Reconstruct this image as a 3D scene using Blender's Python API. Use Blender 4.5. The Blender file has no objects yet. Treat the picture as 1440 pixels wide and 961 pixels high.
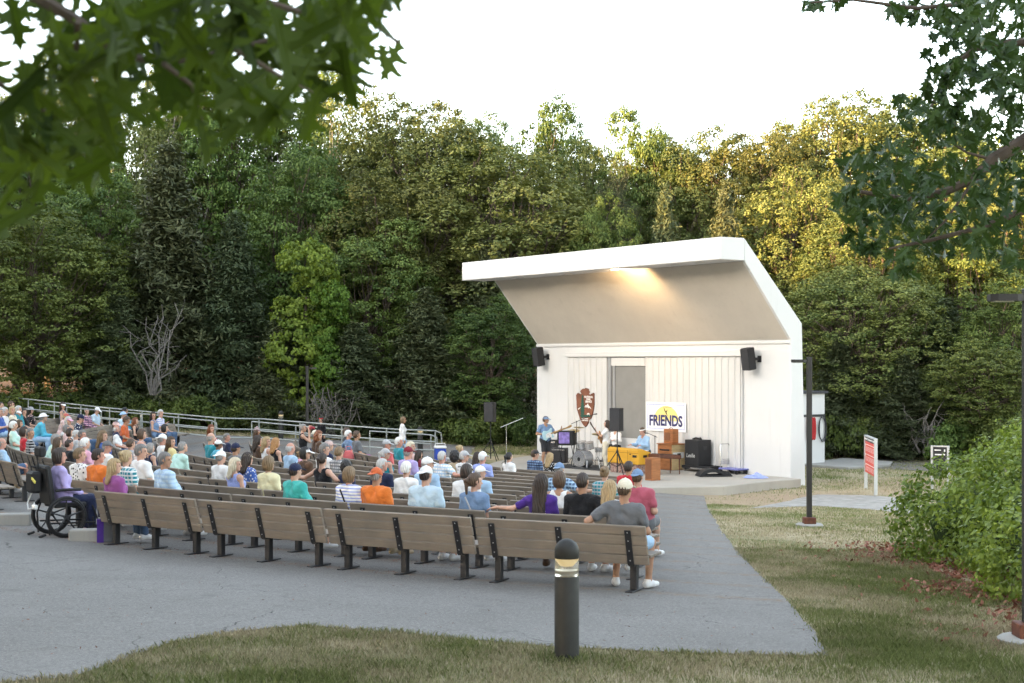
import bpy, bmesh, math, random
import numpy as np
from mathutils import Vector, Matrix, noise as mnoise, geometry as mgeo

R = math.radians
scene = bpy.context.scene
COL = scene.collection
rng = random.Random(7)
nrg = np.random.default_rng(11)

# ------------------------------------------------------------------ survey
F, HY, ZC = 2000.0, 509.0, 4.05          # focal length and eye level of the survey, camera height
CRX, CRY = 15.5, 49.5                    # centre of the curved seating

def rad(x, y): return math.hypot(x - CRX, y - CRY)
def gz(x, y):
    r = math.hypot(x - CRX, y - CRY)
    z = .052 * max(0.0, r - 11)
    if r > 60: z = .052 * 49 + .012 * (r - 60)
    return z
def gza(x, y):
    r = np.hypot(x - CRX, y - CRY)
    return np.where(r > 60, .052 * 49 + .012 * (r - 60), .052 * np.maximum(0, r - 11))
def atY(px, py, Y): return Vector(((px - 720) / F * Y, Y, ZC - (py - HY) / F * Y))
def atz(px, py, z):
    Y = (ZC - z) * F / (py - HY); return Vector(((px - 720) / F * Y, Y, z))
def atg(px, py, h=0.0):
    lo, hi = 6.0, 140.0
    for _ in range(60):
        m = (lo + hi) / 2
        p = atY(px, py, m)
        if p.z > gz(p.x, p.y) + h: lo = m
        else: hi = m
    return atY(px, py, lo)
def pol(r, deg):
    a = R(deg); return CRX + r * math.cos(a), CRY + r * math.sin(a)

# ------------------------------------------------------------------ materials
def nt_new(name):
    m = bpy.data.materials.new(name); m.use_nodes = True
    nt = m.node_tree; b = nt.nodes['Principled BSDF']
    return m, nt, b
def c4(c): return (c[0], c[1], c[2], 1)
def nd(nt, t, **kw):
    n = nt.nodes.new(t)
    for k, v in kw.items():
        if k.startswith('i_'): n.inputs[k[2:].replace('_', ' ')].default_value = v
        else: setattr(n, k, v)
    return n
def mixc(nt, fac, a, b, mode='MIX'):
    n = nt.nodes.new('ShaderNodeMix'); n.data_type = 'RGBA'; n.blend_type = mode
    for s, v in ((0, fac), (6, a), (7, b)):
        if isinstance(v, bpy.types.NodeSocket): nt.links.new(v, n.inputs[s])
        elif s == 0: n.inputs[0].default_value = v
        else: n.inputs[s].default_value = c4(v)
    return n.outputs[2]
def ramp(nt, src, a, b):
    n = nt.nodes.new('ShaderNodeMapRange'); n.clamp = True
    nt.links.new(src, n.inputs[0]); n.inputs[1].default_value = a; n.inputs[2].default_value = b
    return n.outputs[0]
def noise(nt, vec, scale, detail=4, rough=.55, dist=0):
    n = nd(nt, 'ShaderNodeTexNoise'); n.inputs['Scale'].default_value = scale
    n.inputs['Detail'].default_value = detail; n.inputs['Roughness'].default_value = rough
    n.inputs['Distortion'].default_value = dist
    nt.links.new(vec, n.inputs['Vector']); return n.outputs['Fac']
def objco(nt): return nd(nt, 'ShaderNodeTexCoord').outputs['Object']
def geoco(nt): return nd(nt, 'ShaderNodeNewGeometry').outputs['Position']
def bumpit(nt, b, h, strength, dist=.01):
    n = nd(nt, 'ShaderNodeBump'); n.inputs['Strength'].default_value = strength; n.inputs['Distance'].default_value = dist
    nt.links.new(h, n.inputs['Height']); nt.links.new(n.outputs[0], b.inputs['Normal'])
MATS = {}
def M(name, col, rough=.75, var=.14, scale=6.0, bump=.15, bscale=70.0, metal=0.0, stretch=None, spec=.4):
    if name in MATS: return MATS[name]
    m, nt, b = nt_new(name)
    v = objco(nt)
    if stretch:
        mp = nd(nt, 'ShaderNodeMapping'); mp.inputs['Scale'].default_value = stretch
        nt.links.new(v, mp.inputs[0]); v = mp.outputs[0]
    f = noise(nt, v, scale, 5)
    lo = [max(0, c * (1 - var)) for c in col]; hi = [min(1, c * (1 + var)) for c in col]
    c = mixc(nt, ramp(nt, f, .3, .7), lo, hi)
    nt.links.new(c, b.inputs['Base Color'])
    b.inputs['Roughness'].default_value = rough; b.inputs['Metallic'].default_value = metal
    b.inputs['Specular IOR Level'].default_value = spec
    if bump: bumpit(nt, b, noise(nt, v, bscale, 3), bump, .01)
    MATS[name] = m; return m

# ------------------------------------------------------------------ mesh builder
class MB:
    def __init__(s): s.v = []; s.f = []; s.mi = []; s.cur = 0
    def add(s, vs, fs):
        o = len(s.v); s.v += [tuple(p) for p in vs]
        for f in fs: s.f.append([i + o for i in f]); s.mi.append(s.cur)
        return s
    def mat(s, i): s.cur = i; return s
    def box(s, c, d, rot=None, bev=0.0):
        hx, hy, hz = d[0] / 2, d[1] / 2, d[2] / 2
        b = min(bev, hx * .45, hy * .45, hz * .45)
        if b > 0:
            pts = []; fs = []
            idx = {}
            for sx in (-1, 1):
                for sy in (-1, 1):
                    for sz in (-1, 1):
                        for ax in range(3):
                            p = [sx * hx, sy * hy, sz * hz]
                            for a2 in range(3):
                                if a2 != ax: p[a2] -= (sx, sy, sz)[a2] * b
                            idx[(sx, sy, sz, ax)] = len(pts); pts.append(p)
            for ax in range(3):
                o1, o2 = [a for a in range(3) if a != ax]
                for sg in (-1, 1):
                    q = []
                    for (u, w) in ((-1, -1), (1, -1), (1, 1), (-1, 1)):
                        k = [0, 0, 0]; k[ax] = sg; k[o1] = u; k[o2] = w; q.append(idx[(k[0], k[1], k[2], ax)])
                    fs.append(q if (sg > 0) == (ax != 1) else q[::-1])
                for u in (-1, 1):
                    for w in (-1, 1):
                        k0 = [0, 0, 0]; k1 = [0, 0, 0]
                        k0[ax] = -1; k1[ax] = 1
                        for k in (k0, k1): k[o1] = u; k[o2] = w
                        fs.append([idx[(*k0, o1)], idx[(*k1, o1)], idx[(*k1, o2)], idx[(*k0, o2)]])
            for sx in (-1, 1):
                for sy in (-1, 1):
                    for sz in (-1, 1): fs.append([idx[(sx, sy, sz, a)] for a in range(3)])
        else:
            pts = [(x * hx, y * hy, z * hz) for x in (-1, 1) for y in (-1, 1) for z in (-1, 1)]
            fs = [(0, 1, 3, 2), (4, 6, 7, 5), (0, 4, 5, 1), (2, 3, 7, 6), (0, 2, 6, 4), (1, 5, 7, 3)]
        m = Matrix.Translation(Vector(c)) @ (rot.to_4x4() if rot is not None else Matrix.Identity(4))
        return s.add([m @ Vector(p) for p in pts], fs)
    def tube(s, path, r, n=8, cap=True, closed=False):
        P = [Vector(p) for p in path]; k = len(P)
        rs = r if isinstance(r, (list, tuple)) else [r] * k
        rings = []; ref = None
        for i in range(k):
            if closed: d = P[(i + 1) % k] - P[i - 1]
            else: d = P[min(i + 1, k - 1)] - P[max(i - 1, 0)]
            if d.length < 1e-9: d = Vector((0, 0, 1))
            d.normalize()
            if ref is None:
                ref = Vector((0, 0, 1)) if abs(d.z) < .9 else Vector((1, 0, 0))
            u = d.cross(ref)
            if u.length < 1e-6: u = d.orthogonal()
            u.normalize(); w = u.cross(d).normalized(); ref = w
            rings.append([P[i] + (u * math.cos(2 * math.pi * j / n) + w * math.sin(2 * math.pi * j / n)) * rs[i] for j in range(n)])
        vs = [p for rg in rings for p in rg]; fs = []
        for i in range(k if closed else k - 1):
            i2 = (i + 1) % k
            for j in range(n): fs.append((i * n + j, i * n + (j + 1) % n, i2 * n + (j + 1) % n, i2 * n + j))
        if cap and not closed:
            fs.append(list(range(n))[::-1]); fs.append([(k - 1) * n + j for j in range(n)])
        return s.add(vs, fs)
    def cyl(s, p, q, r, n=14, r2=None): return s.tube([p, q], [r, r if r2 is None else r2], n)
    def lathe(s, prof, n=20, c=(0, 0, 0), m=None):
        vs = []; fs = []; k = len(prof)
        mm = m if m is not None else Matrix.Identity(4)
        for (r, z) in prof:
            for j in range(n):
                a = 2 * math.pi * j / n
                vs.append(mm @ Vector((c[0] + r * math.cos(a), c[1] + r * math.sin(a), c[2] + z)))
        for i in range(k - 1):
            for j in range(n): fs.append((i * n + j, i * n + (j + 1) % n, (i + 1) * n + (j + 1) % n, (i + 1) * n + j))
        if prof[0][0] > 1e-6: fs.append(list(range(n))[::-1])
        if prof[-1][0] > 1e-6: fs.append([(k - 1) * n + j for j in range(n)])
        return s.add(vs, fs)
    def prism(s, poly, d0, d1, m=None):
        n = len(poly); mm = m if m is not None else Matrix.Identity(4)
        vs = [mm @ Vector((p[0], p[1], d0)) for p in poly] + [mm @ Vector((p[0], p[1], d1)) for p in poly]
        fs = [list(range(n))[::-1], list(range(n, 2 * n))] + [(i, (i + 1) % n, n + (i + 1) % n, n + i) for i in range(n)]
        return s.add(vs, fs)
    def build(s, name, mats, parent=None, smooth=False, link=True):
        me = bpy.data.meshes.new(name)
        me.from_pydata(s.v, [], s.f)
        if not isinstance(mats, (list, tuple)): mats = [mats]
        for m in mats: me.materials.append(m)
        if len(mats) > 1: me.polygons.foreach_set('material_index', s.mi)
        bm = bmesh.new(); bm.from_mesh(me); bmesh.ops.recalc_face_normals(bm, faces=bm.faces); bm.to_mesh(me); bm.free()
        if smooth:
            me.shade_smooth()
            try: me.set_sharp_from_angle(angle=R(38))
            except Exception: pass
        me.update()
        if not link: return me
        o = bpy.data.objects.new(name, me); COL.objects.link(o)
        if parent is not None: o.parent = parent
        return o

def np_mesh(name, V, Fq, mats, attr=None, nv=4, smooth=False):
    """fast mesh from arrays: V (n,3), Fq (m,nv)"""
    me = bpy.data.meshes.new(name)
    V = np.asarray(V, np.float32); Fq = np.asarray(Fq, np.int32)
    me.vertices.add(len(V)); me.vertices.foreach_set('co', V.ravel())
    me.loops.add(Fq.size); me.loops.foreach_set('vertex_index', Fq.ravel())
    me.polygons.add(len(Fq))
    me.polygons.foreach_set('loop_start', np.arange(0, Fq.size, Fq.shape[1], dtype=np.int32))
    if smooth: me.polygons.foreach_set('use_smooth', np.ones(len(Fq), bool))
    for m in (mats if isinstance(mats, (list, tuple)) else [mats]): me.materials.append(m)
    me.update(calc_edges=True)
    if attr is not None:
        for k, a in attr.items():
            t = me.attributes.new(k, 'FLOAT', 'POINT'); t.data.foreach_set('value', np.asarray(a, np.float32))
    return me

def tag(o, label=None, cat=None, group=None, kind=None):
    if label: o['label'] = label
    if cat: o['category'] = cat
    if group: o['group'] = group
    if kind: o['kind'] = kind
    return o
def empty(name, loc, rz=0.0):
    o = bpy.data.objects.new(name, None); COL.objects.link(o)
    o.location = loc; o.rotation_euler = (0, 0, rz); o.empty_display_size = .2
    return o
def thing(name, label, cat, loc=(0, 0, 0), rz=0.0, group=None):
    return tag(empty(name, loc, rz), label, cat, group)
def put(name, me, parent=None, loc=None, rot=None, sc=None):
    o = bpy.data.objects.new(name, me); COL.objects.link(o)
    if parent is not None: o.parent = parent
    if loc is not None: o.location = loc
    if rot is not None: o.rotation_euler = rot
    if sc is not None: o.scale = sc
    return o
def copy_tree(o, parent=None):
    c = o.copy(); COL.objects.link(c)
    for k in ('label', 'group'):
        pass
    if parent is not None: c.parent = parent
    for ch in list(o.children): copy_tree(ch, c)
    return c
def text_mesh(s, size, extr=.002, bold=0.0, align='CENTER', spacing=1.0, xs=1.0):
    cu = bpy.data.curves.new('lettering', 'FONT'); cu.body = s; cu.size = size; cu.extrude = extr
    cu.offset = bold; cu.align_x = align; cu.align_y = 'CENTER'; cu.space_character = spacing; cu.resolution_u = 3
    o = bpy.data.objects.new('lettering', cu)
    COL.objects.link(o); dg = bpy.context.evaluated_depsgraph_get(); dg.update()
    me = bpy.data.meshes.new_from_object(o.evaluated_get(dg))
    bpy.data.objects.remove(o); bpy.data.curves.remove(cu)
    vs = [(v.co.x * xs, v.co.y, v.co.z) for v in me.vertices]; fs = [list(p.vertices) for p in me.polygons]
    bpy.data.meshes.remove(me)
    return vs, fs

# ------------------------------------------------------------------ camera, sky, sun
cam = bpy.data.cameras.new('camera'); camo = bpy.data.objects.new('camera', cam); COL.objects.link(camo)
camo.location = (0, 0, ZC); camo.rotation_euler = (R(90), 0, 0)
cam.sensor_width = 36; cam.lens = 50; cam.shift_y = (HY - 480.5) / 1440; cam.clip_end = 2000
cam.dof.use_dof = True; cam.dof.focus_distance = 30; cam.dof.aperture_fstop = 5.6
scene.camera = camo
SUN_AZ = Vector((-.84, -.54)).normalized(); SUN_EL = R(9.0)
w = bpy.data.worlds.new('World'); scene.world = w; w.use_nodes = True
nt = w.node_tree; bg = nt.nodes['Background']
sky = nt.nodes.new('ShaderNodeTexSky'); sky.sky_type = 'NISHITA'; sky.sun_disc = False
sky.sun_elevation = SUN_EL; sky.sun_rotation = math.atan2(SUN_AZ.x, SUN_AZ.y) % (2 * math.pi)
sky.air_density = 1.0; sky.dust_density = 1.6; sky.ozone_density = .7
hs = nt.nodes.new('ShaderNodeHueSaturation'); hs.inputs['Saturation'].default_value = .55; nt.links.new(sky.outputs[0], hs.inputs['Color']); nt.links.new(hs.outputs[0], bg.inputs[0]); bg.inputs[1].default_value = .15
sl = bpy.data.lights.new('sun', 'SUN'); sl.energy = 3.6; sl.angle = R(.6); sl.color = (1, .60, .24)
so = bpy.data.objects.new('sun', sl); COL.objects.link(so)
d = Vector((SUN_AZ.x * math.cos(SUN_EL), SUN_AZ.y * math.cos(SUN_EL), math.sin(SUN_EL)))
so.rotation_euler = d.to_track_quat('Z', 'Y').to_euler(); so.location = (-20, -20, 40)
scene.view_settings.view_transform = 'Standard'; scene.view_settings.look = 'None'
scene.view_settings.exposure = 3.05; scene.view_settings.gamma = 1
scene.view_settings.use_white_balance = True; scene.view_settings.white_balance_temperature = 6600
scene.cycles.max_bounces = 6; scene.cycles.transparent_max_bounces = 6
scene.cycles.diffuse_bounces = 3; scene.cycles.glossy_bounces = 2; scene.cycles.transmission_bounces = 4
scene.cycles.use_adaptive_sampling = True; scene.cycles.adaptive_threshold = .02
scene.cycles.use_denoising = True
try: scene.cycles.denoiser = 'OPENIMAGEDENOISE'
except Exception: pass
scene.cycles.caustics_reflective = False; scene.cycles.caustics_refractive = False
# ------------------------------------------------------------------ ground and paths
def sheet(name, outline, step, dz, mat, kind='structure', edge_noise=0.0, zfun=None, seed=1):
    """a sheet laid on the ground inside a closed outline"""
    rr = random.Random(seed); pts = []
    n = len(outline)
    for i in range(n):
        a = Vector(outline[i]); b = Vector(outline[(i + 1) % n]); L = (b - a).length
        k = max(1, int(L / step))
        for j in range(k):
            p = a.lerp(b, j / k)
            if edge_noise:
                q = mnoise.noise(Vector((p.x * .9, p.y * .9, seed))) + .5 * mnoise.noise(Vector((p.x * 3, p.y * 3, seed)))
                nn = Vector((-(b - a).y, (b - a).x)).normalized()
                p = p + nn * q * edge_noise
            pts.append(p)
    nb = len(pts); edges = [(i, (i + 1) % nb) for i in range(nb)]
    xs = [p.x for p in pts]; ys = [p.y for p in pts]
    P = np.array([(p.x, p.y) for p in pts])
    gx = np.arange(min(xs), max(xs), step); gy = np.arange(min(ys), max(ys), step)
    GX, GY = np.meshgrid(gx, gy); GX = GX.ravel(); GY = GY.ravel()
    ins = np.zeros(len(GX), bool)
    for i in range(nb):
        x0, y0 = P[i]; x1, y1 = P[(i + 1) % nb]
        c = ((y0 > GY) != (y1 > GY))
        with np.errstate(divide='ignore', invalid='ignore'):
            xx = (x1 - x0) * (GY - y0) / (y1 - y0 + 1e-12) + x0
        ins ^= c & (GX < xx)
    for (x, y) in zip(GX[ins], GY[ins]):
        pts.append(Vector((x, y)))
    r = mgeo.delaunay_2d_cdt([Vector((p.x, p.y)) for p in pts], edges, [], 1, 1e-5)
    zf = zfun or (lambda x, y: gz(x, y) + dz)
    mb = MB(); mb.add([(p.x, p.y, zf(p.x, p.y)) for p in r[0]], [list(f) for f in r[2]])
    o = mb.build(name, mat, smooth=True); tag(o, kind=kind); return o

# lawn: one sheet out to the horizon
def lawn_mat():
    m, nt, b = nt_new('lawn_and_forest_floor')
    p = geoco(nt)
    n1 = noise(nt, p, .55, 5, .6); n2 = noise(nt, p, 3.2, 5, .65); n3 = noise(nt, p, 38, 4, .7)
    green = mixc(nt, n3, (.12, .14, .055), (.20, .215, .095))
    straw = mixc(nt, n3, (.30, .245, .155), (.48, .41, .28))
    c = mixc(nt, ramp(nt, n1, .46, .64), straw, green)
    c = mixc(nt, ramp(nt, n2, .50, .72), c, straw)
    # leaf litter inside the wood: beyond the tree line
    def near(cx, cy, r0, r1, sx=1.0, sy=1.0):
        mp = nd(nt, 'ShaderNodeVectorMath', operation='SUBTRACT'); nt.links.new(p, mp.inputs[0]); mp.inputs[1].default_value = (cx, cy, 0)
        ml = nd(nt, 'ShaderNodeVectorMath', operation='MULTIPLY'); nt.links.new(mp.outputs[0], ml.inputs[0]); ml.inputs[1].default_value = (sx, sy, 0)
        ln = nd(nt, 'ShaderNodeVectorMath', operation='LENGTH'); nt.links.new(ml.outputs[0], ln.inputs[0])
        ad = nd(nt, 'ShaderNodeMath', operation='MULTIPLY_ADD'); nt.links.new(n2, ad.inputs[0]); ad.inputs[1].default_value = (r1 - r0) * 1.6
        nt.links.new(ln.outputs['Value'], ad.inputs[2])
        return ramp(nt, ad.outputs[0], r1 + .8 * (r1 - r0), r0 + .8 * (r1 - r0))
    sand = mixc(nt, n3, (.26, .19, .125), (.44, .34, .235))
    c = mixc(nt, near(8.3, 41.6, 1.5, 4.5, 1, 1.25), c, sand)
    c = mixc(nt, near(5.6, 39.4, .6, 2.2, .7, 1.4), c, sand)
    c = mixc(nt, near(12.6, 47.5, 1.0, 3.0, .8, 1.5), c, sand)
    sx = nd(nt, 'ShaderNodeSeparateXYZ'); nt.links.new(p, sx.inputs[0])
    litter = mixc(nt, n3, (.045, .028, .016), (.15, .088, .046))
    # the wood stands beyond a line that bows round the stage
    ax = nd(nt, 'ShaderNodeMath', operation='MULTIPLY_ADD'); nt.links.new(n1, ax.inputs[0]); ax.inputs[1].default_value = 7; nt.links.new(sx.outputs[1], ax.inputs[2])
    c = mixc(nt, ramp(nt, ax.outputs[0], 63.5, 66.5), c, litter)
    nt.links.new(c, b.inputs['Base Color']); b.inputs['Roughness'].default_value = .95
    b.inputs['Specular IOR Level'].default_value = .15
    bumpit(nt, b, n3, .8, .03)
    return m
LAWN = lawn_mat()
def disc():
    rs = list(np.concatenate([np.arange(0, 70, 1.0), np.geomspace(70, 900, 18)])); nseg = 220
    mb = MB(); vs = [(CRX, CRY, 0)]
    fs = []
    for i, r in enumerate(rs[1:]):
        for j in range(nseg):
            a = 2 * math.pi * j / nseg; x = CRX + r * math.cos(a); y = CRY + r * math.sin(a)
            vs.append((x, y, gz(x, y)))
    for j in range(nseg): fs.append((0, 1 + j, 1 + (j + 1) % nseg))
    for i in range(len(rs) - 2):
        for j in range(nseg):
            a = 1 + i * nseg; fs.append((a + j, a + nseg + j, a + nseg + (j + 1) % nseg, a + (j + 1) % nseg))
    mb.add(vs, fs); o = mb.build('lawn', LAWN, smooth=True); tag(o, kind='structure'); return o
lawn = disc()

def asphalt_mat():
    m, nt, b = nt_new('asphalt')
    p = geoco(nt)
    n1 = noise(nt, p, .5, 5, .6); n2 = noise(nt, p, 130, 3, .75); n3 = noise(nt, p, 4, 4, .6)
    base = mixc(nt, ramp(nt, n1, .3, .7), (.150, .141, .130), (.205, .195, .182))
    c = mixc(nt, ramp(nt, n3, .55, .8), base, (.125, .115, .10))
    n4 = noise(nt, p, 34, 4, .75); n5 = noise(nt, p, 1.6, 6, .7)
    c = mixc(nt, ramp(nt, n4, .50, .74), c, (.29, .28, .26))
    c = mixc(nt, ramp(nt, n4, .47, .27), c, (.085, .081, .076))
    c = mixc(nt, ramp(nt, n2, .58, .74), c, (.34, .325, .30))
    c = mixc(nt, ramp(nt, n2, .44, .28), c, (.045, .043, .04))
    c = mixc(nt, ramp(nt, n5, .60, .72), c, (.128, .121, .112))
    vo = nd(nt, 'ShaderNodeTexVoronoi'); vo.feature = 'DISTANCE_TO_EDGE'; vo.inputs['Scale'].default_value = .42
    wv = nd(nt, 'ShaderNodeVectorMath', operation='MULTIPLY_ADD'); nw = nd(nt, 'ShaderNodeTexNoise'); nw.inputs['Scale'].default_value = 1.1; nw.inputs['Detail'].default_value = 5; nt.links.new(p, nw.inputs['Vector'])
    nt.links.new(nw.outputs['Color'], wv.inputs[0]); wv.inputs[1].default_value = (.9, .9, 0); nt.links.new(p, wv.inputs[2]); nt.links.new(wv.outputs[0], vo.inputs['Vector'])
    ck = nd(nt, 'ShaderNodeMath', operation='MULTIPLY'); nt.links.new(ramp(nt, vo.outputs['Distance'], .0040, .0012), ck.inputs[0]); nt.links.new(ramp(nt, n1, .50, .60), ck.inputs[1])
    c = mixc(nt, ck.outputs[0], c, (.035, .033, .03))
    # dust that gathers along the feet of the seating rows
    ds = nd(nt, 'ShaderNodeVectorMath', operation='SUBTRACT'); nt.links.new(p, ds.inputs[0]); ds.inputs[1].default_value = (CRX, CRY, 0)
    ml = nd(nt, 'ShaderNodeVectorMath', operation='MULTIPLY'); nt.links.new(ds.outputs[0], ml.inputs[0]); ml.inputs[1].default_value = (1, 1, 0)
    ln = nd(nt, 'ShaderNodeVectorMath', operation='LENGTH'); nt.links.new(ml.outputs[0], ln.inputs[0])
    mo = nd(nt, 'ShaderNodeMath', operation='PINGPONG'); ad = nd(nt, 'ShaderNodeMath', operation='SUBTRACT'); nt.links.new(ln.outputs['Value'], ad.inputs[0]); ad.inputs[1].default_value = 35.2 - 1.4 * 20
    nt.links.new(ad.outputs[0], mo.inputs[0]); mo.inputs[1].default_value = .7
    lim = ramp(nt, ln.outputs['Value'], 36.4, 35.8)
    mm = nd(nt, 'ShaderNodeMath', operation='MULTIPLY'); nt.links.new(ramp(nt, mo.outputs[0], .22, .02), mm.inputs[0]); nt.links.new(lim, mm.inputs[1])
    m2 = nd(nt, 'ShaderNodeMath', operation='MULTIPLY'); nt.links.new(mm.outputs[0], m2.inputs[0]); nt.links.new(ramp(nt, noise(nt, p, 7, 4, .7), .42, .66), m2.inputs[1])
    c = mixc(nt, m2.outputs[0], c, (.20, .14, .09))
    nt.links.new(c, b.inputs['Base Color']); b.inputs['Roughness'].default_value = .88; b.inputs['Specular IOR Level'].default_value = .3
    bumpit(nt, b, n2, .5, .006)
    return m
ASPH = asphalt_mat()
def g2(px, py):
    p = atg(px, py); return (p.x, p.y)
right_edge = [g2(1163, 924), g2(1150, 893), g2(1112, 850), g2(1072, 812), g2(1040, 780), g2(1020, 755), g2(1006, 733), g2(995, 715), g2(990, 698)]
stagefront = [(4.2, 42.6), (1.9, 44.2), (0.0, 47.6), (-1.1, 51), (-1.7, 55), (-1.5, 60), (-4, 61.0), (-8, 59.8), (-14, 59.6), (-22, 61.5), (-30, 60)]
leftside = [(-34, 48), (-30, 30), (-24, 17), (-15, 9), (-9, 7.3)]
bottom = [g2(100, 955), g2(180, 925), g2(250, 903), g2(330, 890), g2(430, 881), g2(600, 896), g2(780, 911), g2(900, 917), g2(1050, 922)]
asphalt = sheet('asphalt_path', right_edge + stagefront + leftside + bottom, .45, .014, ASPH, edge_noise=.05, seed=3)
side_path = sheet('gravel_path', [g2(1050, 716), g2(1118, 702), g2(1150, 696), g2(1215, 697), g2(1260, 700), g2(1330, 720), g2(1290, 724), g2(1220, 717), g2(1150, 712)], .35, .010,
                  M('pale_gravel', (.30, .285, .26), .95, .25, 3, .6, 120), edge_noise=.06, seed=5)
rear_path = sheet('service_path', [(12.4, 57.5), (13.8, 54.0), (16.5, 51.5), (22, 48), (32, 44), (36, 48), (26, 53), (20, 57), (15, 59.5)], .6, .012, ASPH, edge_noise=.1, seed=8)
# ------------------------------------------------------------------ bandshell
RB = Vector((9.036, 46.1, 0.0)); U = Vector((-.587, .81, 0)).normalized(); NF = Vector((-.81, -.587, 0)).normalized()
SHELL_RZ = math.atan2(U.y, U.x); DECK = .29
def wt(px):                      # distance along the wall for a survey column
    q = (px - 720) / F; return (RB.x - RB.y * q) / (-U.x + U.y * q)
def wz(px, py):
    t = wt(px); Y = RB.y + U.y * t; return ZC - (py - HY) / F * Y
def wallp(t, s, z): return RB + U * t + NF * s + Vector((0, 0, z))
WALLM = Matrix((( -U.x, 0, NF.x, 0), (-U.y, 0, NF.y, 0), (0, 1, 0, 0), (0, 0, 0, 1)))   # x right, y up, z out of the wall

def stucco(name, col, var, stain=.0, bs=45, bump=.35):
    m, nt, b = nt_new(name); p = objco(nt)
    n1 = noise(nt, p, .7, 5, .65); n2 = noise(nt, p, bs, 4, .65)
    c = mixc(nt, ramp(nt, n1, .3, .75), [x * (1 - var) for x in col], col)
    c = mixc(nt, ramp(nt, n2, .58, .75), c, [x * .86 for x in col])
    if stain:
        mp = nd(nt, 'ShaderNodeMapping'); mp.inputs['Scale'].default_value = (2.2, 2.2, .18); nt.links.new(p, mp.inputs[0])
        st = noise(nt, mp.outputs[0], 1.6, 5, .7)
        f = nd(nt, 'ShaderNodeMath', operation='MULTIPLY'); nt.links.new(ramp(nt, st, .56, .78), f.inputs[0]); f.inputs[1].default_value = stain
        c = mixc(nt, f.outputs[0], c, [x * .62 for x in col])
    nt.links.new(c, b.inputs['Base Color']); b.inputs['Roughness'].default_value = .9; b.inputs['Specular IOR Level'].default_value = .25
    bumpit(nt, b, n2, bump, .012); return m
WHITE = stucco('white_painted_concrete', (.66, .655, .645), .05, .25)
BEIGE = stucco('beige_roughcast', (.60, .55, .48), .13, .3, 30, .8)
WMET = stucco('white_corrugated_metal', (.63, .62, .60), .05, .35, 60, .05)
GREYD = M('grey_roller_door', (.235, .23, .215), .6, .06, 2, .05)
GREYF = M('grey_door_frame', (.30, .305, .31), .5, .05, 2, 0)
CONC = stucco('stage_concrete', (.43, .395, .34), .2, .35, 22, .4)
CONC2 = stucco('grey_concrete', (.36, .35, .32), .2, .3, 22, .5)

shell = thing('bandshell', 'white concrete bandshell with a cantilevered canopy and beige sloping back', 'bandshell', RB, SHELL_RZ)
def sprism(poly_sz, t0, t1):       # profile in (s, z) swept along the wall
    mb = MB(); n = len(poly_sz)
    vs = [(t0, a, b) for a, b in poly_sz] + [(t1, a, b) for a, b in poly_sz]
    mb.add(vs, [list(range(n)), list(range(n, 2 * n))[::-1]] + [(i, n + i, n + (i + 1) % n, (i + 1) % n) for i in range(n)])
    return mb
def bevmod(o, w=.02, seg=2):
    m = o.modifiers.new('soft edges', 'BEVEL'); m.width = w; m.segments = seg; m.limit_method = 'ANGLE'; m.angle_limit = R(30); return o
WT = 13.7
T0, T1 = wt(911), wt(857)          # doorway
body = sprism([(0, -.1), (0, 4.76), (2.1, 7.24), (2.1, 7.955), (-.533, 5.30), (-.70, -.1)], 0, WT).build('shell', WHITE, shell)
bevmod(body, .03)
cano = sprism([(2.103, 7.24), (3.15, 7.24), (3.15, 7.94), (2.103, 7.955)], 0, 14.4).build('canopy', WHITE, shell); bevmod(cano, .025)
d_s, d_z = 2.1, 2.48; L_ = math.hypot(d_s, d_z); nx, nz = d_z / L_, -d_s / L_
sprism([(.01 + .0, 4.785), (.01 + .012 * nx, 4.785 + .012 * nz - .004), (2.085 + .012 * nx, 7.225 + .012 * nz), (2.085, 7.23)], .10, WT - .10).build('sloping_back', BEIGE, shell)
mb = MB(); mb.box((WT / 2, .02, 4.70), (WT - .06, .06, .10)); mb.build('ledge', WHITE, shell)
# downlights in the canopy
BULB, nt, b = nt_new('lit_downlight'); b.inputs['Emission Color'].default_value = (1, .72, .42, 1); b.inputs['Emission Strength'].default_value = .6
BULBOFF = M('downlight_glass', (.75, .73, .68), .3, .03, 4, 0)
for px in (705, 731, 797, 864, 949, 985):
    q = (px - 720) / F; t = ((RB.x + NF.x * 2.62) - (RB.y + NF.y * 2.62) * q) / (-U.x + U.y * q)
    mb = MB(); mb.lathe([(.16, -.03), (.16, .0), (.12, .0), (.12, -.012)], 18, (t, 2.62, 7.238))
    o = mb.build('downlight', WHITE, shell)
    mb = MB(); mb.lathe([(.0, -.018), (.11, -.018), (.115, -.006)], 18, (t, 2.62, 7.238))
    mb.build('lamp_glass', BULB if px in (949, 985) else BULBOFF, o)
# the lit lamp that washes the sloping back
sp = bpy.data.lights.new('canopy_lamp', 'SPOT'); sp.energy = 42; sp.color = (1, .66, .33); sp.spot_size = R(140); sp.spot_blend = .6; sp.shadow_soft_size = .05
spo = bpy.data.objects.new('canopy_lamp', sp); COL.objects.link(spo)
spo.location = wallp(wt(949) - .35, 3.02, 7.08); tgt = wallp(wt(949) + .35, 1.35, 6.5)
spo.rotation_euler = (spo.location - tgt).to_track_quat('Z', 'Y').to_euler()

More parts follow.
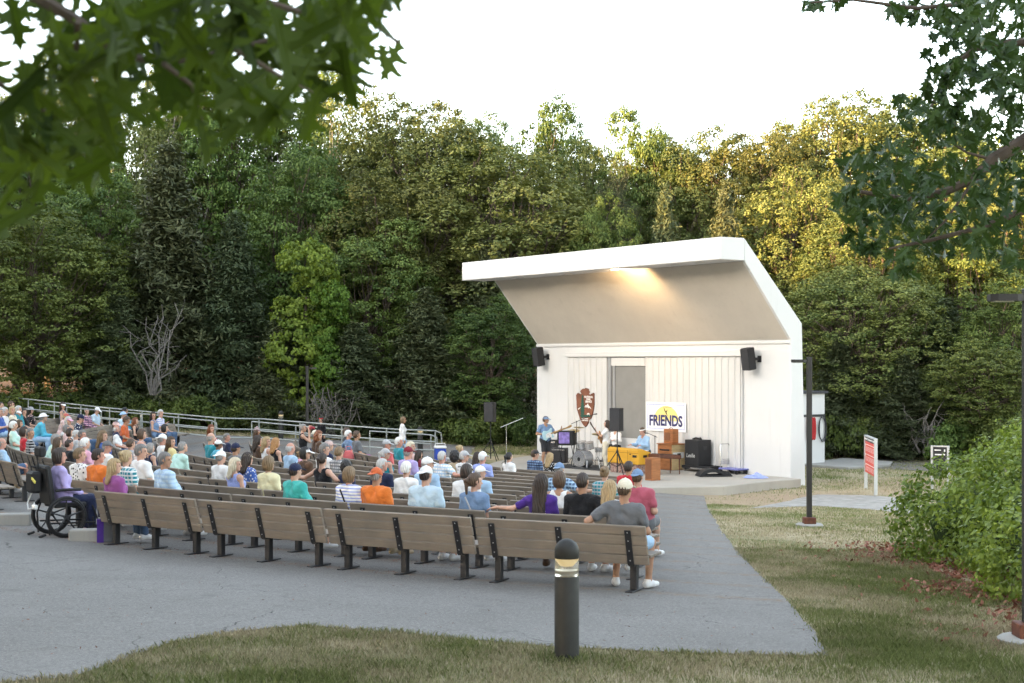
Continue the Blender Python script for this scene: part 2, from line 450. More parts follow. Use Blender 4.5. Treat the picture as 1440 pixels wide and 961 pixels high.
# doors
def corrugated(t0, t1, z0, z1, s, pitch=.30, dep=.035):
    mb = MB(); vs = []; n = int((t1 - t0) / pitch)
    prof = []
    for i in range(n):
        a = t0 + (t1 - t0) * i / n; p = (t1 - t0) / n
        prof += [(a, 0), (a + p * .70, 0), (a + p * .76, dep), (a + p * .94, dep)]
    prof.append((t1, 0))
    m = len(prof)
    for z in (z0, z1): vs += [(a, s + d, z) for a, d in prof]
    fs = [(i, i + 1, m + i + 1, m + i) for i in range(m - 1)]
    vs += [(t0, .005, z0), (t1, .005, z0), (t0, .005, z1), (t1, .005, z1)]; k = 2 * m
    fs += [(0, k, k + 2, m), (m - 1, 2 * m - 1, k + 3, k + 1), list(range(m, 2 * m)) + [k + 3, k + 2], list(range(m))[::-1] + [k, k + 1]]
    mb.add(vs, fs); return mb
tz = 4.22
corrugated(wt(855), wt(800), .34, tz, .07).build('door_leaf', WMET, shell)
corrugated(wt(1043), T0 + .03, .34, tz, .07).build('door_leaf', WMET, shell)
mb = MB(); mb.box(((wt(800) + wt(1043)) / 2, .075, tz + .11), (wt(800) - wt(1043) + .1, .15, .20), bev=.02); mb.build('door_track', WHITE, shell)
mb = MB(); mb.box(((T0 + T1) / 2, .012, (DECK + tz) / 2), (T1 - T0 - .02, .02, tz - DECK), None); mb.build('doorway_panel', GREYD, shell)
mb = MB(); mb.box((T1 - .10, .05, (DECK + tz) / 2), (.16, .08, tz - DECK)); mb.box((T1 - .34, .04, (DECK + tz - .25) / 2), (.10, .06, tz - DECK - .25)); mb.build('door_frame', GREYF, shell)
mb = MB(); mb.box(((T0 + T1) / 2 - .05, .045, tz - .17), (T1 - T0 - .28, .06, .30)); mb.build('door_header', WMET, shell)
mb = MB(); mb.box(((T0 + T1) / 2 - .2, .06, .29 + .47), (T1 - T0 - .55, .07, .94)); mb.build('kick_panel', WHITE, shell)
mb = MB(); mb.tube([(wt(1043.5) - .05, .06, .3), (wt(1043.5) - .05, .06, 4.25)], .03, 8); mb.box((wt(1043.5) - .05, .09, 4.36), (.14, .14, .30), bev=.03); mb.build('conduit', WMET, shell)
# rear store
mb = MB(); mb.box((9.3, -4.55, 1.4), (6.6, 7.6, 2.8)); o = mb.build('rear_store', WHITE, shell)
mb = MB(); mb.box((9.3, -4.55, 2.86), (6.8, 7.8, .09)); mb.build('store_roof', M('dark_roof_edge', (.05, .05, .055), .7), shell)
# hose rack on the store
hose = thing('hose_rack', 'red fire hose coils hung on a dark rail on the white store wall', 'fire hose', wallp(5.99, -7.62, 0), SHELL_RZ)
mb = MB(); mb.box((0, -.1, 1.95), (.05, 1.25, .09)); mb.build('rail', M('dark_steel', (.03, .03, .033), .5), hose)
HRED = M('red_hose', (.42, .018, .022), .6)
mb = MB()
for i in range(7): mb.tube([(-.09 - .02 * (i % 2), -.05 + i * .055 + .05 * math.sin(a) * (1), 1.45 + .42 * math.cos(a)) for a in np.linspace(0, 2 * math.pi, 16, endpoint=False)], .028, 6, closed=True)
mb.build('hose_coil', HRED, hose)
mb = MB()
for i in range(3): mb.tube([(-.06, -.50 - i * .03 + .2 * math.sin(a), 1.43 + (.44 + .04 * i) * math.cos(a)) for a in np.linspace(0, 2 * math.pi, 20, endpoint=False)], .014, 6, closed=True)
mb.build('cable_coil', M('dark_steel', (.03, .03, .033)), hose)

# stage platform
dk = [wallp(-.45, 0, 0), wallp(-.5, 1.5, 0), Vector((6.42, 43.0, 0)), Vector((6.2, 42.92, 0)), Vector((4.1, 42.5, 0)), Vector((1.95, 43.95, 0)), Vector((.35, 46.6, 0)), Vector((-.6, 49.6, 0)), Vector((-1.4, 53, 0)), Vector((-1.6, 56.5, 0)), Vector((-.9, 59.5, 0)), wallp(WT + .3, -.4, 0)]
mb = MB(); mb.prism([(p.x, p.y) for p in dk], -.3, DECK); plat = mb.build('stage_platform', CONC); bevmod(plat, .025)
DKP = dk
tag(plat, 'low tan concrete stage platform in front of the white bandshell', 'stage')
pad = MB(); pad.prism([(11.0, 55.2), (12.6, 53.3), (14.6, 54.9), (15.1, 56.4), (13.6, 58.4)], -.2, .10); pad = pad.build('store_pad', CONC2); bevmod(pad, .02); tag(pad, kind='structure')

# wall speakers
BLKP = M('black_plastic', (.016, .016, .018), .55, .1, 20, .2, 200)
GRILL = M('speaker_grille', (.030, .030, .033), .6, .3, 160, .6, 260)
def wall_speaker(px, py, label, tilt):
    t = wt(px); z = wz(px, py)
    e = thing('wall_speaker', label, 'speaker', wallp(t, 0, z), SHELL_RZ, 'loudspeakers on the bandshell wall')
    rot = Matrix.Rotation(R(tilt), 3, 'X')
    mb = MB(); mb.box((.12, .36, 0), (.36, .34, .74), rot, .03); mb.build('cabinet', BLKP, e)
    mb = MB(); mb.box(Vector((.12, .36, 0)) + rot @ Vector((0, .173, 0)), (.33, .01, .70), rot); mb.build('grille', GRILL, e)
    mb = MB(); mb.box((-.05, .12, 0), (.07, .24, .10)); mb.box((-.05, .02, 0), (.16, .03, .22)); mb.build('bracket', BLKP, e)
wall_speaker(770, 502, 'black loudspeaker bracketed high at the far left end of the bandshell wall', -9)
wall_speaker(1067, 505, 'black loudspeaker bracketed high on the bandshell wall right of the sliding doors', -9)

# arrowhead sign
arrow = thing('arrowhead_sign', 'brown arrowhead emblem with a green tree and white mountain on the stage door', 'sign')
def w2d(px, py, s=.125):
    t = wt(px); return wallp(t, s, wz(px, py))
def on_wall(px, py, s):
    p = w2d(px, py, s); return Matrix.Translation(p) @ WALLM
arrow.matrix_world = on_wall(826, 573, .115)
AB = M('arrowhead_brown', (.20, .075, .04), .6, .25, 3, .2, 30); AG = M('emblem_green', (.02, .085, .06), .6); AW = M('emblem_white', (.78, .76, .72), .6); ADK = M('emblem_edge', (.10, .035, .02), .7)
half = [(0, .72), (.10, .715), (.22, .68), (.29, .62), (.27, .56), (.22, .53), (.30, .49), (.43, .56), (.50, .52), (.53, .46), (.52, .2), (.49, -.05), (.42, -.25), (.32, -.42), (.20, -.57), (.08, -.69), (0, -.74)]
halfL = [(-x * 1.02, y - .01) for x, y in half][::-1]
outl = half + halfL[1:-1]
outl = [(x + .012 * math.sin(37 * y), y + .010 * math.sin(41 * x)) for x, y in outl]
mb = MB(); mb.prism(outl, -.03, .0); mb.build('shield', AB, arrow)
mb = MB(); mb.prism([(x * 1.035, y * 1.03) for x, y in outl], -.05, -.028); mb.build('shield_edge', ADK, arrow)
mb = MB()
tr = [(-.15, .48)]
for i in range(9):
    y = .42 - i * .095; wd = .05 + .016 * i if i < 6 else .13 - .02 * (i - 6)
    tr += [(-.15 + wd, y), (-.15 + wd * .6, y - .02)]
tr += [(-.11, -.42), (-.19, -.42)]
tl = [(-.30 - x, y - .012) for x, y in tr[1:-2]][::-1]
mb.prism(tr + tl, .003, .012); mb.prism([(-.3, -.30), (.25, -.27), (.36, -.34), (.3, -.37), (-.25, -.38)], .002, .006); mb.build('tree_emblem', AG, arrow)
mb = MB(); mb.prism([(-.02, .02), (.05, .09), (.09, .07), (.17, .15), (.25, .06), (.30, .03), (.39, -.06), (.25, .0), (.20, -.04), (.17, .03), (.12, -.02), (.08, .03), (.02, -.01)], .003, .010)
mb.prism([(.12, -.27), (.16, -.22), (.26, -.21), (.28, -.25), (.27, -.30), (.25, -.27), (.17, -.27), (.155, -.30)], .007, .014)
mb.prism([(-.42, -.06), (-.30, -.01), (-.27, .0), (-.29, -.04), (-.40, -.10)], .003, .010)
for s_, y, sz in (('NATIONAL', .40, .105), ('PARK', .31, .105), ('SERVICE', .22, .105)):
    v, f = text_mesh(s_, sz, .003, .004); mb.add([(x + .22, yy + y, z + .008) for x, yy, z in v], f)
for s_, y, sz in (('Department', -.43, .075), ('of the Interior', -.50, .068)):
    v, f = text_mesh(s_, sz, .003, .003); mb.add([(x, yy + y, z + .008) for x, yy, z in v], f)
mb.build('lettering', AW, arrow)

# banner
ban = thing('friends_banner', 'white FRIENDS banner with a yellow sun and a flying bird on the stage doors', 'banner')
ban.matrix_world = on_wall(940, 586.3, .135)
bw = wt(912) - wt(968)
BWH = M('banner_vinyl', (.82, .82, .84), .5, .03, 3, .25, 6); BNV = M('banner_navy', (.028, .03, .13), .5, .05); BYE = M('banner_yellow', (.80, .68, .24), .5, .06); BBL = M('banner_blue_line', (.30, .34, .62), .5)
mb = MB(); mb.box((0, 0, -.008), (bw, 1.04, .012)); mb.build('sheet', BWH, ban)
mb = MB(); hw, hh = bw / 2 - .075, .43
for y in (-hh, hh): mb.box((0, y, .001), (2 * hw + .022, .022, .003))
for x in (-hw, hw): mb.box((x, 0, .001), (.022, 2 * hh - .022, .003))
mb.build('border', BBL, ban)
mb = MB(); mb.prism([(.03 + .66 * math.cos(a), -.16 + .55 * math.sin(a)) for a in np.linspace(.02, math.pi - .02, 30)], .001, .003); mb.build('sun_emblem', BYE, ban)
mb = MB(); v, f = text_mesh('FRIENDS', .50, .003, .016, xs=.80); ws = max(p[0] for p in v) - min(p[0] for p in v); k = (bw - .36) / ws
mb.add([(x * k, y * 1.05 + .015 * math.cos(x * 2) - .165, z + .006) for x, y, z in v], f)
mb.build('lettering', BNV, ban)
mb = MB(); mb.prism([(-.10, .36), (-.075, .27), (-.01, .21), (.03, .20), (.10, .26), (.075, .19), (.05, .17), (.08, .09), (.13, .03), (.03, .10), (-.005, .165), (-.06, .22)], .004, .009)
mb.box((.17, .345, .005), (.40, .010, .003)); mb.build('bird_emblem', M('bird_brown', (.045, .03, .02), .6), ban)

# ------------------------------------------------------------------ benches
def wood_mat():
    m, nt, b = nt_new('weathered_tan_boards'); p = objco(nt)
    mp = nd(nt, 'ShaderNodeMapping'); mp.inputs['Scale'].default_value = (.9, 30, 30); nt.links.new(p, mp.inputs[0])
    oi = nd(nt, 'ShaderNodeObjectInfo')
    ad = nd(nt, 'ShaderNodeVectorMath', operation='ADD'); nt.links.new(mp.outputs[0], ad.inputs[0]); nt.links.new(oi.outputs['Random'], ad.inputs[1])
    n = noise(nt, ad.outputs[0], 3, 5, .65); n2 = noise(nt, p, 2.2, 3)
    c = mixc(nt, ramp(nt, n, .25, .75), (.205, .165, .125), (.275, .228, .178))
    c = mixc(nt, ramp(nt, n2, .4, .8), c, (.165, .140, .115))
    mr = nd(nt, 'ShaderNodeMapRange'); nt.links.new(oi.outputs['Random'], mr.inputs[0]); mr.inputs[3].default_value = .88; mr.inputs[4].default_value = 1.10
    h = nd(nt, 'ShaderNodeHueSaturation'); nt.links.new(c, h.inputs['Color']); nt.links.new(mr.outputs[0], h.inputs['Value'])
    nt.links.new(h.outputs[0], b.inputs['Base Color']); b.inputs['Roughness'].default_value = .62; b.inputs['Specular IOR Level'].default_value = .4
    bumpit(nt, b, n, .12, .002); return m
WOOD = wood_mat()
BSTEEL = M('black_bench_steel', (.017, .017, .019), .45, .2, 9, .15, 90)
BOLT = M('bolt_zinc', (.45, .45, .44), .35, .1, 5, 0, metal=.8)
ROW_R = [35.2 - 1.4 * k for k in range(12)]
TL = math.atan2(.15, .50)
brot = Matrix.Rotation(TL, 3, 'X')
def bench_meshes(L):
    mb = MB()
    for i in range(4):
        c = Vector((0, -.005, .335)) + brot @ Vector((0, 0, .0635 + i * .127))
        mb.box(c, (L, .038, .117), brot, .007)
    back = mb.build('backrest', WOOD, link=False)
    mb = MB()
    for i in range(3): mb.box((0, .105 + i * .137, .435), (L, .130, .038), None, .006)
    seat = mb.build('seat', WOOD, link=False)
    mb = MB(); mb.box((0, .085, .205), (.085, .085, .41), None, .006)
    mb.box((0, .215, .398), (.07, .36, .034), None, .004)
    c = Vector((0, -.005, .335)) + brot @ Vector((0, -.027, .225)); mb.box(c, (.078, .013, .45), brot, .002)
    mb.box((0, .02, .36), (.078, .09, .10), None, .004)
    mb.mat(1)
    for i in range(4):
        c = Vector((0, -.005, .335)) + brot @ Vector((0, -.036, .0635 + i * .127 - (.02 if i == 3 else 0))); mb.box(c, (.014, .008, .014), brot, .003)
    sup = mb.build('support', [BSTEEL, BOLT], link=False)
    mb = MB(); mb.box((0, .085, .012), (.095, .40, .016), None, .003); plate = mb.build('base_plate', BSTEEL, link=False)
    return back, seat, sup, plate
BM = {L: bench_meshes(L) for L in (2.26, 1.46)}
ORD = ['back', 'second', 'third', 'fourth', 'fifth', 'sixth', 'seventh', 'eighth', 'ninth', 'tenth', 'eleventh', 'front']
NTH = ['first', 'second', 'third', 'fourth', 'fifth', 'sixth', 'seventh', 'eighth', 'ninth', 'tenth', 'eleventh', 'twelfth', 'thirteenth', 'fourteenth', 'fifteenth', 'sixteenth', 'seventeenth', 'eighteenth', 'nineteenth', 'twentieth']
def right_angle(k):
    c = .1 - .007 * k / 11; lo, hi = 225., 262.
    for _ in range(50):
        m = (lo + hi) / 2; x, y = pol(ROW_R[k], m)
        if x / y < c: lo = m
        else: hi = m
    return lo
RANGES = []
for k in range(12):
    a = right_angle(k)
    if k == 0: RANGES.append([(a, 230.3)])
    elif k == 1: RANGES.append([(a, 226.3), (221.6, 173)])
    elif k == 2: RANGES.append([(a, 225.5), (218.0, 170)])
    elif k == 3: RANGES.append([(a, 222.5), (219.2, 172)])
    elif k == 4: RANGES.append([(a, 172)])
    elif k == 5: RANGES.append([(a, 172)])
    elif k == 6: RANGES.append([(a, 188.5)])
    elif k == 7: RANGES.append([(a, 191.6)])
    elif k == 8: RANGES.append([(a, 186.5)])
    elif k == 9: RANGES.append([(a, 181.5)])
    elif k == 10: RANGES.append([(a, 190.0)])
    else: RANGES.append([(a, 189.0)])
BENCH_SPOTS = []     # (row, angle centre, length)
def place_bench(k, ang, L, label):
    r = ROW_R[k] + .085; x, y = pol(r, ang)
    rz = R(ang) + math.pi / 2          # local +y looks at the stage
    e = thing('bench', label, 'bench', (x, y, gz(x, y) + .014), rz, 'benches in curved rows in front of the stage')
    b, s, su, pl = BM[L]
    put('backrest', b, e); put('seat', s, e)
    for sx in ((-.40, 0, .40) if L > 2 else (-.33, .33)):
        q = put('support', su, e, (sx * L, 0, 0)); put('base_plate', pl, q)
    BENCH_SPOTS.append((k, ang, L)); return e
def inview(x, y, z, m=40):
    if y < 2: return False
    px = 720 + x / y * F; py = HY + (ZC - z) / y * F
    return -m < px < 1440 + m and -m < py < 961 + m
for k in range(12):
    n = 0
    for bi, (a0, a1) in enumerate(RANGES[k]):
        a = a0; r = ROW_R[k]
        while True:
            left = R(a - a1) * r
            L = 2.26 if left > 2.2 else 1.46
            if left < 1.3: break
            da = math.degrees((L + .045) / r); c = a - da / 2
            x, y = pol(r, c)
            if inview(x, y, gz(x, y) + .6, 70):
                row = 'back row' if k == 0 else ('front row' if k == 11 else ORD[k] + ' row from the back')
                if bi == 0: lab = f'tan board bench with black legs, {row}, {NTH[n]} from the right-hand path'
                else: lab = f'tan board bench beyond the left aisle, {row}, {NTH[n]} along'
                place_bench(k, c, L, lab)
            a -= da; n += 1
        n = 0
print('benches', len(BENCH_SPOTS))

# ------------------------------------------------------------------ handrails
GALV = M('galvanised_pipe', (.33, .35, .33), .45, .12, 6, .1, 60, metal=.35)
def railing(label, pts, h, ends=True):
    P = [atg(px, py, h) for px, py in pts]
    P = [Vector((p.x, p.y, gz(p.x, p.y))) for p in P]
    o = P[0]; e = thing('handrail', label, 'handrail', o)
    for fr in (1.0, .64, .36):
        path = [p - o + Vector((0, 0, h * fr)) for p in P]
        if fr == 1.0 and ends: path = [P[0] - o + Vector((0, 0, h * .64))] + path + [P[-1] - o + (P[-1] - P[-2]).normalized() * .22 + Vector((0, 0, h * .93)), P[-1] - o + (P[-1] - P[-2]).normalized() * .25 + Vector((0, 0, h * .62))]
        mb = MB(); mb.tube(path, .026, 8); mb.build('rail', GALV, e, True)
    D = [0]
    for i in range(1, len(P)): D.append(D[-1] + (P[i] - P[i - 1]).length)
    n = max(1, round(D[-1] / 1.9))
    for i in range(n + 1):
        s = D[-1] * i / n; j = max(0, min(len(P) - 2, next((q for q in range(len(P) - 1) if D[q + 1] >= s), len(P) - 2)))
        p = P[j].lerp(P[j + 1], (s - D[j]) / max(1e-6, D[j + 1] - D[j])) - o
        p = Vector((p.x, p.y, gz(p.x + o.x, p.y + o.y) - o.z))
        mb = MB(); mb.cyl(p - Vector((0, 0, .05)), p + Vector((0, 0, h - .02)), .026, 8); mb.build('post', GALV, e, True)
railing('long galvanised pipe handrail nearest the woods behind the audience', [(-30, 554), (61, 564), (142, 573), (215, 580), (269, 584.5), (312, 588.5), (370, 589.5), (413, 593), (500, 600), (556, 604), (612, 606)], 1.12)
railing('galvanised pipe handrail running along the left part of the rear walk', [(20, 564), (103, 574), (160, 579), (210, 583), (254, 588), (298, 592)], .92)
railing('galvanised pipe handrail in front of the old man in a blue shirt', [(354, 593), (430, 600), (483, 604.5)], .92)
railing('galvanised pipe handrail behind the walking woman, ending at the cooler', [(520, 606.5), (560, 609), (606, 612)], .92)

# ------------------------------------------------------------------ lamps and bollards
BRONZE = M('dark_bronze_paint', (.032, .029, .027), .5, .12, 5, .1, 60)
RUST = M('rusted_base_cover', (.115, .04, .022), .7, .3, 14, .3, 60)
def lamp_post(base, h, label, rz, arm=.55):
    e = thing('lamp_post', label, 'lamp post', base, rz, 'park lamp posts')
    mb = MB(); mb.lathe([(.0, .07), (.26, .07), (.29, .05), (.30, -.2)], 28); mb.build('footing', CONC2, e, True)
    mb = MB(); mb.box((0, 0, .135), (.25, .25, .14), None, .01); mb.build('base_cover', RUST, e)
    mb = MB(); mb.box((0, 0, h / 2 + .06), (.105, .105, h - .12), None, .008); mb.build('pole', BRONZE, e)
    mb = MB(); mb.box((0, -.053, .62), (.06, .012, .13), None, .004); mb.build('hand_hole_cover', BRONZE, e)
    mb = MB(); mb.box((-.07, 0, h - .09), (.08, .05, .05)); mb.prism([(-.07, -.06), (-.14, -.10), (-.32, -.095), (-.38, -.05), (-.38, .05), (-.32, .095), (-.14, .10), (-.07, .06)], h - .12, h - .055)
    hd = mb.build('lamp_head', BRONZE, e)
    mb = MB(); mb.box((-.25, 0, h - .123), (.18, .13, .008)); mb.build('lens', BULBOFF, hd)
lamp_post(atg(1138, 741), 3.62, 'dark square lamp post on a round footing beside the right end of the stage', R(0))
pp = atg(1447, 906); lamp_post(pp, 3.36, 'near dark lamp post cut by the right edge of the photo', R(0))
pp = Vector((-8.44, 58.6, 0)); pp.z = gz(pp.x, pp.y); lamp_post(pp, 4.05 - (515 - 509) / F * 58.6 - pp.z, 'distant lamp post behind the handrail at the foot of the woods', R(200))
BOLL = M('bollard_black_paint', (.020, .020, .018), .58, .25, 9, .12, 80)
def glassmat():
    m, nt, b = nt_new('bollard_lens'); b.inputs['Base Color'].default_value = (.93, .92, .86, 1); b.inputs['Transmission Weight'].default_value = .85; b.inputs['Roughness'].default_value = .12
    b.inputs['Emission Color'].default_value = (1, .8, .4, 1); b.inputs['Emission Strength'].default_value = .004; return m
LENS = glassmat()
GLOW, nt, b = nt_new('bollard_lamp'); b.inputs['Emission Color'].default_value = (1, .72, .28, 1); b.inputs['Emission Strength'].default_value = .075
def bollard(base, label, detail=True):
    e = thing('light_bollard', label, 'bollard', base, 0, 'round-topped light bollards')
    r = .104
    mb = MB(); mb.lathe([(r, -.15), (r, .70), (r - .006, .715)], 36); mb.build('column', BOLL, e, True)
    mb = MB(); mb.lathe([(r - .004, .865), (r, .872), (r, .925)] + [(r * math.cos(a), .925 + r * math.sin(a)) for a in np.linspace(.1, math.pi / 2 - .001, 10)] + [(0, .925 + r)], 36); mb.build('cap', BOLL, e, True)
    mb = MB(); mb.lathe([(r - .003, .717), (r - .003, .863)], 36); mb.build('lens', LENS, e, True)
    mb = MB(); mb.lathe([(.03, .72), (.085, .745), (.095, .765), (.0, .765)], 24); mb.build('lamp', M('lamp_reflector', (.5, .44, .3), .3, .05, 4, 0, metal=.6), e, True)
    mb = MB(); mb.lathe([(.0, .862), (.075, .862), (.035, .80), (.0, .795)], 24); mb.build('reflector', GLOW, e, True)
bollard(atg(797, 929), 'large black light bollard with a lit band in the foreground lawn')
pp = Vector((-12.7 + .9, 58.4, 0)); pp = atY(395, 586, 58.5); bollard(Vector((pp.x, pp.y, gz(pp.x, pp.y) + .2)), 'dark bollard behind the woman raising a red camera')
pp = atY(591, 600, 53.6); bollard(Vector((pp.x, pp.y, gz(pp.x, pp.y) + .15)), 'bollard with a white band just right of the walking woman')

# ------------------------------------------------------------------ signs on the right lawn
ALU = M('silver_sign_frame', (.55, .56, .56), .4, .06, 4, 0, metal=.5)
SRED = M('sign_red', (.62, .055, .032), .5, .05); SBLK = M('sign_black', (.02, .02, .022), .5); SWH = M('sign_white', (.8, .8, .78), .5)
b0 = atg(1217.5, 687.5); b1 = atg(1231.5, 697)
def info_sign(c, rz, w, h, hp, name, label, red=True):
    e = thing(name, label, 'sign', c, rz)
    for sx in (-1, 1):
        mb = MB(); mb.box((sx * (w / 2 - .035), 0, h / 2 - .1), (.07, .10, h + .2), None, .006); mb.build('post', ALU, e)
    mb = MB(); mb.box((0, 0, h - .02), (w - .145, .09, .04)); mb.build('top_bar', ALU, e)
    mb = MB(); mb.box((0, 0, h - .045 - hp / 2), (w - .145, .04, hp)); pnl = mb.build('panel', SRED if red else SBLK, e)
    if red:
        mb = MB(); mb.box((0, -.023, h - .045 - .07), (w - .15, .006, .13)); mb.build('header', SBLK, e)
        mb = MB(); v, f = text_mesh('INFORMATION', .075, .002, .002); k = (w - .22) / (max(p[0] for p in v) - min(p[0] for p in v))
        mb.add([(x * k, -.028 - z, y + h - .115) for x, y, z in v], f)
        for j in range(3):
            z0 = h - .27 - j * .31; x0 = -(w - .2) / 2
            mb.box((x0 + .055, -.0225, z0 - .03), (.075, .004, .075))
            mb.box((.05, -.0225, z0 - .01), (w - .46, .004, .018))
            for q in range(4): mb.box((-.01 - .02 * (q % 2), -.0225, z0 - .09 - .038 * q), (w - .30 - .05 * (q % 2), .004, .007))
        mb.build('lettering', SWH, e)
    else:
        mb = MB(); mb.box((-.07, -.023, h - .14), (.2, .004, .03)); mb.box((.14, -.023, h - .15), (.04, .004, .07)); mb.box((0, -.023, h - .28), (w - .25, .004, .04)); mb.build('lettering', SWH, e)
mid = (b0 + b1) / 2; info_sign(mid, math.atan2(b1.y - b0.y, b1.x - b0.x), (b1 - b0).length + .07, 1.72, 1.12, 'notice_board', 'tall red notice board with white text in a silver frame')
c2 = atg(1322, 690); info_sign(c2, R(-24), .56, ZC - (627 - HY) / F * c2.y - c2.z, .9, 'trail_sign', 'black and silver trail sign half hidden behind the leafy bush', False)
# ------------------------------------------------------------------ foliage
def leaf_mat(name, dark, light, trans=.28, rough=.55):
    m, nt, b = nt_new(name); out = nt.nodes['Material Output']
    a = nd(nt, 'ShaderNodeAttribute'); a.attribute_name = 'tint'
    oi = nd(nt, 'ShaderNodeObjectInfo')
    c = mixc(nt, a.outputs['Fac'], dark, light)
    mr = nd(nt, 'ShaderNodeMapRange'); nt.links.new(oi.outputs['Random'], mr.inputs[0]); mr.inputs[3].default_value = .47; mr.inputs[4].default_value = .515
    mv = nd(nt, 'ShaderNodeMapRange'); m7 = nd(nt, 'ShaderNodeMath', operation='MULTIPLY'); m7.inputs[1].default_value = 7.31
    fr = nd(nt, 'ShaderNodeMath', operation='FRACT'); nt.links.new(oi.outputs['Random'], m7.inputs[0]); nt.links.new(m7.outputs[0], fr.inputs[0])
    nt.links.new(fr.outputs[0], mv.inputs[0]); mv.inputs[3].default_value = .78; mv.inputs[4].default_value = 1.25
    h = nd(nt, 'ShaderNodeHueSaturation'); nt.links.new(c, h.inputs['Color']); nt.links.new(mr.outputs[0], h.inputs['Hue']); nt.links.new(mv.outputs[0], h.inputs['Value'])
    nt.links.new(h.outputs[0], b.inputs['Base Color']); b.inputs['Roughness'].default_value = rough; b.inputs['Specular IOR Level'].default_value = .22
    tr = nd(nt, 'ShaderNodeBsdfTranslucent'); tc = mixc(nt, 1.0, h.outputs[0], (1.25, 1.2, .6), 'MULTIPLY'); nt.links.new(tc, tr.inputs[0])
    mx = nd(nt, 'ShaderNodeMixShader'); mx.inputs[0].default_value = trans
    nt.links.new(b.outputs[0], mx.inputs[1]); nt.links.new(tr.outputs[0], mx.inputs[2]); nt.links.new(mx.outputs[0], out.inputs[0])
    return m
L_OAK = leaf_mat('oak_foliage', (.054, .080, .024), (.165, .195, .060))
L_MAPLE = leaf_mat('maple_foliage', (.042, .076, .020), (.130, .185, .048))
L_POP = leaf_mat('poplar_foliage', (.065, .098, .032), (.150, .180, .062))
L_CED = leaf_mat('cedar_foliage', (.040, .058, .028), (.100, .124, .058), .12)
L_PINE = leaf_mat('pine_foliage', (.03, .05, .022), (.085, .098, .045), .12)
L_VINE = leaf_mat('vine_foliage', (.070, .125, .018), (.155, .230, .036), .35)
L_SHRUB = leaf_mat('shrub_foliage', (.040, .070, .018), (.118, .165, .042))
L_BUSH = leaf_mat('bush_foliage', (.085, .170, .030), (.250, .380, .075), .35, .42)
L_NEAR = leaf_mat('oak_leaf', (.023, .057, .009), (.062, .124, .018), .58, .5)
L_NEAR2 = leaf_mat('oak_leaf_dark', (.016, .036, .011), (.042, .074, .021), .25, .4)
BARK = M('bark', (.085, .065, .05), .95, .35, 9, .9, 26, stretch=(1, 1, .25))
BARKL = M('grey_bark', (.20, .185, .165), .95, .3, 7, .7, 20, stretch=(1, 1, .3))
DEADW = M('dead_wood', (.15, .138, .125), .95, .25, 9, .5, 30)

def leaves_at(P, Nrm, size, aspect, g, bend=.25, jit=.35):
    """one four-cornered folded leaf at each point; returns verts, faces"""
    n = len(P)
    N = Nrm + g.normal(0, jit, (n, 3)); N /= np.linalg.norm(N, axis=1, keepdims=True) + 1e-9
    T = g.normal(0, 1, (n, 3)); T[:, 2] -= .35
    T -= (T * N).sum(1, keepdims=True) * N; T /= np.linalg.norm(T, axis=1, keepdims=True) + 1e-9
    B = np.cross(N, T)
    s = (size * g.uniform(.65, 1.3, n))[:, None]
    a = P - T * s * .5; c = P + T * s * .5 - N * s * bend * .6
    b = P + B * s * aspect * .5 - N * s * bend * .25; d = P - B * s * aspect * .5 - N * s * bend * .25
    V = np.stack([a, b, c, d], 1).reshape(-1, 3)
    Fq = np.arange(4 * n).reshape(n, 4)
    return V, Fq
def lobe_points(lobes, n, g, inner=.62, lowcut=-.55):
    vol = np.array([(r[0] * r[1] * r[2]) ** (2 / 3) for _, r in lobes]); pr = vol / vol.sum()
    out = []; nr = []; ids = []
    while len(out) < n:
        i = g.choice(len(lobes), p=pr); c, r = lobes[i]
        d = g.normal(0, 1, 3); d /= np.linalg.norm(d)
        if d[2] < lowcut and g.random() < .8: continue
        q = g.uniform(inner, 1.0) ** .7
        p = np.array(c) + d * np.array(r) * q
        bad = False
        for j, (c2, r2) in enumerate(lobes):
            if j != i and (((p - np.array(c2)) / np.array(r2)) ** 2).sum() < .45: bad = True; break
        if bad: continue
        out.append(p); nn = d / np.array(r); nr.append(nn / np.linalg.norm(nn)); ids.append(i)
    return np.array(out), np.array(nr), np.array(ids)
def crown_mesh(name, lobes, mat, seed, n_cl, per, leaf, cl_r, aspect=.62, inner=.62, flat=.7, lowcut=-.55, jit=.45, updir=.35):
    g = np.random.default_rng(seed)
    C, N, ids = lobe_points(lobes, n_cl, g, inner, lowcut)
    ct = g.normal(.5, .20, n_cl); lt = g.normal(0, .12, len(lobes))
    off = g.normal(0, 1, (n_cl, per, 3)); off /= np.linalg.norm(off, axis=2, keepdims=True)
    rr = g.uniform(.35, 1, (n_cl, per, 1)) ** .6
    size = cl_r * g.uniform(.6, 1.25, (n_cl, 1, 1))
    P = C[:, None, :] + off * rr * size * np.array([1, 1, flat])
    nn = off * .9 + N[:, None, :] * .6; nn[..., 2] += updir
    V, Fq = leaves_at(P.reshape(-1, 3), nn.reshape(-1, 3), leaf, aspect, g, jit=jit)
    t = (ct[:, None] + lt[ids][:, None] + g.normal(0, .20, (n_cl, per))).clip(0, 1).ravel()
    return np_mesh(name, V, Fq, mat, {'tint': np.repeat(t, 4)})
def limb(mb, a, b, r0, r1, g, k=5, wob=.12, n=7):
    a = Vector(a); b = Vector(b); L = (b - a).length; pts = []; rs = []
    for i in range(k + 1):
        t = i / k; p = a.lerp(b, t)
        if 0 < i < k: p += Vector(g.normal(0, wob * L / k, 3))
        pts.append(p); rs.append(r0 + (r1 - r0) * t)
    mb.tube(pts, rs, n); return pts
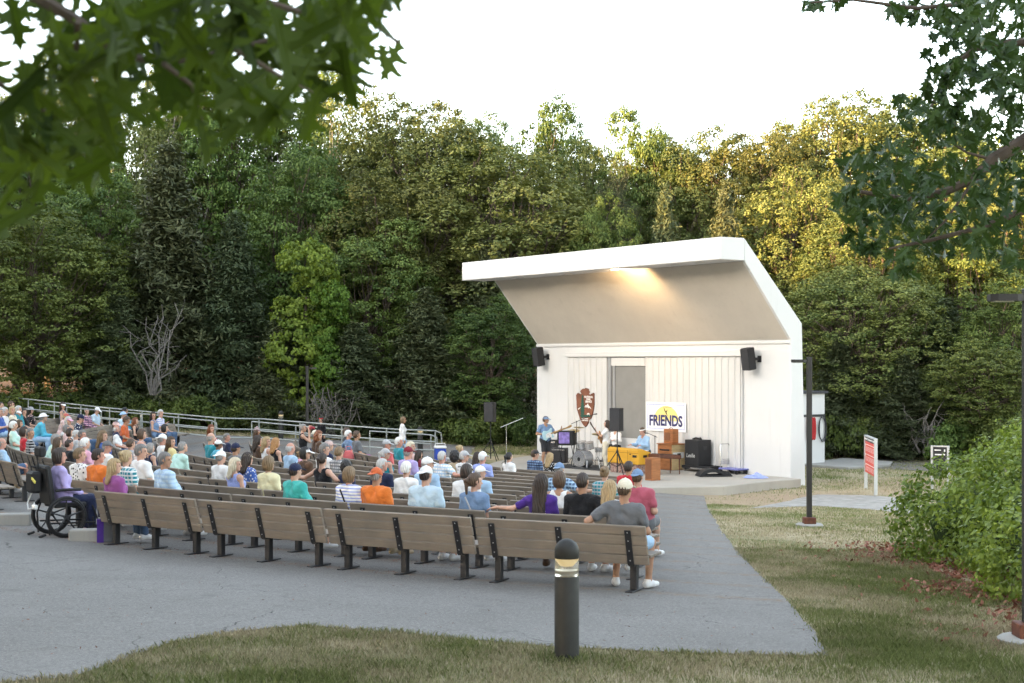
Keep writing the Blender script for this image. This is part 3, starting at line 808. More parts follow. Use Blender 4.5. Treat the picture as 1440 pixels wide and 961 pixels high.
def trunk_mesh(name, H, r, lobes, seed, mat, split=.35, lean=.03):
    g = np.random.default_rng(seed + 99); mb = MB()
    top = Vector((g.normal(0, lean) * H, g.normal(0, lean) * H, H * .72))
    pts = limb(mb, (0, 0, -.3), top, r, r * .28, g, 8, .10, 9)
    mb.lathe([(r * 1.5, -.3), (r * 1.15, .25), (r * .95, .8)], 9)
    for c, rr in lobes:
        base = pts[min(len(pts) - 2, max(2, int(8 * (split + .25 * g.random()))))]
        q = limb(mb, base, Vector(c) - Vector((0, 0, rr[2] * .2)), r * .40, r * .10, g, 5, .22, 6)
        for _ in range(3):
            d = g.normal(0, 1, 3); d /= np.linalg.norm(d)
            limb(mb, q[3], Vector(c) + Vector(d * np.array(rr) * .8), r * .16, r * .04, g, 3, .2, 5)
    return mb.build(name, mat, smooth=True, link=False)

def dome_lobes(g, H, W, n, z0=.55, spread=.62, rr=.36):
    out = [((0, 0, H * .80), (W * .30, W * .30, H * .19))]
    for i in range(n):
        a = 2 * math.pi * (i + g.uniform(-.3, .3)) / n; q = g.uniform(.7, 1.05) * spread * W / 2
        z = H * (z0 + g.uniform(-.16, .20)); s = W * rr / 2 * g.uniform(.8, 1.25)
        out.append(((q * math.cos(a), q * math.sin(a), z), (s * 1.15, s * 1.15, s * .95)))
    return out
def shell_lobes(g, H, W, n, zc, fx, fz, r, zmin=-.45):
    out = []
    for i in range(n):
        z = 1 - (i + .5) / n * (1 - zmin); a = i * 2.39996 + g.uniform(-.25, .25); q = max(0, 1 - z * z) ** (.33 if z > 0 else .5); k = g.uniform(.82, 1.06)
        s = r * g.uniform(.72, 1.22); out.append(((q * math.cos(a) * fx * W * k, q * math.sin(a) * fx * W * k, H * zc + z * fz * H * k), (s * 1.08, s * 1.08, s * .85)))
    return out
KIND = {}
def make_kind(kind, variants):
    L = []
    for v in range(variants):
        sd = sum(ord(ch) for ch in kind) * 13 + v * 101; g = np.random.default_rng(sd)
        if kind == 'oak':
            H, W = 18, 9.6; lobes = shell_lobes(g, H, W, 66, .545, .38, .395, 1.32, -.92)
            cr = crown_mesh('crown', lobes, L_OAK, sd, 2700, 28, .17, .42, .6, .82, .8, jit=.4, updir=.5); tk = trunk_mesh('trunk', H, .30, lobes, sd, BARK)
        elif kind == 'maple':
            H, W = 13, 9; lobes = shell_lobes(g, H, W, 34, .53, .34, .42, 1.35, -.92)
            cr = crown_mesh('crown', lobes, L_MAPLE, sd, 1500, 34, .155, .50, .75, .62, .45, jit=.35, updir=.8); tk = trunk_mesh('trunk', H, .24, lobes, sd, BARK)
        elif kind == 'poplar':
            H, W = 16, 7; lobes = [((g.normal(0, .8), g.normal(0, .8), z), (1.7 + .5 * g.random(), 1.7 + .5 * g.random(), 1.6)) for z in np.linspace(5.5, 14.6, 9)] + [((q * 2.2, g.normal(0, 1.2), z), (1.3, 1.3, 1.2)) for q, z in ((-1, 7), (1, 8.5), (-1, 10.5), (1, 12))]
            cr = crown_mesh('crown', lobes, L_POP, sd, 560, 20, .17, .48, .75, .40, .8, lowcut=-1.1); tk = trunk_mesh('trunk', H, .20, lobes, sd, BARKL, .30)
        elif kind == 'cedar':
            H, W = 11, 5.5; n = 5200; z = H * (1 - g.random(n) ** .62 * .93); fr = (1 - z / H)
            rad_ = W / 2 * (fr ** .75) * (.75 + .35 * np.sin(z * 3.1 + v) ** 2 + .25 * g.random(n)); a = g.random(n) * 2 * math.pi
            br = .75 + .35 * np.cos(a * 5 + z * 1.7) ; q = np.sqrt(g.uniform(.18, 1, n)) * rad_ * br.clip(.55, 1.15)
            P = np.stack([q * np.cos(a), q * np.sin(a), z - q * .12], 1)
            O = np.stack([np.cos(a), np.sin(a), np.full(n, -.25)], 1)
            tw = 5; Pp = np.repeat(P, tw, 0) + g.normal(0, .17, (n * tw, 3)) * np.array([1, 1, .55]); Nn = np.repeat(O * .35 + np.array([0, 0, 1.0]), tw, 0)
            V, Fq = leaves_at(Pp, Nn, .30, .26, g, .3, .5)
            t = np.repeat(np.repeat(g.normal(.45, .22, n), tw) + g.normal(0, .15, n * tw), 4).clip(0, 1)
            cr = np_mesh('crown', V, Fq, L_CED, {'tint': t}); mb = MB(); mb.tube([(0, 0, -.3), (.05, 0, H * .5), (0, 0, H * .97)], [.2, .12, .02], 8)
            for i in range(40):
                zz = H * g.uniform(.08, .9); aa = g.random() * 6.28; rq = W / 2 * (1 - zz / H) ** .75 * .8; mb.tube([(0, 0, zz), (rq * math.cos(aa), rq * math.sin(aa), zz - rq * .1)], [.035, .01], 5)
            tk = mb.build('trunk', BARK, smooth=True, link=False)
        elif kind == 'pine':
            H, W = 12, 6.5; lobes = []
            for i in range(13):
                a = i * 2.4; z = H * (.35 + .6 * i / 13); q = W / 2 * .72 * (1.05 - i / 15); lobes.append(((q * math.cos(a), q * math.sin(a), z), (1.15, 1.15, .55)))
            lobes.append(((0, 0, H * .95), (.9, .9, .9)))
            cr = crown_mesh('crown', lobes, L_PINE, sd, 520, 26, .27, .40, .13, .35, .6, lowcut=-1.1, jit=.9); tk = trunk_mesh('trunk', H, .2, lobes, sd, BARK, .45)
        elif kind == 'vine':
            H, W = 8, 3.0; lobes = [((g.normal(0, .35), g.normal(0, .35), z), (1.0 + .4 * g.random(), 1.0 + .4 * g.random(), .9)) for z in np.linspace(1.0, 7.2, 9)]
            cr = crown_mesh('crown', lobes, L_VINE, sd, 420, 26, .17, .34, .85, .75, .6); tk = trunk_mesh('trunk', H, .2, lobes[:3], sd, BARK)
        elif kind == 'shrub':
            H, W = 2.4, 3.6; lobes = [((g.normal(0, .85), g.normal(0, .7), .8 + g.uniform(-.25, .65)), (.95, .85, .75)) for _ in range(7)]
            cr = crown_mesh('crown', lobes, L_SHRUB, sd, 300, 18, .15, .30, .65, .5, .7); tk = trunk_mesh('stems', H, .05, lobes, sd, BARK, .05)
        L.append((cr, tk, H, W))
    KIND[kind] = L
for kd, vn in (('oak', 3), ('maple', 3), ('poplar', 2), ('cedar', 2), ('pine', 1), ('vine', 1), ('shrub', 3)): make_kind(kd, vn)
TCOUNT = {}
def tree(kind, px, topy, Y, hw, label, group='trees of the wood behind the stage', v=None, name=None):
    i = TCOUNT.get(kind, 0); TCOUNT[kind] = i + 1
    cr, tk, H, W = KIND[kind][(i if v is None else v) % len(KIND[kind])]
    x = (px - 720) / F * Y; z0 = gz(x, Y); top = ZC - (topy - HY) / F * Y
    h = top - z0; wd = 2 * hw * Y / F * (1.16 if kind == 'oak' else 1.0)
    e = thing(name or {'oak': 'oak_tree', 'maple': 'maple_tree', 'poplar': 'poplar_tree', 'cedar': 'cedar_tree', 'pine': 'pine_tree', 'vine': 'vine_covered_trunk', 'shrub': 'shrub'}[kind], label, 'shrub' if kind == 'shrub' else 'tree', (x, Y, z0 - .05), rng.random() * 6.28, group)
    e.scale = (wd / W, wd / W, h / (H * (.985 if kind != 'shrub' else .9)))
    put('stems' if kind == 'shrub' else 'trunk', tk, e); put('crown', cr, e); return e
T = tree
G1 = 'trees of the wood behind the stage'
# left part of the wood
T('maple', 20, 150, 72, 120, 'broad golden-green maple at the far left edge of the wood')
T('poplar', 140, 62, 78, 85, 'tallest pale poplar at the left, its thin top behind the near oak leaves')
T('poplar', 232, 96, 76, 75, 'airy pale poplar second from the left, behind the dark cedar')
T('maple', 270, 88, 80, 90, 'tall green maple between two pale poplars at the left')
T('maple', 440, 120, 80, 90, 'tall green maple left of the big oak dome')
T('maple', 80, 85, 80, 100, 'tall golden-green maple behind the near oak leaves')
T('maple', 318, 118, 78, 95, 'tall loose maple behind the brown-tinged cedar')
T('poplar', 395, 128, 80, 85, 'pale poplar with bare orange trunk showing through its crown')
T('poplar', 482, 112, 74, 92, 'light grey-green airy poplar whose top stands against the sky left of the big oak dome')
T('maple', 55, 300, 62.5, 130, 'large leafy green maple at the left edge above the handrail', v=1)
T('cedar', 238, 205, 65, 118, 'wide dark cedar with drooping boughs in the left half of the wood')
T('maple', 130, 235, 68, 105, 'mid-green maple between the left edge maple and the wide dark cedar')
T('maple', 425, 212, 69, 105, 'rounded green maple above the bright vine column')
T('cedar', 330, 300, 64.5, 85, 'dark brownish cedar left of the bright vine column', v=1)
T('vine', 430, 345, 62.5, 44, 'bright yellow-green vine column wrapped round a trunk')
T('vine', 462, 400, 62.2, 30, 'smaller yellow-green creeper right beside the bright vine column')
T('maple', 522, 318, 65.5, 98, 'leafy green maple right of the bright vine column', v=2)
T('cedar', 165, 400, 62.8, 75, 'low dark cedar behind the grey dead branches')
T('cedar', 395, 440, 62.2, 70, 'low dark cedar at the foot of the vine column')
T('cedar', 500, 455, 62, 80, 'spreading dark cedar above the bare stems')
T('cedar', 600, 405, 62.8, 85, 'dark cedar filling the gap left of the stage roof')
T('maple', 685, 420, 62.5, 78, 'dark green maple pressed against the left side of the bandshell', v=0)
T('oak', 592, 140, 73, 112, 'tallest dome-shaped oak in the middle, with a rounded olive crown')
T('oak', 690, 195, 71, 150, 'broad oak spreading from the middle dome towards the stage roof')
T('oak', 560, 250, 69, 110, 'oak below the tall middle dome, its lower crown in shade')
T('cedar', 690, 340, 66, 90, 'dark conifer behind the left corner of the canopy')
T('oak', 655, 158, 75, 75, 'oak dome on the right shoulder of the tallest dome')
T('oak', 535, 190, 75, 70, 'oak dome on the left shoulder of the tallest dome')
# behind the stage
T('oak', 838, 205, 78, 60, 'olive dome in the dip right of the pale hazy tree')
T('oak', 945, 185, 78, 60, 'olive dome between the golden-topped tree and the green oak dome')
T('oak', 1110, 168, 78, 60, 'olive dome in the dip left of the highest golden oak')
T('maple', 780, 150, 80, 78, 'pale hazy tree standing farther back right of the oak domes')
T('poplar', 745, 235, 76, 70, 'slim pale tree in the notch above the canopy')
T('maple', 906, 165, 76, 78, 'golden-topped tree with a tuft of orange leaves behind the canopy')
T('pine', 868, 238, 70, 62, 'grey-green pine just above the canopy edge')
T('maple', 850, 280, 67, 62, 'light green young maple right above the white canopy')
T('cedar', 935, 262, 67, 56, 'slender grey cedar above the middle of the canopy')
T('oak', 985, 190, 75, 85, 'green oak dome left of the two rounded domes over the canopy', v=2)
T('oak', 1058, 178, 74, 88, 'rounded oak dome with golden flecks above the right end of the canopy')
T('cedar', 1020, 258, 67, 62, 'silvery cedar behind the right half of the canopy', v=1)
T('oak', 820, 320, 70, 90, 'shaded oak hidden low behind the middle of the bandshell')
# right part
T('oak', 1165, 150, 76, 95, 'golden oak dome that rises highest on the right')
T('oak', 1258, 132, 78, 120, 'broad golden oak whose top hides behind the near oak branch')
T('oak', 1125, 235, 70, 95, 'bright yellow-lit oak above the sloping side of the bandshell')
T('oak', 1215, 290, 66, 95, 'oak with yellow-lit crown right of the bandshell shoulder')
T('oak', 1215, 372, 62.5, 112, 'rounded grey-green oak bush-like crown right of the bandshell')
T('oak', 1360, 180, 74, 120, 'tall oak behind the overhanging branch at the right')
T('maple', 1345, 320, 66, 100, 'amber-lit tree below the overhanging branch')
T('oak', 1440, 250, 70, 110, 'large golden tree at the right edge above the street lamp', v=0)
T('maple', 1425, 395, 60, 90, 'yellow-green tree at the right edge beside the lamp head', v=1)
T('cedar', 1330, 420, 62, 85, 'dark cedar in shade between the grey-green oak and the right edge')
T('cedar', 1180, 470, 60.5, 70, 'dark low cedar just right of the bandshell wall', v=0)
T('maple', 1390, 480, 57, 90, 'shaded leafy tree above the near bush')
T('cedar', 1270, 500, 59, 70, 'low dark evergreen behind the red notice board')
# rear ranks, seen through the gaps
for j, (px, ty, Y, hw) in enumerate([(-60, 190, 86, 120), (70, 230, 88, 120), (190, 220, 90, 120), (300, 230, 88, 110), (420, 240, 90, 110), (540, 250, 86, 110), (660, 280, 88, 110), (780, 260, 92, 110), (890, 270, 90, 110), (1000, 270, 92, 110), (1110, 260, 90, 110), (1220, 250, 92, 110), (1330, 240, 92, 110), (1450, 230, 88, 120), (1540, 200, 80, 120), (-120, 150, 74, 120)]):
    T(('oak', 'maple', 'oak')[j % 3], px, ty, Y, hw, ('shaded oak in the rear rank of the wood, ' if j % 3 != 1 else 'shaded maple in the rear rank of the wood, ') + ['beyond the far left edge', 'behind the left edge maple', 'behind the wide dark cedar', 'behind the brownish cedar', 'above the vine column', 'under the tall middle dome', 'right of the tall middle dome', 'behind the pale hazy tree', 'behind the golden-topped tree', 'behind the oak domes over the canopy', 'behind the sloping side of the bandshell', 'behind the broad golden oak', 'behind the overhanging branch', 'at the right edge', 'beyond the right edge', 'outside the left edge of the photo'][j], 'rear trees of the wood')
# understorey
sh = [(-10, 545, 60, 60, 'at the left edge behind the handrail'), (48, 548, 61, 46, 'behind the man in the white bucket hat'), (100, 540, 62, 50, 'behind the woman in a white visor'), (150, 545, 61.5, 46, 'behind the pink-shirted person'), (196, 548, 62, 42, 'behind the person in bright blue'), (240, 552, 62, 44, 'behind the seated couple'), (290, 550, 62.5, 46, 'left of the auburn-haired woman'), (335, 556, 62, 42, 'above the red striped beanie'), (380, 556, 61.5, 42, 'left of the distant lamp post'), (425, 560, 64, 36, 'at the foot of the distant lamp post'), (520, 566, 63.5, 40, 'between the bare stems and the walking woman'), (565, 570, 64, 36, 'right behind the walking woman'), (612, 573, 62, 40, 'bright, right of the white-banded bollard'), (655, 572, 61, 46, 'bright, left of the loudspeaker on a stand'), (705, 575, 61.5, 44, 'behind the loudspeaker at the left of the stage'), (742, 580, 61, 34, 'squeezed against the bandshell'),
      (1178, 560, 60, 40, 'beside the white store behind the stage'), (1215, 572, 59.5, 42, 'behind the red notice board'), (1258, 575, 60, 44, 'between the notice board and the trail sign'), (1305, 580, 59, 40, 'behind the black trail sign'), (1350, 575, 57, 50, 'above the near bush, left part'), (1405, 570, 55, 55, 'above the near bush, right part'), (1455, 560, 53, 60, 'at the right edge above the near bush')]
for px, ty, Y, hw, w_ in sh: T('shrub', px, ty, Y, hw, 'green shrub at the wood edge, ' + w_, 'shrubs along the edge of the wood')
# bare grey branches
def bare(name, px, topy, Y, hw, n, label, up=1.0, seed=4):
    g = np.random.default_rng(seed); x = (px - 720) / F * Y; z0 = gz(x, Y); h = ZC - (topy - HY) / F * Y - z0; wd = hw * Y / F
    e = thing(name, label, 'dead tree', (x, Y, z0)); mb = MB()
    for i in range(n):
        a = g.random() * 6.28; q = wd * g.uniform(.3, 1); z1 = h * g.uniform(.55, 1)
        st = Vector((0, 0, h * .35 * (1 - up))) + Vector((q * .35 * math.cos(a), q * .35 * math.sin(a), 0)) * up
        pts = limb(mb, st, (q * math.cos(a), q * math.sin(a), z1), .045, .012, g, 6, .25, 5)
        for _ in range(5):
            b = pts[g.integers(2, 6)]; limb(mb, b, b + Vector(g.normal(0, .28, 3) * wd), .016, .006, g, 3, .3, 4)
    mb.build('branches', DEADW, e, True)
bare('dead_tree', 215, 425, 60.2, 55, 9, 'pale grey dead branches in front of the low dark cedar at the left', .2, 4)
bare('bare_shrub', 470, 535, 60.5, 45, 26, 'thicket of bare grey stems right of the distant lamp post', 1.0, 6)
bare('bare_shrub', 1300, 560, 57.5, 40, 8, 'bare twigs among the leaves above the trail sign', .6, 9)
# unseen trees added on the sunny side to block the sun from the seats
g_ = random.Random(21)
OFF = []
for row_, (d0, hh_) in enumerate(((0, 0), (6.5, .5), (13, 1.0))):
    for q_ in np.arange(-42, 58, 4.6):
        bx = -33 - d0 * .84 + .54 * q_ + g_.uniform(-1, 1); by = 22 - d0 * .54 - .84 * q_ + g_.uniform(-1, 1)
        OFF.append((bx, by, hh_))
for j, (x, y, hh_) in enumerate(OFF):
    kd = ('oak', 'maple')[j % 2]; cr, tk, H, W = KIND[kd][j % 3]
    e = thing(kd + '_tree', f'{kd} added out of view left of the seats to block the sun', 'tree', (x, y, gz(x, y) - .05), g_.random() * 6.28, f'{kd}s outside the photo')
    top_ = 16.0 + hh_ + (6.2 if y > 36 else 0) + g_.uniform(-1.2, 1.2); s = g_.uniform(.88, 1.0); e.scale = (s, s, top_ / H); put('trunk', tk, e); put('crown', cr, e)

k_ = 0
for q_ in np.arange(-42, 60, 3.6):  # low unseen maples added to close the sun gap under the crowns
    bx = -30.5 + .54 * q_ + g_.uniform(-.7, .7); by = 23.5 - .84 * q_ + g_.uniform(-.7, .7); cr, tk, H, W = KIND['maple'][k_ % 3]; k_ += 1
    e = thing('maple_tree', 'low bushy maple added out of view to block low sun under the taller crowns', 'tree', (bx, by, gz(bx, by) - .9), g_.random() * 6.28, 'low maples outside the photo')
    e.scale = (.62, .62, g_.uniform(9.5, 11) / H); put('trunk', tk, e); put('crown', cr, e)

# ------------------------------------------------------------------ near leaves
OAKLEAF = [(0, -.12), (.012, .02), (.06, .10), (.17, .13), (.09, .22), (.06, .29), (.20, .36), (.33, .35), (.27, .44), (.10, .48), (.07, .54), (.22, .64), (.34, .66), (.26, .74), (.10, .72), (.08, .80), (.15, .92), (.06, .90), (0, 1.02)]
OAKFULL = OAKLEAF + [(-x * .96, y * .99 + .01) for x, y in OAKLEAF[1:-1]][::-1]
LEAF2 = [(0, 0), (.05, .14), (.17, .2), (.10, .3), (.30, .46), (.12, .5), (.28, .74), (.09, .74), (0, 1)]
OAK2 = LEAF2 + [(-x, y) for x, y in LEAF2[1:-1]][::-1]
def lobed(regions, leaf, depth, shape, seed, droop=.6):
    """list of (regions in survey columns) -> verts, faces, tints; the leaves hang in a real volume"""
    g = np.random.default_rng(seed); V = []; Fc = []; Tn = []; centres = []
    for (cx, cy, rx, ry, n) in regions:
        ct = g.normal(.5, .2)
        Yc = g.uniform(*depth)
        for _ in range(n):
            a = g.random() * 6.28; q = math.sqrt(g.random())
            px, py = cx + rx * q * math.cos(a), cy + ry * q * math.sin(a)
            p = atY(px, py, min(max(Yc + g.normal(0, .16 * (depth[1] - depth[0]) + .12), depth[0]), depth[1]))
            s = leaf * g.uniform(.75, 1.25)
            dn = Vector((g.normal(0, .75), g.normal(0, .75), -droop - g.random() * .6)).normalized()
            nrm = Vector(g.normal(0, 1, 3)) + Vector((0, -.45, .55)); nrm -= nrm.dot(dn) * dn
            nrm.normalize(); sd = dn.cross(nrm); o = len(V); cur = g.uniform(.0, .35); fold = g.uniform(.1, .5)
            for (u, w_) in shape: V.append(p + (dn * (w_ - .5) + sd * u * 1.05 - nrm * (cur * (w_ - .4) ** 2 - fold * abs(u))) * s)
            k = len(shape); h = k // 2
            Fc.append([o + i for i in range(h + 1)]); Fc.append([o] + [o + i for i in range(h, k)])
            t = min(1, max(0, ct + g.normal(0, .2))); Tn += [t] * k
            centres.append(p - dn * s * .5)
    return V, Fc, Tn, centres
def leafy(name, parent, regions, leaf, depth, shape, seed, mat, droop=.6):
    V, Fc, Tn, cen = lobed(regions, leaf, depth, shape, seed, droop)
    me = bpy.data.meshes.new(name); me.from_pydata([tuple(v) for v in V], [], Fc); me.materials.append(mat)
    t = me.attributes.new('tint', 'FLOAT', 'POINT'); t.data.foreach_set('value', np.array(Tn, np.float32)); me.update()
    put(name, me, parent); return cen
nearT = thing('oak_tree', 'near oak whose big lobed leaves hang into the top left of the photo', 'tree')
reg = [(60, 15, 60, 25, 16), (130, 30, 70, 45, 44), (215, 20, 80, 40, 48), (300, 25, 80, 45, 52), (385, 25, 80, 45, 50), (460, 25, 65, 45, 38), (520, 15, 50, 40, 26), (548, 70, 14, 28, 5),
       (110, 95, 60, 40, 24), (200, 95, 60, 40, 26), (280, 95, 60, 50, 28), (365, 95, 60, 45, 26), (440, 85, 60, 40, 24), (500, 75, 40, 35, 12),
       (45, 150, 45, 55, 22), (105, 160, 50, 50, 22), (60, 215, 50, 35, 14), (125, 225, 40, 30, 10), (8, 200, 25, 60, 10), (3, 285, 14, 40, 5), (280, 170, 25, 50, 10), (350, 150, 40, 30, 9), (410, 150, 40, 28, 9), (440, 135, 30, 25, 6), (170, 150, 40, 35, 9), (235, 150, 30, 30, 6), (-60, 60, 60, 90, 20), (-80, 200, 60, 80, 14)]
reg = [(a, b, c, d, int(n * .36) + 1) for a, b, c, d, n in reg]
cen = leafy('leaves', nearT, reg, .150, (2.6, 4.0), OAKFULL, 5, L_NEAR)
mb = MB(); g = np.random.default_rng(3)
tb = Vector((-3.6, 1.0, gz(-3.6, 1.0)))
limb(mb, tb - Vector((0, 0, .4)), (-3.5, 1.1, 9.5), .34, .16, g, 8, .05, 12)
A_ = atY(-260, -160, 2.9); limb(mb, (-3.52, 1.08, 6.0), A_, .13, .05, g, 5, .08, 8)
def twig(pxs, Y, r): mb.tube([atY(a, b, Y + .12 * i) for i, (a, b) in enumerate(pxs)], [r * (1 - .75 * i / (len(pxs) - 1)) for i in range(len(pxs))], 6)
twig([(-260, -160), (-60, -60), (50, -5), (110, 30), (165, 75), (230, 90), (330, 70), (430, 40)], 2.7, .018)
twig([(-260, -160), (0, -120), (200, -60), (330, -10), (430, 20), (520, 30), (560, 60)], 2.9, .016)
twig([(-260, -160), (-120, 0), (-40, 90), (30, 140), (90, 170)], 2.6, .012)
twig([(230, 90), (270, 120), (285, 170)], 2.75, .006); twig([(110, 30), (105, 100), (120, 180)], 2.7, .007); twig([(330, 70), (400, 110), (440, 130)], 2.8, .006)
mb.build('trunk', BARK, nearT, True)
rT = thing('oak_tree', 'near oak with dark leafy boughs hanging in from the right edge', 'tree')
reg2 = [(1300, 18, 45, 18, 60), (1360, 25, 45, 35, 110), (1410, 30, 50, 45, 150), (1330, 75, 30, 35, 60), (1385, 90, 45, 40, 130), (1425, 110, 35, 50, 130), (1335, 125, 35, 30, 80), (1300, 165, 35, 22, 60), (1345, 180, 45, 28, 100), (1405, 185, 45, 45, 130), (1275, 150, 16, 16, 16),
        (1215, 235, 35, 28, 70), (1265, 225, 40, 30, 80), (1230, 280, 45, 35, 130), (1285, 275, 50, 40, 150), (1345, 265, 45, 45, 120), (1405, 275, 45, 50, 140), (1190, 290, 18, 30, 30), (1215, 330, 30, 28, 50), (1265, 335, 40, 32, 80), (1330, 330, 45, 32, 90), (1395, 335, 45, 28, 80), (1270, 375, 25, 20, 26), (1425, 350, 25, 30, 40),
        (1145, 8, 18, 8, 16), (1175, 5, 14, 7, 10), (1270, 18, 25, 12, 26), (1480, 60, 40, 120, 160), (1490, 260, 45, 110, 160)]
reg2 = [(a, b, c, d, int(n * .72) + 1) for a, b, c, d, n in reg2]
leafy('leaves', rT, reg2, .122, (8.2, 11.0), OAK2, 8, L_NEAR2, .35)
mb = MB(); tb = Vector((7.9, 9.6, gz(7.9, 9.6)))
limb(mb, tb - Vector((0, 0, .4)), (7.7, 9.5, 10), .36, .15, g, 8, .05, 12)
J = Vector((7.8, 9.55, 6.6))
def bough(pxs, Y, r, start=J):
    P = [start] + [atY(a, b, Y) for a, b in pxs]; r *= .62; mb.tube(P, [r * (1 - .8 * i / (len(P) - 1)) for i in range(len(P))], 7)
bough([(1600, 120), (1480, 170), (1430, 205), (1395, 225), (1372, 250), (1330, 270), (1270, 280), (1210, 270)], 9.6, .11)
bough([(1600, 20), (1480, 60), (1420, 60), (1370, 70), (1330, 100), (1310, 150)], 9.3, .07)
bough([(1560, -60), (1440, -20), (1360, 5), (1290, 12), (1200, 0), (1140, 4)], 9.9, .05)
bough([(1590, 250), (1480, 290), (1430, 300), (1380, 320), (1300, 340), (1250, 350)], 9.2, .06)
bough([(1395, 225), (1360, 215), (1320, 190)], 9.6, .03, atY(1430, 205, 9.6)); bough([(1330, 310), (1290, 350)], 9.5, .02, atY(1372, 250, 9.6))
mb.build('trunk', BARK, rT, True)

# ------------------------------------------------------------------ the big bush on the right
bush = thing('bush', 'large bright green leafy bush filling the right side of the lawn', 'bush', (8.4, 20.3, gz(8.4, 20.3)))
ox, oy, oz = bush.location
bl = []
gb = np.random.default_rng(5)
for (bx, by, hx, hz) in [(7.2, 22.3, 1.25, 1.25), (7.6, 20.6, 1.35, 1.45), (7.2, 18.9, 1.2, 1.15), (6.6, 17.2, .95, .95), (6.55, 16.0, .8, .8), (8.6, 22.4, 1.6, 1.75), (9.0, 20.6, 1.7, 1.9), (8.5, 18.6, 1.6, 1.7), (7.7, 16.9, 1.4, 1.35), (7.3, 15.6, 1.2, 1.05), (9.9, 23.8, 1.7, 1.7), (10.6, 21.5, 1.9, 2.0), (10.2, 18.6, 1.8, 1.9), (9.0, 16.2, 1.6, 1.5), (8.3, 14.4, 1.2, 1.1), (8.0, 24.3, 1.1, 1.0), (11.5, 24, 1.6, 1.6)]:
    bl.append(((bx - ox, by - oy, gz(bx, by) - oz + hz * .50), (hx, hx, hz * .84)))
cr = crown_mesh('foliage', bl, L_BUSH, 31, 5200, 17, .080, .22, .62, .82, .75, lowcut=-.75, jit=.5, updir=.5); put('foliage', cr, bush)
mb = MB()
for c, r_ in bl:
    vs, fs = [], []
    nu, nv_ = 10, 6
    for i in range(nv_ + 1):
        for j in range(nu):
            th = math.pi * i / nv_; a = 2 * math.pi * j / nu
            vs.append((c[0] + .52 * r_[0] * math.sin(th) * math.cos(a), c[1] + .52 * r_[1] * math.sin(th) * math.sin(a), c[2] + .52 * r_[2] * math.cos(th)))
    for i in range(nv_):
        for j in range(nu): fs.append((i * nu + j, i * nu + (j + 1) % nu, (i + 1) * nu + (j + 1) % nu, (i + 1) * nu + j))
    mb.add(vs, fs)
mb.build('opaque_core', M('opaque_core_fill', (.035, .060, .014), 1, .6, 14, 1, 30), bush)  # solid dark lump added inside the foliage to stop see-through
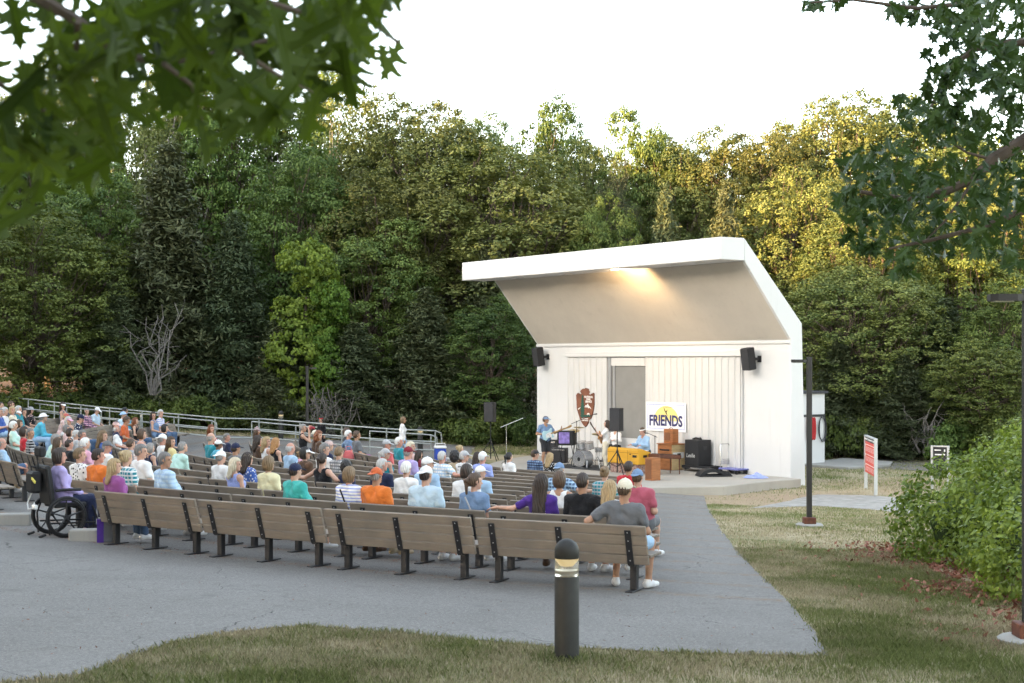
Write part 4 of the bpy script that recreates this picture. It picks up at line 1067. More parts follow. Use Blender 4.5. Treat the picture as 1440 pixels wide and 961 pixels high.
# ------------------------------------------------------------------ bodies from distance fields
def v3(*a): return np.array(a if len(a) > 1 else a[0], np.float32)
class Field:
    def __init__(s, lo, hi, h):
        s.lo = v3(lo); s.h = h; s.n = np.ceil((v3(hi) - s.lo) / h).astype(int) + 1
        s.F = np.full(s.n, .08, np.float32)
        s.ax = [s.lo[i] + h * np.arange(s.n[i], dtype=np.float32) for i in range(3)]
    def _box(s, lo, hi):
        a = np.clip(np.floor((lo - s.lo) / s.h).astype(int), 0, s.n - 1); b = np.clip(np.ceil((hi - s.lo) / s.h).astype(int) + 1, 1, s.n)
        sl = tuple(slice(a[i], b[i]) for i in range(3))
        X = s.ax[0][sl[0]][:, None, None]; Y = s.ax[1][sl[1]][None, :, None]; Z = s.ax[2][sl[2]][None, None, :]
        return sl, X, Y, Z
    def _mix(s, sl, d, k):
        f = s.F[sl]
        if k > 0:
            h = np.clip(.5 + .5 * (f - d) / k, 0, 1); s.F[sl] = f * (1 - h) + d * h - k * h * (1 - h)
        else: s.F[sl] = np.minimum(f, d)
    def cap(s, a, b, ra, rb, k=.03):
        a = v3(a); b = v3(b); m = max(ra, rb) + .085
        sl, X, Y, Z = s._box(np.minimum(a, b) - m, np.maximum(a, b) + m)
        if s.F[sl].size == 0: return
        d = b - a; L = float((d * d).sum()) + 1e-9
        t = np.clip(((X - a[0]) * d[0] + (Y - a[1]) * d[1] + (Z - a[2]) * d[2]) / L, 0, 1)
        q = np.sqrt((X - a[0] - t * d[0]) ** 2 + (Y - a[1] - t * d[1]) ** 2 + (Z - a[2] - t * d[2]) ** 2) - (ra + (rb - ra) * t)
        s._mix(sl, q, k)
    def ell(s, c, r, k=.02, M=None):
        c = v3(c); r = v3(r); m = float(r.max()) + .07
        sl, X, Y, Z = s._box(c - m, c + m)
        if s.F[sl].size == 0: return
        x, y, z = X - c[0], Y - c[1], Z - c[2]
        if M is not None:
            x, y, z = (M[0][0] * x + M[1][0] * y + M[2][0] * z, M[0][1] * x + M[1][1] * y + M[2][1] * z, M[0][2] * x + M[1][2] * y + M[2][2] * z)
        k0 = np.sqrt((x / r[0]) ** 2 + (y / r[1]) ** 2 + (z / r[2]) ** 2); k1 = np.sqrt((x / r[0] ** 2) ** 2 + (y / r[1] ** 2) ** 2 + (z / r[2] ** 2) ** 2) + 1e-9
        s._mix(sl, k0 * (k0 - 1) / k1, k)
    def grid(s): return s.ax[0][:, None, None], s.ax[1][None, :, None], s.ax[2][None, None, :]
    def mesh(s):
        F = s.F; F[0] = F[-1] = .05; F[:, 0] = F[:, -1] = .05; F[:, :, 0] = F[:, :, -1] = .05
        S = F < 0; c = np.zeros(np.array(F.shape) - 1, np.int8)
        for i in (0, 1):
            for j in (0, 1):
                for k in (0, 1): c += S[i:F.shape[0] - 1 + i, j:F.shape[1] - 1 + j, k:F.shape[2] - 1 + k]
        I = np.argwhere((c > 0) & (c < 8)); acc = np.zeros((len(I), 3), np.float32); cnt = np.zeros(len(I), np.float32)
        cor = [(i, j, k) for i in (0, 1) for j in (0, 1) for k in (0, 1)]
        for a in cor:
            for ax in range(3):
                if a[ax] == 0:
                    b = list(a); b[ax] = 1
                    f0 = F[I[:, 0] + a[0], I[:, 1] + a[1], I[:, 2] + a[2]]; f1 = F[I[:, 0] + b[0], I[:, 1] + b[1], I[:, 2] + b[2]]
                    m = (f0 < 0) != (f1 < 0); t = np.where(m, f0 / (f0 - f1 + 1e-12), 0)
                    p = np.tile(v3(a), (len(I), 1)); p[:, ax] += t; acc += p * m[:, None]; cnt += m
        V = (I + acc / cnt[:, None]) * s.h + s.lo
        ids = np.full(c.shape, -1, np.int32); ids[I[:, 0], I[:, 1], I[:, 2]] = np.arange(len(I)); Q = []
        for ax in range(3):
            u, w_ = (ax + 1) % 3, (ax + 2) % 3
            sl0 = [slice(1, -1)] * 3; sl0[ax] = slice(0, -1); sl1 = list(sl0); sl1[ax] = slice(1, None)
            A = S[tuple(sl0)]; B = S[tuple(sl1)]; E = np.argwhere(A != B); off = np.ones(3, int); off[ax] = 0; E2 = E + off
            def cell(du, dw):
                p = E2.copy(); p[:, u] -= du; p[:, w_] -= dw; return ids[p[:, 0], p[:, 1], p[:, 2]]
            q = np.stack([cell(1, 1), cell(0, 1), cell(0, 0), cell(1, 0)], 1)
            fl = ~A[E[:, 0], E[:, 1], E[:, 2]]; q[fl] = q[fl][:, ::-1]; Q.append(q)
        return V, np.concatenate(Q)
def rotz(a): return np.array([[math.cos(a), -math.sin(a), 0], [math.sin(a), math.cos(a), 0], [0, 0, 1]], np.float32)
def rotx(a): return np.array([[1, 0, 0], [0, math.cos(a), -math.sin(a)], [0, math.sin(a), math.cos(a)]], np.float32)
def roty(a): return np.array([[math.cos(a), 0, math.sin(a)], [0, 1, 0], [-math.sin(a), 0, math.cos(a)]], np.float32)

class Pose:
    """joints of a figure that looks along +y; origin on the ground under the hips"""
    def __init__(s, sex='m', w=1.0, lean=11, side=0, yaw=0, pitch=4, arms=('lap', 'lap'), legs='flat', stand=False, twist=0, belly=0.0, seat=.455, headtilt=0):
        s.sex, s.w, s.belly = sex, w, belly
        fem = sex == 'f'
        hz = .93 if stand else seat + .088
        s.hip = v3(0, 0, hz); A = rotz(R(twist)) @ roty(R(side)) @ rotx(R(lean)); s.A = A
        s.up = A @ v3(0, 0, 1); s.rt = A @ v3(1, 0, 0); s.fw = A @ v3(0, 1, 0)
        s.nb = s.hip + s.up * .50
        sw = (.158 if fem else .178) * (1 + .5 * (w - 1))
        s.sh = {-1: s.nb - s.rt * sw - s.up * .045, 1: s.nb + s.rt * sw - s.up * .045}
        HM = rotz(R(twist * .5 + yaw)) @ roty(R(side * .3 + headtilt)) @ rotx(R(-pitch)); s.HM = HM
        s.head = s.nb + s.up * .085 + s.fw * .012 + HM @ v3(0, .018, .115)
        s.kn, s.an, s.toe = {}, {}, {}
        s.hj = {i: s.hip + v3(i * .085, 0, 0) for i in (-1, 1)}
        for i in (-1, 1):
            if stand:
                st = {'flat': 0, 'walk': i}[legs if legs in ('flat', 'walk') else 'flat']
                s.kn[i] = v3(i * .095, .05 + st * .14, .50); s.an[i] = v3(i * .10, st * .17 - .03 + (0 if st >= 0 else -.06), .085 if st >= 0 else .12); s.toe[i] = s.an[i] + v3(i * .03, .15, -.05)
            else:
                lx = i * (.085 if legs != 'wide' else .17); kz = seat + .075
                s.kn[i] = v3(lx * 1.15, .43, kz); s.an[i] = v3(lx * 1.2, .43 + (.10 if legs == 'out' else 0), .09)
                if legs == 'tuck': s.an[i] = v3(lx, .22, .10)
                if legs == 'cross' and i == 1: s.kn[i] = v3(.0, .42, kz + .13); s.an[i] = v3(-.17, .52, .27)
                s.toe[i] = s.an[i] + v3(i * .03, .16, -.05)
                if legs == 'near': s.kn[i] = v3(i * .20 + .05, .40, kz); s.an[i] = v3(i * .21 + .04, .30 if i > 0 else .34, .09); s.toe[i] = s.an[i] + v3(i * .06, .16, -.05)
        s.el, s.wr, s.hd, s.hn = {}, {}, {}, {}
        for i, m in ((-1, arms[0]), (1, arms[1])):
            S = s.sh[i]; T = lambda x, y, z: S + A @ v3(x, y, z)
            hd = v3(-i * .35, 1, -.15); hn = v3(0, 0, -1)
            if m == 'lap': e = S + v3(i * .07, .03, -.265); wz_ = v3(i * .085, .27, seat + .165)
            elif m == 'thigh': e = S + v3(i * .09, .05, -.255); wz_ = v3(i * .12, .33, seat + .16); hd = v3(0, 1, -.2)
            elif m == 'knees': e = v3(i * .15, .27, seat + .21); wz_ = v3(i * .05, .47, seat + .19)
            elif m == 'cross': e = S + v3(i * .075, .05, -.25); wz_ = v3(-i * .085, .19, e[2] + .03 + .02 * i); hd = v3(-i, .1, .05); hn = v3(0, -1, 0)
            elif m == 'back': e = S + v3(i * .26, -.05, -.13); wz_ = e + v3(i * .245, .01, .012); hd = v3(i, .06, -.25); hn = v3(0, 0, -1)
            elif m == 'rest': e = S + v3(i * .23, -.10, -.165); wz_ = e + v3(-i * .02, .22, -.075); hd = v3(-i * .3, 1, -.25)
            elif m == 'face': e = S + v3(i * .06, .20, -.17); wz_ = s.head + s.HM @ v3(i * .055, .21, -.04); hd = v3(-i * .3, .3, 1); hn = v3(-i, .2, 0)
            elif m == 'hold': e = S + v3(i * .08, .04, -.26); wz_ = e + v3(-i * .03, .20, .15); hd = v3(-i * .2, .7, .6)
            elif m == 'hang': e = S + v3(i * .06, -.01, -.28); wz_ = e + v3(i * .01, .06, -.245); hd = v3(0, .1, -1); hn = v3(-i, 0, 0)
            elif m == 'keys': e = S + v3(i * .08, .10, -.24); wz_ = e + v3(-i * .03, .235, .03); hd = v3(0, 1, -.15)
            elif m == 'strum': e = S + v3(i * .13, -.04, -.245); wz_ = v3(i * .03, .20, e[2] - .02); hd = v3(-i * .9, .25, -.5); hn = v3(0, -1, 0)
            elif m == 'fret': e = S + v3(i * .15, .10, -.22); wz_ = e + v3(i * .10, .21, .10); hd = v3(i * .25, .3, .8); hn = v3(-i * .6, -.7, 0)
            elif m == 'fretup': e = S + v3(i * .12, .16, -.20); wz_ = e + v3(i * .05, .17, .17); hd = v3(i * .1, .3, .9); hn = v3(0, -1, 0)
            elif m == 'drum': e = S + v3(i * .10, .08, -.25); wz_ = e + v3(-i * .05, .24, .06)
            else: raise ValueError(m)
            s.el[i], s.wr[i] = e, wz_; s.hd[i] = hd / np.linalg.norm(hd); s.hn[i] = hn / np.linalg.norm(hn)
    def bounds(s, pad=.16):
        P = [s.hip, s.nb, s.head + v3(0, 0, .14), s.head - v3(.13, .13, 0), s.head + v3(.13, .13, 0)] + [x[i] for x in (s.sh, s.el, s.wr, s.kn, s.an, s.toe) for i in (-1, 1)] + [s.wr[i] + s.hd[i] * .2 for i in (-1, 1)]
        P = np.array(P); return P.min(0) - pad * .8, P.max(0) + pad * .8
    def torso(s, f, g=0.0, k=.05, arms=True):
        w = s.w; fem = s.sex == 'f'; hw = .095 if fem else .085
        f.cap(s.hip + s.rt * hw * w - s.up * .0, s.hip - s.rt * hw * w, .112 * w + g, .112 * w + g, k)
        for i in (-1, 1):
            f.cap(s.hip + s.rt * i * .055 * w + s.up * .06, s.hip + s.rt * i * .058 * w + s.up * .30, (.098 if fem else .106) * w + g, (.092 if fem else .104) * w + g, k)
            f.cap(s.hip + s.rt * i * .068 * w + s.up * .26, s.hip + s.rt * i * (.075 if fem else .088) * w + s.up * .41, .098 * w + g, .082 * w + g, k)
            f.cap(s.nb - s.up * .01 + s.rt * i * .035, s.sh[i], .048 + g, .060 + g, k)
            if fem: f.ell(s.hip + s.rt * i * .068 * w + s.up * .315 + s.fw * .085, (.062 * w + g, .055 * w + g, .062 * w + g), .04)
        if s.belly: f.ell(s.hip + s.up * .14 + s.fw * .05, (.155 * w + g, (.12 + s.belly) * w + g, .15 * w + g), .06)
    def armseg(s, f, i, t0, t1, g=0.0, k=.02, low=False):
        fem = .88 if s.sex == 'f' else 1.0; fem *= 1 + .6 * (s.w - 1)
        a, b, c = s.sh[i], s.el[i], s.wr[i]
        f.cap(a + (b - a) * t0, a + (b - a) * t1, .052 * fem + g, (.052 - .012 * t1) * fem + g, k)
        if low: f.cap(b, b + (c - b) * low, .040 * fem + g, (.040 - .013 * low) * fem + g, k)
    def leg(s, f, i, g=0.0, k=.03, thigh=1.0, calf=0.0, loose=0.0):
        w = 1 + .6 * (s.w - 1)
        a, b, c = s.hj[i], s.kn[i], s.an[i]
        f.cap(a, a + (b - a) * thigh, .090 * w + g, (.090 - .034 * thigh) * w + g + loose * .6, k)
        if calf:
            m = b + (c - b) * min(.32, calf) + v3(0, -.015, 0)
            f.cap(b, m, .054 * w + g + loose, .053 * w + g + loose, k); f.cap(m, b + (c - b) * calf, .053 * w + g + loose, (.053 - .017 * calf) * w + g + loose * 1.3, k)
    def headops(s, f):
        M_ = s.HM; P = lambda x, y, z: s.head + M_ @ v3(x, y, z)
        f.cap(s.nb - s.up * .03, P(0, -.02, -.05), .056 if s.sex == 'm' else .048, .052 if s.sex == 'm' else .045, .03)
        f.ell(P(0, -.012, .022), (.074, .094, .094), .02, M_)
        f.ell(P(0, .022, -.045), (.057, .066, .076), .025, M_)
        f.cap(P(-.014, .066, -.098), P(.014, .066, -.098), .019, .019, .02)
        f.cap(P(-.034, .074, .022), P(.034, .074, .022), .013, .013, .012)
        f.cap(P(0, .086, .002), P(0, .103, -.030), .009, .014, .010)
        f.cap(P(-.02, .082, -.058), P(.02, .082, -.058), .010, .010, .010)
        for i in (-1, 1): f.ell(P(i * .076, -.004, -.008), (.010, .019, .031), .006, M_)
    def hand(s, f, i):
        h = s.hd[i]; n = s.hn[i] - h * float(s.hn[i] @ h); n /= np.linalg.norm(n) + 1e-9; l = np.cross(h, n)
        w0 = s.wr[i]; pal = w0 + h * .085
        for j in (-1, 0, 1): f.cap(w0 + l * j * .012 + h * .012, pal + l * j * .024, .017, .0135, .012)
        for j, L in zip(range(4), (.066, .076, .071, .055)):
            b = pal + l * (j - 1.5) * .0215 * (-i); m = b + h * L * .5 + n * .006; t = m + (h * .86 + n * .5) * L * .52
            f.cap(b, m, .0092, .0088, .006); f.cap(m, t, .0088, .0074, .004)
        b = w0 + h * .025 - l * (-i) * .03; m = b + (h * .7 - l * (-i) * .6 + n * .25) * .045; f.cap(b, m, .0125, .0105, .01); f.cap(m, m + (h * .95 + n * .3) * .034, .0105, .0085, .004)
    def body(s, h=.0095):
        lo, hi = s.bounds(); lo[2] = min(lo[2], -.02); f = Field(lo, hi, h)
        s.torso(f, 0)
        for i in (-1, 1): s.leg(f, i, 0, .035, 1, 1); dd = (s.toe[i] - s.an[i]) * v3(1, 1, 0); dd /= np.linalg.norm(dd) + 1e-9; f.cap(s.an[i] - dd * .03 - v3(0, 0, .05), s.toe[i] - dd * .02 - v3(0, 0, .006), .030, .026, .02); f.cap(s.an[i], s.an[i] - dd * .02 - v3(0, 0, .04), .034, .030, .03)
        s.headops(f)
        for i in (-1, 1): s.armseg(f, i, 0, 1, 0, .025, 1.0); s.hand(f, i)
        V, Q = f.mesh()
        L = (V - s.head) @ s.HM
        eye = np.zeros(len(V)); lip = np.zeros(len(V))
        for i in (-1, 1): eye = np.maximum(eye, np.linalg.norm((L - v3(i * .031, .084, .001)) / v3(.013, .02, .0075), axis=1) < 1); eye = np.maximum(eye, .6 * (np.linalg.norm((L - v3(i * .033, .086, .022)) / v3(.020, .02, .0062), axis=1) < 1))
        lip = np.linalg.norm((L - v3(0, .09, -.060)) / v3(.024, .02, .009), axis=1) < 1
        return V, Q, {'eye': eye, 'lip': lip.astype(float)}
    def wrinkle(s, f, amp=.0055):
        X, Y, Z = f.grid(); f.F += amp * (np.sin(31 * X + 9 * Z + 3 * np.sin(14 * Y)) * np.sin(23 * Z + 17 * Y + 2.0 * np.sin(11 * X)) + .6 * np.sin(52 * Z + 20 * X) * np.sin(37 * Y)).astype(np.float32)
    def shirt(s, kind, h=.0115):
        lo, hi = s.bounds(); lo[2] = s.hip[2] - .18; f = Field(lo, hi, h); g = .013
        s.torso(f, g, .06)
        if kind == 'tank':
            X, Y, Z = f.grid()
            for i in (-1, 1):       # arm holes
                c = s.sh[i] + s.rt * i * .03; d = np.sqrt((X - c[0]) ** 2 + (Y - c[1]) ** 2 + (Z - c[2]) ** 2) - .088; f.F = np.maximum(f.F, -d)
        for i in (-1, 1):
            if kind == 'tee': s.armseg(f, i, 0, .62, .020, .03)
            elif kind == 'long': s.armseg(f, i, 0, 1, .016, .03, .93)
            elif kind == 'half': s.armseg(f, i, 0, 1, .017, .03, .25)
        X, Y, Z = f.grid()
        nk = s.nb + s.up * .01 + s.fw * .03; d = np.sqrt((X - nk[0]) ** 2 + (Y - nk[1]) ** 2 + (Z - nk[2]) ** 2) - (.074 if kind != 'tank' else .105); f.F = np.maximum(f.F, -d)
        s.wrinkle(f); return f.mesh()
    def pants(s, kind, h=.012):
        lo, hi = s.bounds(); hi[2] = s.hip[2] + .22; lo[2] = -.02; f = Field(lo, hi, h); g = .012; w = s.w
        f.cap(s.hip + s.rt * .09 * w, s.hip - s.rt * .09 * w, .114 * w + g, .114 * w + g, .04); f.cap(s.hip + s.up * .06 + s.rt * .06 * w, s.hip + s.up * .06 - s.rt * .06 * w, .10 * w + g, .10 * w + g, .04)
        for i in (-1, 1):
            if kind == 'shorts': s.leg(f, i, .016, .03, .86, 0, .012)
            else: s.leg(f, i, .014, .03, 1, .93, .010)
        s.wrinkle(f, .003); return f.mesh()

# ---- hair and hats in the frame of the head
def hair_mesh(st):
    f = Field((-.2, -.26, -.62 if st == 'verylong' else -.42), (.2, .2, .2), .0062); X, Y, Z = f.grid()
    def cutface(y0, z0): f.F = np.maximum(f.F, -np.maximum(np.maximum(y0 - Y, Z - z0), -1 + 0 * X))
    if st in ('short', 'bun', 'pony', 'bald', 'crop', 'curlyshort', 'headband'):
        t = {'crop': -.007, 'bald': -.005}.get(st, 0)
        f.ell((0, -.014, .030), (.083 + t, .103 + t, .097 + t), .01); f.ell((0, -.045, -.01), (.079 + t, .078 + t, .095 + t), .02)
        cutface(.030, .062); f.F = np.maximum(f.F, -(Z + .078 - .25 * np.maximum(0, Y)))
        if st == 'bald': f.F = np.maximum(f.F, Z - .030 - .15 * np.abs(X))
        if st == 'bun': f.ell((0, -.118, .055), (.042, .04, .042), .02)
        if st == 'pony': f.cap((0, -.105, .03), (0, -.145, .0), .026, .032, .02); f.cap((0, -.145, .0), (0, -.125, -.19), .032, .015, .02)
    elif st in ('bob', 'long', 'verylong', 'wavy'):
        f.ell((0, -.014, .030), (.088, .106, .101), .01); f.ell((0, -.032, -.035), (.098, .088, .118), .04)
        if st != 'bob':
            e = {'long': -.25, 'wavy': -.27, 'verylong': -.50}[st]
            for x in (-.055, 0, .055): f.cap((x, -.055, -.05), (x * .95, -.105, e + .03 * abs(x) * 10), .052, .036, .03)
        cutface(.024, .064)
        if st == 'bob': f.F = np.maximum(f.F, -(Z + .125))
    elif st == 'curly':
        f.ell((0, -.025, .03), (.122, .125, .122), .01); f.ell((0, -.045, -.04), (.12, .10, .11), .04); cutface(.045, .055)
    elif st == 'curlylong':
        f.ell((0, -.02, .03), (.105, .115, .11), .01); f.ell((0, -.05, -.08), (.135, .095, .14), .05); cutface(.035, .06)
    a = np.arctan2(X, -Y - .02)
    amp = .0035 if st in ('short', 'crop', 'bald', 'bob', 'bun', 'pony') else .006
    if st.startswith('curly'): f.F += (.011 * np.sin(70 * X + 3) * np.sin(66 * Y + 1) * np.sin(61 * Z)).astype(np.float32)
    else: f.F += (amp * np.sin(17 * a + 9 * Z + 2 * np.sin(20 * Z)) + .5 * amp * np.sin(39 * a + 13 * Z)).astype(np.float32)
    return f.mesh()
def hat_mesh(st):
    f = Field((-.25, -.28, -.14), (.25, .28, .22), .0066); X, Y, Z = f.grid()
    if st in ('cap', 'capback', 'visor'):
        f.ell((0, -.012, .026), (.087, .107, .098), .01); f.F = np.maximum(f.F, .010 + .26 * Y * (-1 if st == 'capback' else 1) - Z)
        if st == 'visor': f.F = np.maximum(f.F, Z - .065)
        if st != 'visor': f.ell((0, -.012, .126), (.012, .012, .007), .004)
        sg = -1 if st == 'capback' else 1
        Mb = rotx(R(-14 * sg)); f.ell((0, sg * .112, .030), (.066, .085, .0085), .006, Mb)
        if st == 'capback': d = np.sqrt((X / .035) ** 2 + ((Z - .035) / .028) ** 2) - 1; f.F = np.maximum(f.F, -np.maximum(d * .03, .06 - Y))
    elif st == 'bucket':
        f.ell((0, -.012, .035), (.092, .110, .093), .01); f.F = np.maximum(f.F, .02 - Z); f.ell((0, -.008, .022), (.152, .168, .016), .012)
    elif st == 'beanie':
        f.ell((0, -.016, .030), (.090, .108, .108), .01); f.F = np.maximum(f.F, .0 - Z); f.ell((0, -.02, .15), (.03, .03, .03), .01)
    elif st == 'band':
        f.ell((0, -.012, .04), (.091, .110, .098), .01); f.F = np.maximum(f.F, np.abs(Z - .045) - .019)
    return f.mesh()
def shoe_mesh():
    f = Field((-.09, -.13, -.03), (.09, .24, .13), .0075)
    f.cap((0, -.05, .036), (0, .06, .034), .044, .046, .03); f.cap((0, .06, .03), (.005, .165, .024), .043, .034, .03); f.cap((0, -.03, .04), (0, -.02, .085), .040, .042, .03)
    X, Y, Z = f.grid(); f.F = np.maximum(f.F, -Z); f.F = np.maximum(f.F, Z - .10); return f.mesh()

# ---- cloth, skin and hair materials
def skin_mat(name, col):
    m, nt, b = nt_new(name); p = objco(nt)
    e = nd(nt, 'ShaderNodeAttribute'); e.attribute_name = 'eye'; l = nd(nt, 'ShaderNodeAttribute'); l.attribute_name = 'lip'
    n = noise(nt, p, 14, 3); c = mixc(nt, ramp(nt, n, .3, .7), [x * .88 for x in col], [min(1, x * 1.06) for x in col])
    c = mixc(nt, l.outputs['Fac'], c, (col[0] * .72, col[1] * .42, col[2] * .42)); c = mixc(nt, e.outputs['Fac'], c, (.025, .018, .014))
    nt.links.new(c, b.inputs['Base Color']); b.inputs['Roughness'].default_value = .5; b.inputs['Subsurface Weight'].default_value = .12; b.inputs['Subsurface Radius'].default_value = (.012, .005, .003); b.inputs['Specular IOR Level'].default_value = .35
    return m
SKIN = {'fair': skin_mat('fair_skin', (.56, .335, .245)), 'rosy': skin_mat('rosy_skin', (.53, .28, .21)), 'tan': skin_mat('tanned_skin', (.42, .235, .15)), 'brown': skin_mat('brown_skin', (.20, .105, .065))}
def hair_mat(name, a, b_):
    m, nt, b = nt_new(name); p = objco(nt); mp = nd(nt, 'ShaderNodeMapping'); mp.inputs['Scale'].default_value = (70, 70, 9); nt.links.new(p, mp.inputs[0])
    n = noise(nt, mp.outputs[0], 1.0, 4, .7); nt.links.new(mixc(nt, ramp(nt, n, .32, .68), a, b_), b.inputs['Base Color']); b.inputs['Roughness'].default_value = .5; bumpit(nt, b, n, .6, .004); return m
HAIR = {k: hair_mat(k + '_hair', a, b) for k, (a, b) in dict(
    black=((.008, .007, .007), (.022, .018, .016)), dark=((.018, .011, .008), (.050, .031, .021)), brown=((.045, .025, .014), (.115, .068, .038)), light=((.12, .074, .036), (.25, .165, .085)),
    blond=((.27, .18, .085), (.50, .37, .20)), pale=((.46, .39, .27), (.70, .63, .48)), grey=((.16, .15, .14), (.34, .32, .30)), silver=((.36, .35, .33), (.58, .57, .55)), white=((.60, .58, .55), (.80, .79, .76)),
    auburn=((.11, .033, .012), (.25, .085, .03)), ginger=((.28, .13, .045), (.48, .26, .10)), salt=((.09, .085, .08), (.24, .225, .21))).items()}
PAL = dict(white=(.78, .77, .76), cream=(.72, .66, .52), navy=(.018, .024, .06), blue=(.05, .11, .36), sky=(.36, .52, .70), pale=(.50, .64, .74), teal=(.02, .24, .29), turq=(.05, .42, .38), cyan=(.10, .46, .62), mint=(.50, .72, .64), black=(.012, .012, .014), char=(.035, .036, .04), grey=(.14, .145, .155), lgrey=(.42, .42, .43), red=(.50, .03, .04), coral=(.58, .13, .13), maroon=(.19, .02, .035), orange=(.72, .19, .035), rust=(.55, .12, .04), lav=(.42, .35, .62), purple=(.075, .03, .24), plum=(.28, .08, .26), peri=(.30, .36, .68), steel=(.16, .25, .40), denim=(.07, .12, .21), yellow=(.74, .62, .30), lemon=(.76, .70, .44), pink=(.68, .36, .46), blush=(.68, .47, .44), khaki=(.40, .32, .21), tan=(.50, .40, .27), brown=(.09, .05, .03), olive=(.10, .10, .05), green=(.04, .20, .08), heather=(.44, .10, .14))
CLOTH = {}
def cloth(spec):
    """'sky' plain, 'white/navy:floral' with a second colour and a pattern"""
    if spec in CLOTH: return CLOTH[spec]
    col, pat = (spec.split(':') + [None])[:2]; cs = col.split('/'); a = PAL[cs[0]]; b2 = PAL[cs[1]] if len(cs) > 1 else [x * .6 for x in a]
    m, nt, b = nt_new('cloth_' + spec.replace('/', '_').replace(':', '_')); p = objco(nt)
    if pat == 'stripe' or pat == 'check':
        sx = nd(nt, 'ShaderNodeSeparateXYZ'); nt.links.new(p, sx.inputs[0])
        def wave(o, fq):
            s1 = nd(nt, 'ShaderNodeMath', operation='MULTIPLY'); nt.links.new(o, s1.inputs[0]); s1.inputs[1].default_value = fq
            s2 = nd(nt, 'ShaderNodeMath', operation='SINE'); nt.links.new(s1.outputs[0], s2.inputs[0]); return ramp(nt, s2.outputs[0], .2, .5)
        c = mixc(nt, wave(sx.outputs[2], 130 if pat == 'stripe' else 95), a, b2)
        if pat == 'check': f = nd(nt, 'ShaderNodeMath', operation='MULTIPLY'); nt.links.new(wave(sx.outputs[0], 95), f.inputs[0]); f.inputs[1].default_value = .6; c = mixc(nt, f.outputs[0], c, b2)
    elif pat == 'floral':
        vo = nd(nt, 'ShaderNodeTexVoronoi'); vo.inputs['Scale'].default_value = 17; nt.links.new(p, vo.inputs['Vector']); n = noise(nt, p, 30, 2)
        ad = nd(nt, 'ShaderNodeMath', operation='MULTIPLY_ADD'); nt.links.new(n, ad.inputs[0]); ad.inputs[1].default_value = .5; nt.links.new(vo.outputs['Distance'], ad.inputs[2])
        c = mixc(nt, ramp(nt, ad.outputs[0], .58, .50), a, b2)
    else:
        n = noise(nt, p, 7, 4); c = mixc(nt, ramp(nt, n, .3, .7), [x * .9 for x in a], [min(.85, x * 1.06) for x in a])
    nt.links.new(c, b.inputs['Base Color']); b.inputs['Roughness'].default_value = .85; b.inputs['Specular IOR Level'].default_value = .2
    b.inputs['Sheen Weight'].default_value = .15
    bumpit(nt, b, noise(nt, p, 13, 5, .65, 1.2), .6, .03); CLOTH[spec] = m; return m
BLANK = M('plain_cloth', (.5, .5, .5))
CACHE = {}
def cached(key, fn, nm, smooth=True):
    if key not in CACHE:
        r = fn(); me = np_mesh(nm, r[0], r[1], BLANK, r[2] if len(r) > 2 else None, smooth=smooth); CACHE[key] = me
    return CACHE[key]
POSES = dict(
    m_lap=dict(), m_lapR=dict(yaw=-42), m_lapL=dict(yaw=38), m_down=dict(pitch=24, lean=2), m_fwd=dict(lean=-24, arms=('knees', 'knees'), pitch=-6, legs='wide'), m_cross=dict(arms=('cross', 'cross'), lean=14, yaw=-15),
    m_backR=dict(arms=('lap', 'back')), m_backL=dict(arms=('back', 'lap'), yaw=-8), m_heavy=dict(w=1.20, belly=.05), m_heavyR=dict(w=1.14, yaw=-55, belly=.03, twist=-10), m_legs=dict(legs='cross', arms=('thigh', 'thigh'), lean=15, yaw=-10),
    m_near=dict(arms=('rest', 'thigh'), legs='near', lean=15, side=4, yaw=-20, w=1.04, twist=6), m_slump=dict(lean=20, arms=('rest', 'lap'), yaw=-25, pitch=8, w=1.1),
    f_lap=dict(sex='f'), f_lapR=dict(sex='f', yaw=-48), f_lapL=dict(sex='f', yaw=38), f_fwd=dict(sex='f', lean=-16, arms=('knees', 'knees')), f_heavy=dict(sex='f', w=1.2), f_heavyR=dict(sex='f', w=1.15, yaw=-38), f_backL=dict(sex='f', arms=('back', 'lap')), f_backR=dict(sex='f', arms=('lap', 'back')),
    f_wide=dict(sex='m', w=.98, arms=('back', 'back'), yaw=6), f_phone=dict(sex='f', arms=('face', 'face'), lean=4, yaw=-28), m_hold=dict(arms=('lap', 'hold'), yaw=-35, lean=5), f_legs=dict(sex='f', legs='cross', arms=('thigh', 'lap'), yaw=-20, twist=-12),
    f_chair=dict(sex='f', lean=10, arms=('lap', 'lap'), yaw=-14, seat=.50), f_walk=dict(sex='f', stand=True, legs='walk', lean=0, arms=('hang', 'hang'), yaw=-10), m_guitar=dict(stand=True, lean=2, arms=('fret', 'strum'), yaw=-6, w=1.05), m_bass=dict(stand=True, lean=4, w=.90, arms=('fretup', 'strum'), pitch=-10), m_drum=dict(arms=('drum', 'drum'), lean=0, legs='wide'), m_keys=dict(arms=('keys', 'keys'), lean=-6, pitch=12, belly=.04, w=1.12))
PO = {}
